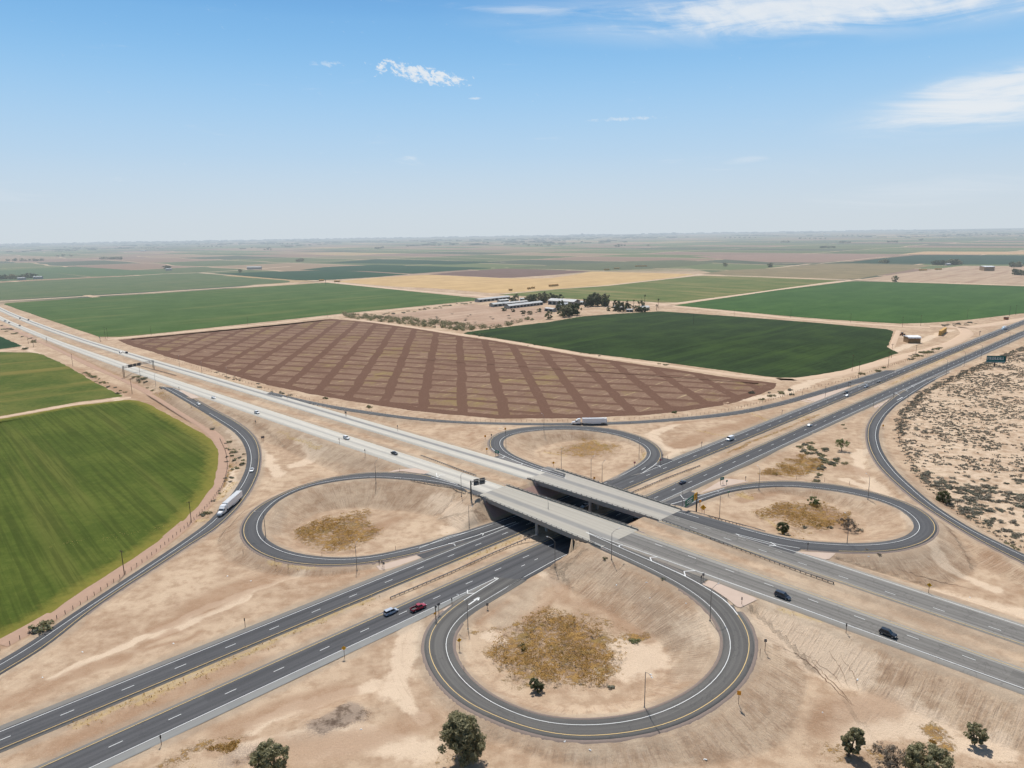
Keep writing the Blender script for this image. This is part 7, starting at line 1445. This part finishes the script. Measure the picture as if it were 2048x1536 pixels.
for gx, gy, w_, d_, lb in [(42,560,12,8,'white farm building at the far left edge'), (75,558,14,8,'second white farm building at the far left edge'), (337,541,9,7,'tiny pale farmhouse on the plain at left'), (508,539,24,10,'long pale shed beside the dirt road at left'), (285,502.5,5,40,'tiny white building near the left horizon'), (2040,533,14,20,'pale building at the right edge'), (1655,470.5,7,60,'tiny white building on the right horizon'), (1898,531,9,12,'pale roof in the right grove')]:
    a, b = G(gx - w_ / 2, gy, 0), G(gx + w_ / 2, gy, 0); mid = (a + b) / 2; L_ = float(np.linalg.norm((b - a)[:2])); r = empty('farm_house', tuple(mid)); tag(r, lb, 'building')
    hh = 4.5 * (1 + L_ / 60); mb = MB(); mb.box((0, d_ / 2, hh / 2), (L_, d_, hh)); mb.build('wall', M_wallw, r); mb = MB(); mb.add([(-L_ / 2 - .5, -.5, hh), (L_ / 2 + .5, -.5, hh), (L_ / 2 + .5, d_ / 2, hh * 1.35), (-L_ / 2 - .5, d_ / 2, hh * 1.35), (-L_ / 2 - .5, d_ + .5, hh), (L_ / 2 + .5, d_ + .5, hh)], [(0, 1, 2, 3), (3, 2, 5, 4), (0, 3, 4), (1, 5, 2), (0, 4, 5, 1)]); mb.build('roof', M_roofw, r)
# woods and town trees that melt into one low line on the horizon
rsn = np.random.RandomState(8); V = []; Fc = []
for band, (y0, h0, n) in enumerate(((9000, 14, 500), (13000, 20, 500), (18500, 26, 600), (24500, 34, 700))):
    xk = rsn.uniform(-.85, .85, n) * y0
    for x_ in xk:
        if vnoise(np.array([x_ / 900.]), np.array([band * 3.1]), 5)[0] < .42: continue
        w_ = rsn.uniform(30, 160) * (y0 / 12000) ** .5; hh = h0 * rsn.uniform(.4, 1.1); y_ = y0 + rsn.uniform(-1500, 1500); b = len(V)
        for k in range(5): V += [(x_ + w_ * (k / 4 - .5), y_, -2), (x_ + w_ * (k / 4 - .5), y_, hh * (0.45 + .55 * math.sin(math.pi * (k + .5) / 5)) * rsn.uniform(.7, 1))]
        for k in range(5): V += [(x_ + w_ * (k / 4 - .5), y_ + w_ * .4, -2), (x_ + w_ * (k / 4 - .5), y_ + w_ * .4, hh * .4)]
        for k in range(4): Fc += [(b + 2 * k, b + 2 * k + 2, b + 2 * k + 3, b + 2 * k + 1), (b + 2 * k + 1, b + 2 * k + 3, b + 2 * k + 13, b + 2 * k + 11)]
o = mesh_np('horizon_woods', V, Fc, ML_dark, attrs={'shade': ('FLOAT', np.full(len(V), .4))}); tag(o, 'hazy low line of woods and town trees along the horizon', 'woods', kind='stuff')
# a few town blocks just breaking the horizon
for gx, gy, hh, w_ in [(1166,473,70,60), (1345,471,60,90), (1180,473.5,35,120), (1500,470,28,80), (1840,462,30,100), (905,476,20,150)]:
    p = G(gx, 476.5, 0) if False else np.array([(gx - 1024) / F * 19000, 19000, 0]); r = empty('town_building', tuple(p)); tag(r, 'faint %s town building on the horizon at %s' % ('tall' if hh > 50 else 'low', {1166: 'centre, taller than its neighbour', 1345: 'right of centre', 1180: 'centre beside the tall one', 1500: 'the middle right', 1840: 'the far right', 905: 'left of centre'}[gx]), 'building')
    mb = MB(); mb.box((0, 0, hh / 2), (w_, w_, hh)); mb.build('wall', M_wallw, r); mb = MB(); mb.box((0, 0, hh + 2), (w_ * .4, w_ * .4, 4)); mb.build('roof', M_roofg, r)
# ---------------------------------------------------------------- light, sky, camera
SUN_EL, SUN_AZ = 60.0, -8.0     # azimuth from +Y towards +X
el, az = math.radians(SUN_EL), math.radians(SUN_AZ)
dirv = Vector((math.cos(el) * math.sin(az), math.cos(el) * math.cos(az), math.sin(el)))
sl = bpy.data.lights.new('sun', 'SUN'); sl.energy = 4.9; sl.angle = math.radians(.55); sl.color = (1.0, .965, .905)
so = bpy.data.objects.new('sun', sl); C.objects.link(so); so.rotation_euler = dirv.to_track_quat('Z', 'Y').to_euler()
w = bpy.data.worlds.new('World'); bpy.context.scene.world = w; w.use_nodes = True; nt = w.node_tree; nt.nodes.clear()
class WT(NT):
    def __init__(s, tree): s.t = tree
t = WT(nt)
sky = nt.nodes.new('ShaderNodeTexSky'); sky.sky_type = 'NISHITA'; sky.sun_disc = False; sky.sun_elevation = el; sky.sun_rotation = az
sky.altitude = 120; sky.air_density = 1.0; sky.dust_density = 1.2; sky.ozone_density = 1.6
tc = nt.nodes.new('ShaderNodeTexCoord'); D = t.vm('NORMALIZE', tc.outputs['Generated'])
x, y, z = t.sep(D)
elv = t.math('ARCSINE', z); azm = t.math('ARCTAN2', x, y)
# summer dust: milky towards the horizon, deep blue higher up
rp = nt.nodes.new('ShaderNodeValToRGB'); rp.color_ramp.interpolation = 'B_SPLINE'; e = rp.color_ramp.elements
SKY = [(0.0, (.64, .71, .765)), (.15, (.60, .70, .795)), (.34, (.49, .67, .85)), (.62, (.32, .59, .885)), (.88, (.17, .46, .83)), (1.0, (.12, .385, .775))]
e[0].position = 0; e[0].color = (*SKY[0][1], 1); e[1].position = SKY[1][0]; e[1].color = (*SKY[1][1], 1)
for p_, c_ in SKY[2:]: q_ = e.new(p_); q_.color = (*c_, 1)
t.set(rp.inputs[0], t.math('DIVIDE', elv, math.radians(17.0)))
nish = t.vm('SCALE', sky.outputs[0], .088)
low = t.step(elv, math.radians(40), math.radians(8))
col = t.mix(t.math('MULTIPLY', low, .95), nish, rp.outputs[0])
def ae(px, py):
    p = G(px, min(py, 460), 0) if False else None
    x_ = px - 1024.0; y_ = 768.0 - py; xr = x_ * cr + y_ * sr; yr = -x_ * sr + y_ * cr
    X_ = xr / F; Y_ = cp + sp * yr / F; Z_ = -sp + cp * yr / F
    return math.atan2(X_, Y_), math.atan2(Z_, math.hypot(X_, Y_))
def region(px, py, rx, ry, ang=0.0, soft=1.0):
    a0, e0 = ae(px, py); sc = 1 / 1500.0
    u = t.math('SUBTRACT', azm, a0); v = t.math('SUBTRACT', elv, e0); ca, sa = math.cos(ang), math.sin(ang)
    p = t.math('DIVIDE', t.math('ADD', t.math('MULTIPLY', u, ca), t.math('MULTIPLY', v, sa)), rx * sc)
    q = t.math('DIVIDE', t.math('ADD', t.math('MULTIPLY', u, -sa), t.math('MULTIPLY', v, ca)), ry * sc)
    d = t.math('SQRT', t.math('ADD', t.math('MULTIPLY', p, p), t.math('MULTIPLY', q, q)))
    return t.step(d, 1.0, 1.0 - soft), u, v
def cvec(sx, sy, ang=0.0):
    ca, sa = math.cos(ang), math.sin(ang)
    a = t.math('ADD', t.math('MULTIPLY', azm, ca), t.math('MULTIPLY', elv, sa)); b = t.math('ADD', t.math('MULTIPLY', azm, -sa), t.math('MULTIPLY', elv, ca))
    return t.comb(t.math('MULTIPLY', a, sx), t.math('MULTIPLY', b, sy))
wisp = t.noise(cvec(5, 34, -.04), 1.0, 8, .62, 1.2); ripple = t.noise(cvec(26, 60, -.5), 1.0, 6, .6, .5); puff = t.noise(cvec(95, 170, -.35), 1.0, 6, .7, .4); puffl = t.noise(cvec(16, 30), 1.0, 4)
def lay(mask, nz, a, b, op):
    return t.math('MULTIPLY', t.step(t.math('ADD', nz, t.math('MULTIPLY', t.math('SUBTRACT', mask, 1.0), .42)), a, b), op)
m1, _, _ = region(1720, 5, 830, 74, -.03, .8); c_a = lay(m1, t.math('ADD', t.math('MULTIPLY', wisp, .6), t.math('MULTIPLY', ripple, .4)), .30, .60, .85)
m2, _, _ = region(2060, 180, 390, 72, .14, .9); c_b = lay(m2, t.math('ADD', t.math('MULTIPLY', wisp, .8), .16), .26, .60, .9)
m3, _, _ = region(850, 150, 175, 30, -.17, .8); c_c = lay(m3, puff, .37, .56, .9)
m3b, _, _ = region(770, 132, 62, 24, .5, .9); c_c2 = lay(m3b, puff, .41, .58, .85)
m4, _, _ = region(1250, 238, 160, 9, 0, 1); c_d = lay(m4, puff, .3, .6, .5); m5, _, _ = region(650, 128, 80, 14, 0, 1); c_e = lay(m5, puff, .34, .6, .4)
m6, _, _ = region(1100, 25, 330, 16, -.06, 1); c_f = lay(m6, wisp, .2, .6, .45); m7, _, _ = region(10, 390, 120, 20, 0, 1); c_g = lay(m7, wisp, .2, .7, .35); m8, _, _ = region(1500, 318, 90, 14, .1, 1); c_h = lay(m8, wisp, .25, .7, .3)
m9, _, _ = region(950, 197, 25, 5, 0, 1); c_i = lay(m9, puff, .2, .5, .6); m10, _, _ = region(1850, 385, 300, 40, .05, 1); c_j = lay(m10, wisp, .15, .8, .35)
c_v = t.math('MULTIPLY', t.math('MULTIPLY', m1, t.step(wisp, .3, .6)), .5); c_w = t.math('MULTIPLY', t.math('MULTIPLY', m2, t.step(wisp, .3, .6)), .45)
for c_ in (c_v, c_w, c_a, c_b, c_c, c_c2, c_d, c_e, c_f, c_g, c_h, c_i, c_j): col = t.mix(c_, col, (.80, .84, .88))
bg = nt.nodes.new('ShaderNodeBackground'); t.set(bg.inputs[0], col); bg.inputs[1].default_value = 1.0
ow = nt.nodes.new('ShaderNodeOutputWorld'); nt.links.new(bg.outputs[0], ow.inputs[0])
cam = bpy.data.cameras.new('camera'); co = bpy.data.objects.new('camera', cam); C.objects.link(co)
cam.sensor_width = 36; cam.lens = F / 2048 * 36; cam.clip_start = 1; cam.clip_end = 80000
rt = Vector((cr, -sr * sp, -sr * cp)); up = Vector((sr, cr * sp, cr * cp)); fw = Vector((0, cp, -sp))
M = Matrix((rt, up, -fw)).transposed().to_4x4(); M.translation = Vector((0, 0, H)); co.matrix_world = M
sc = bpy.context.scene; sc.camera = co
sc.view_settings.view_transform = 'Standard'; sc.view_settings.look = 'None'; sc.view_settings.exposure = 0; sc.view_settings.gamma = 1
sc.render.engine = 'CYCLES'; sc.cycles.use_denoising = True; sc.cycles.use_adaptive_sampling = True; sc.cycles.adaptive_threshold = .03; sc.cycles.max_bounces = 4; sc.cycles.diffuse_bounces = 2; sc.cycles.glossy_bounces = 2; sc.cycles.transparent_max_bounces = 8
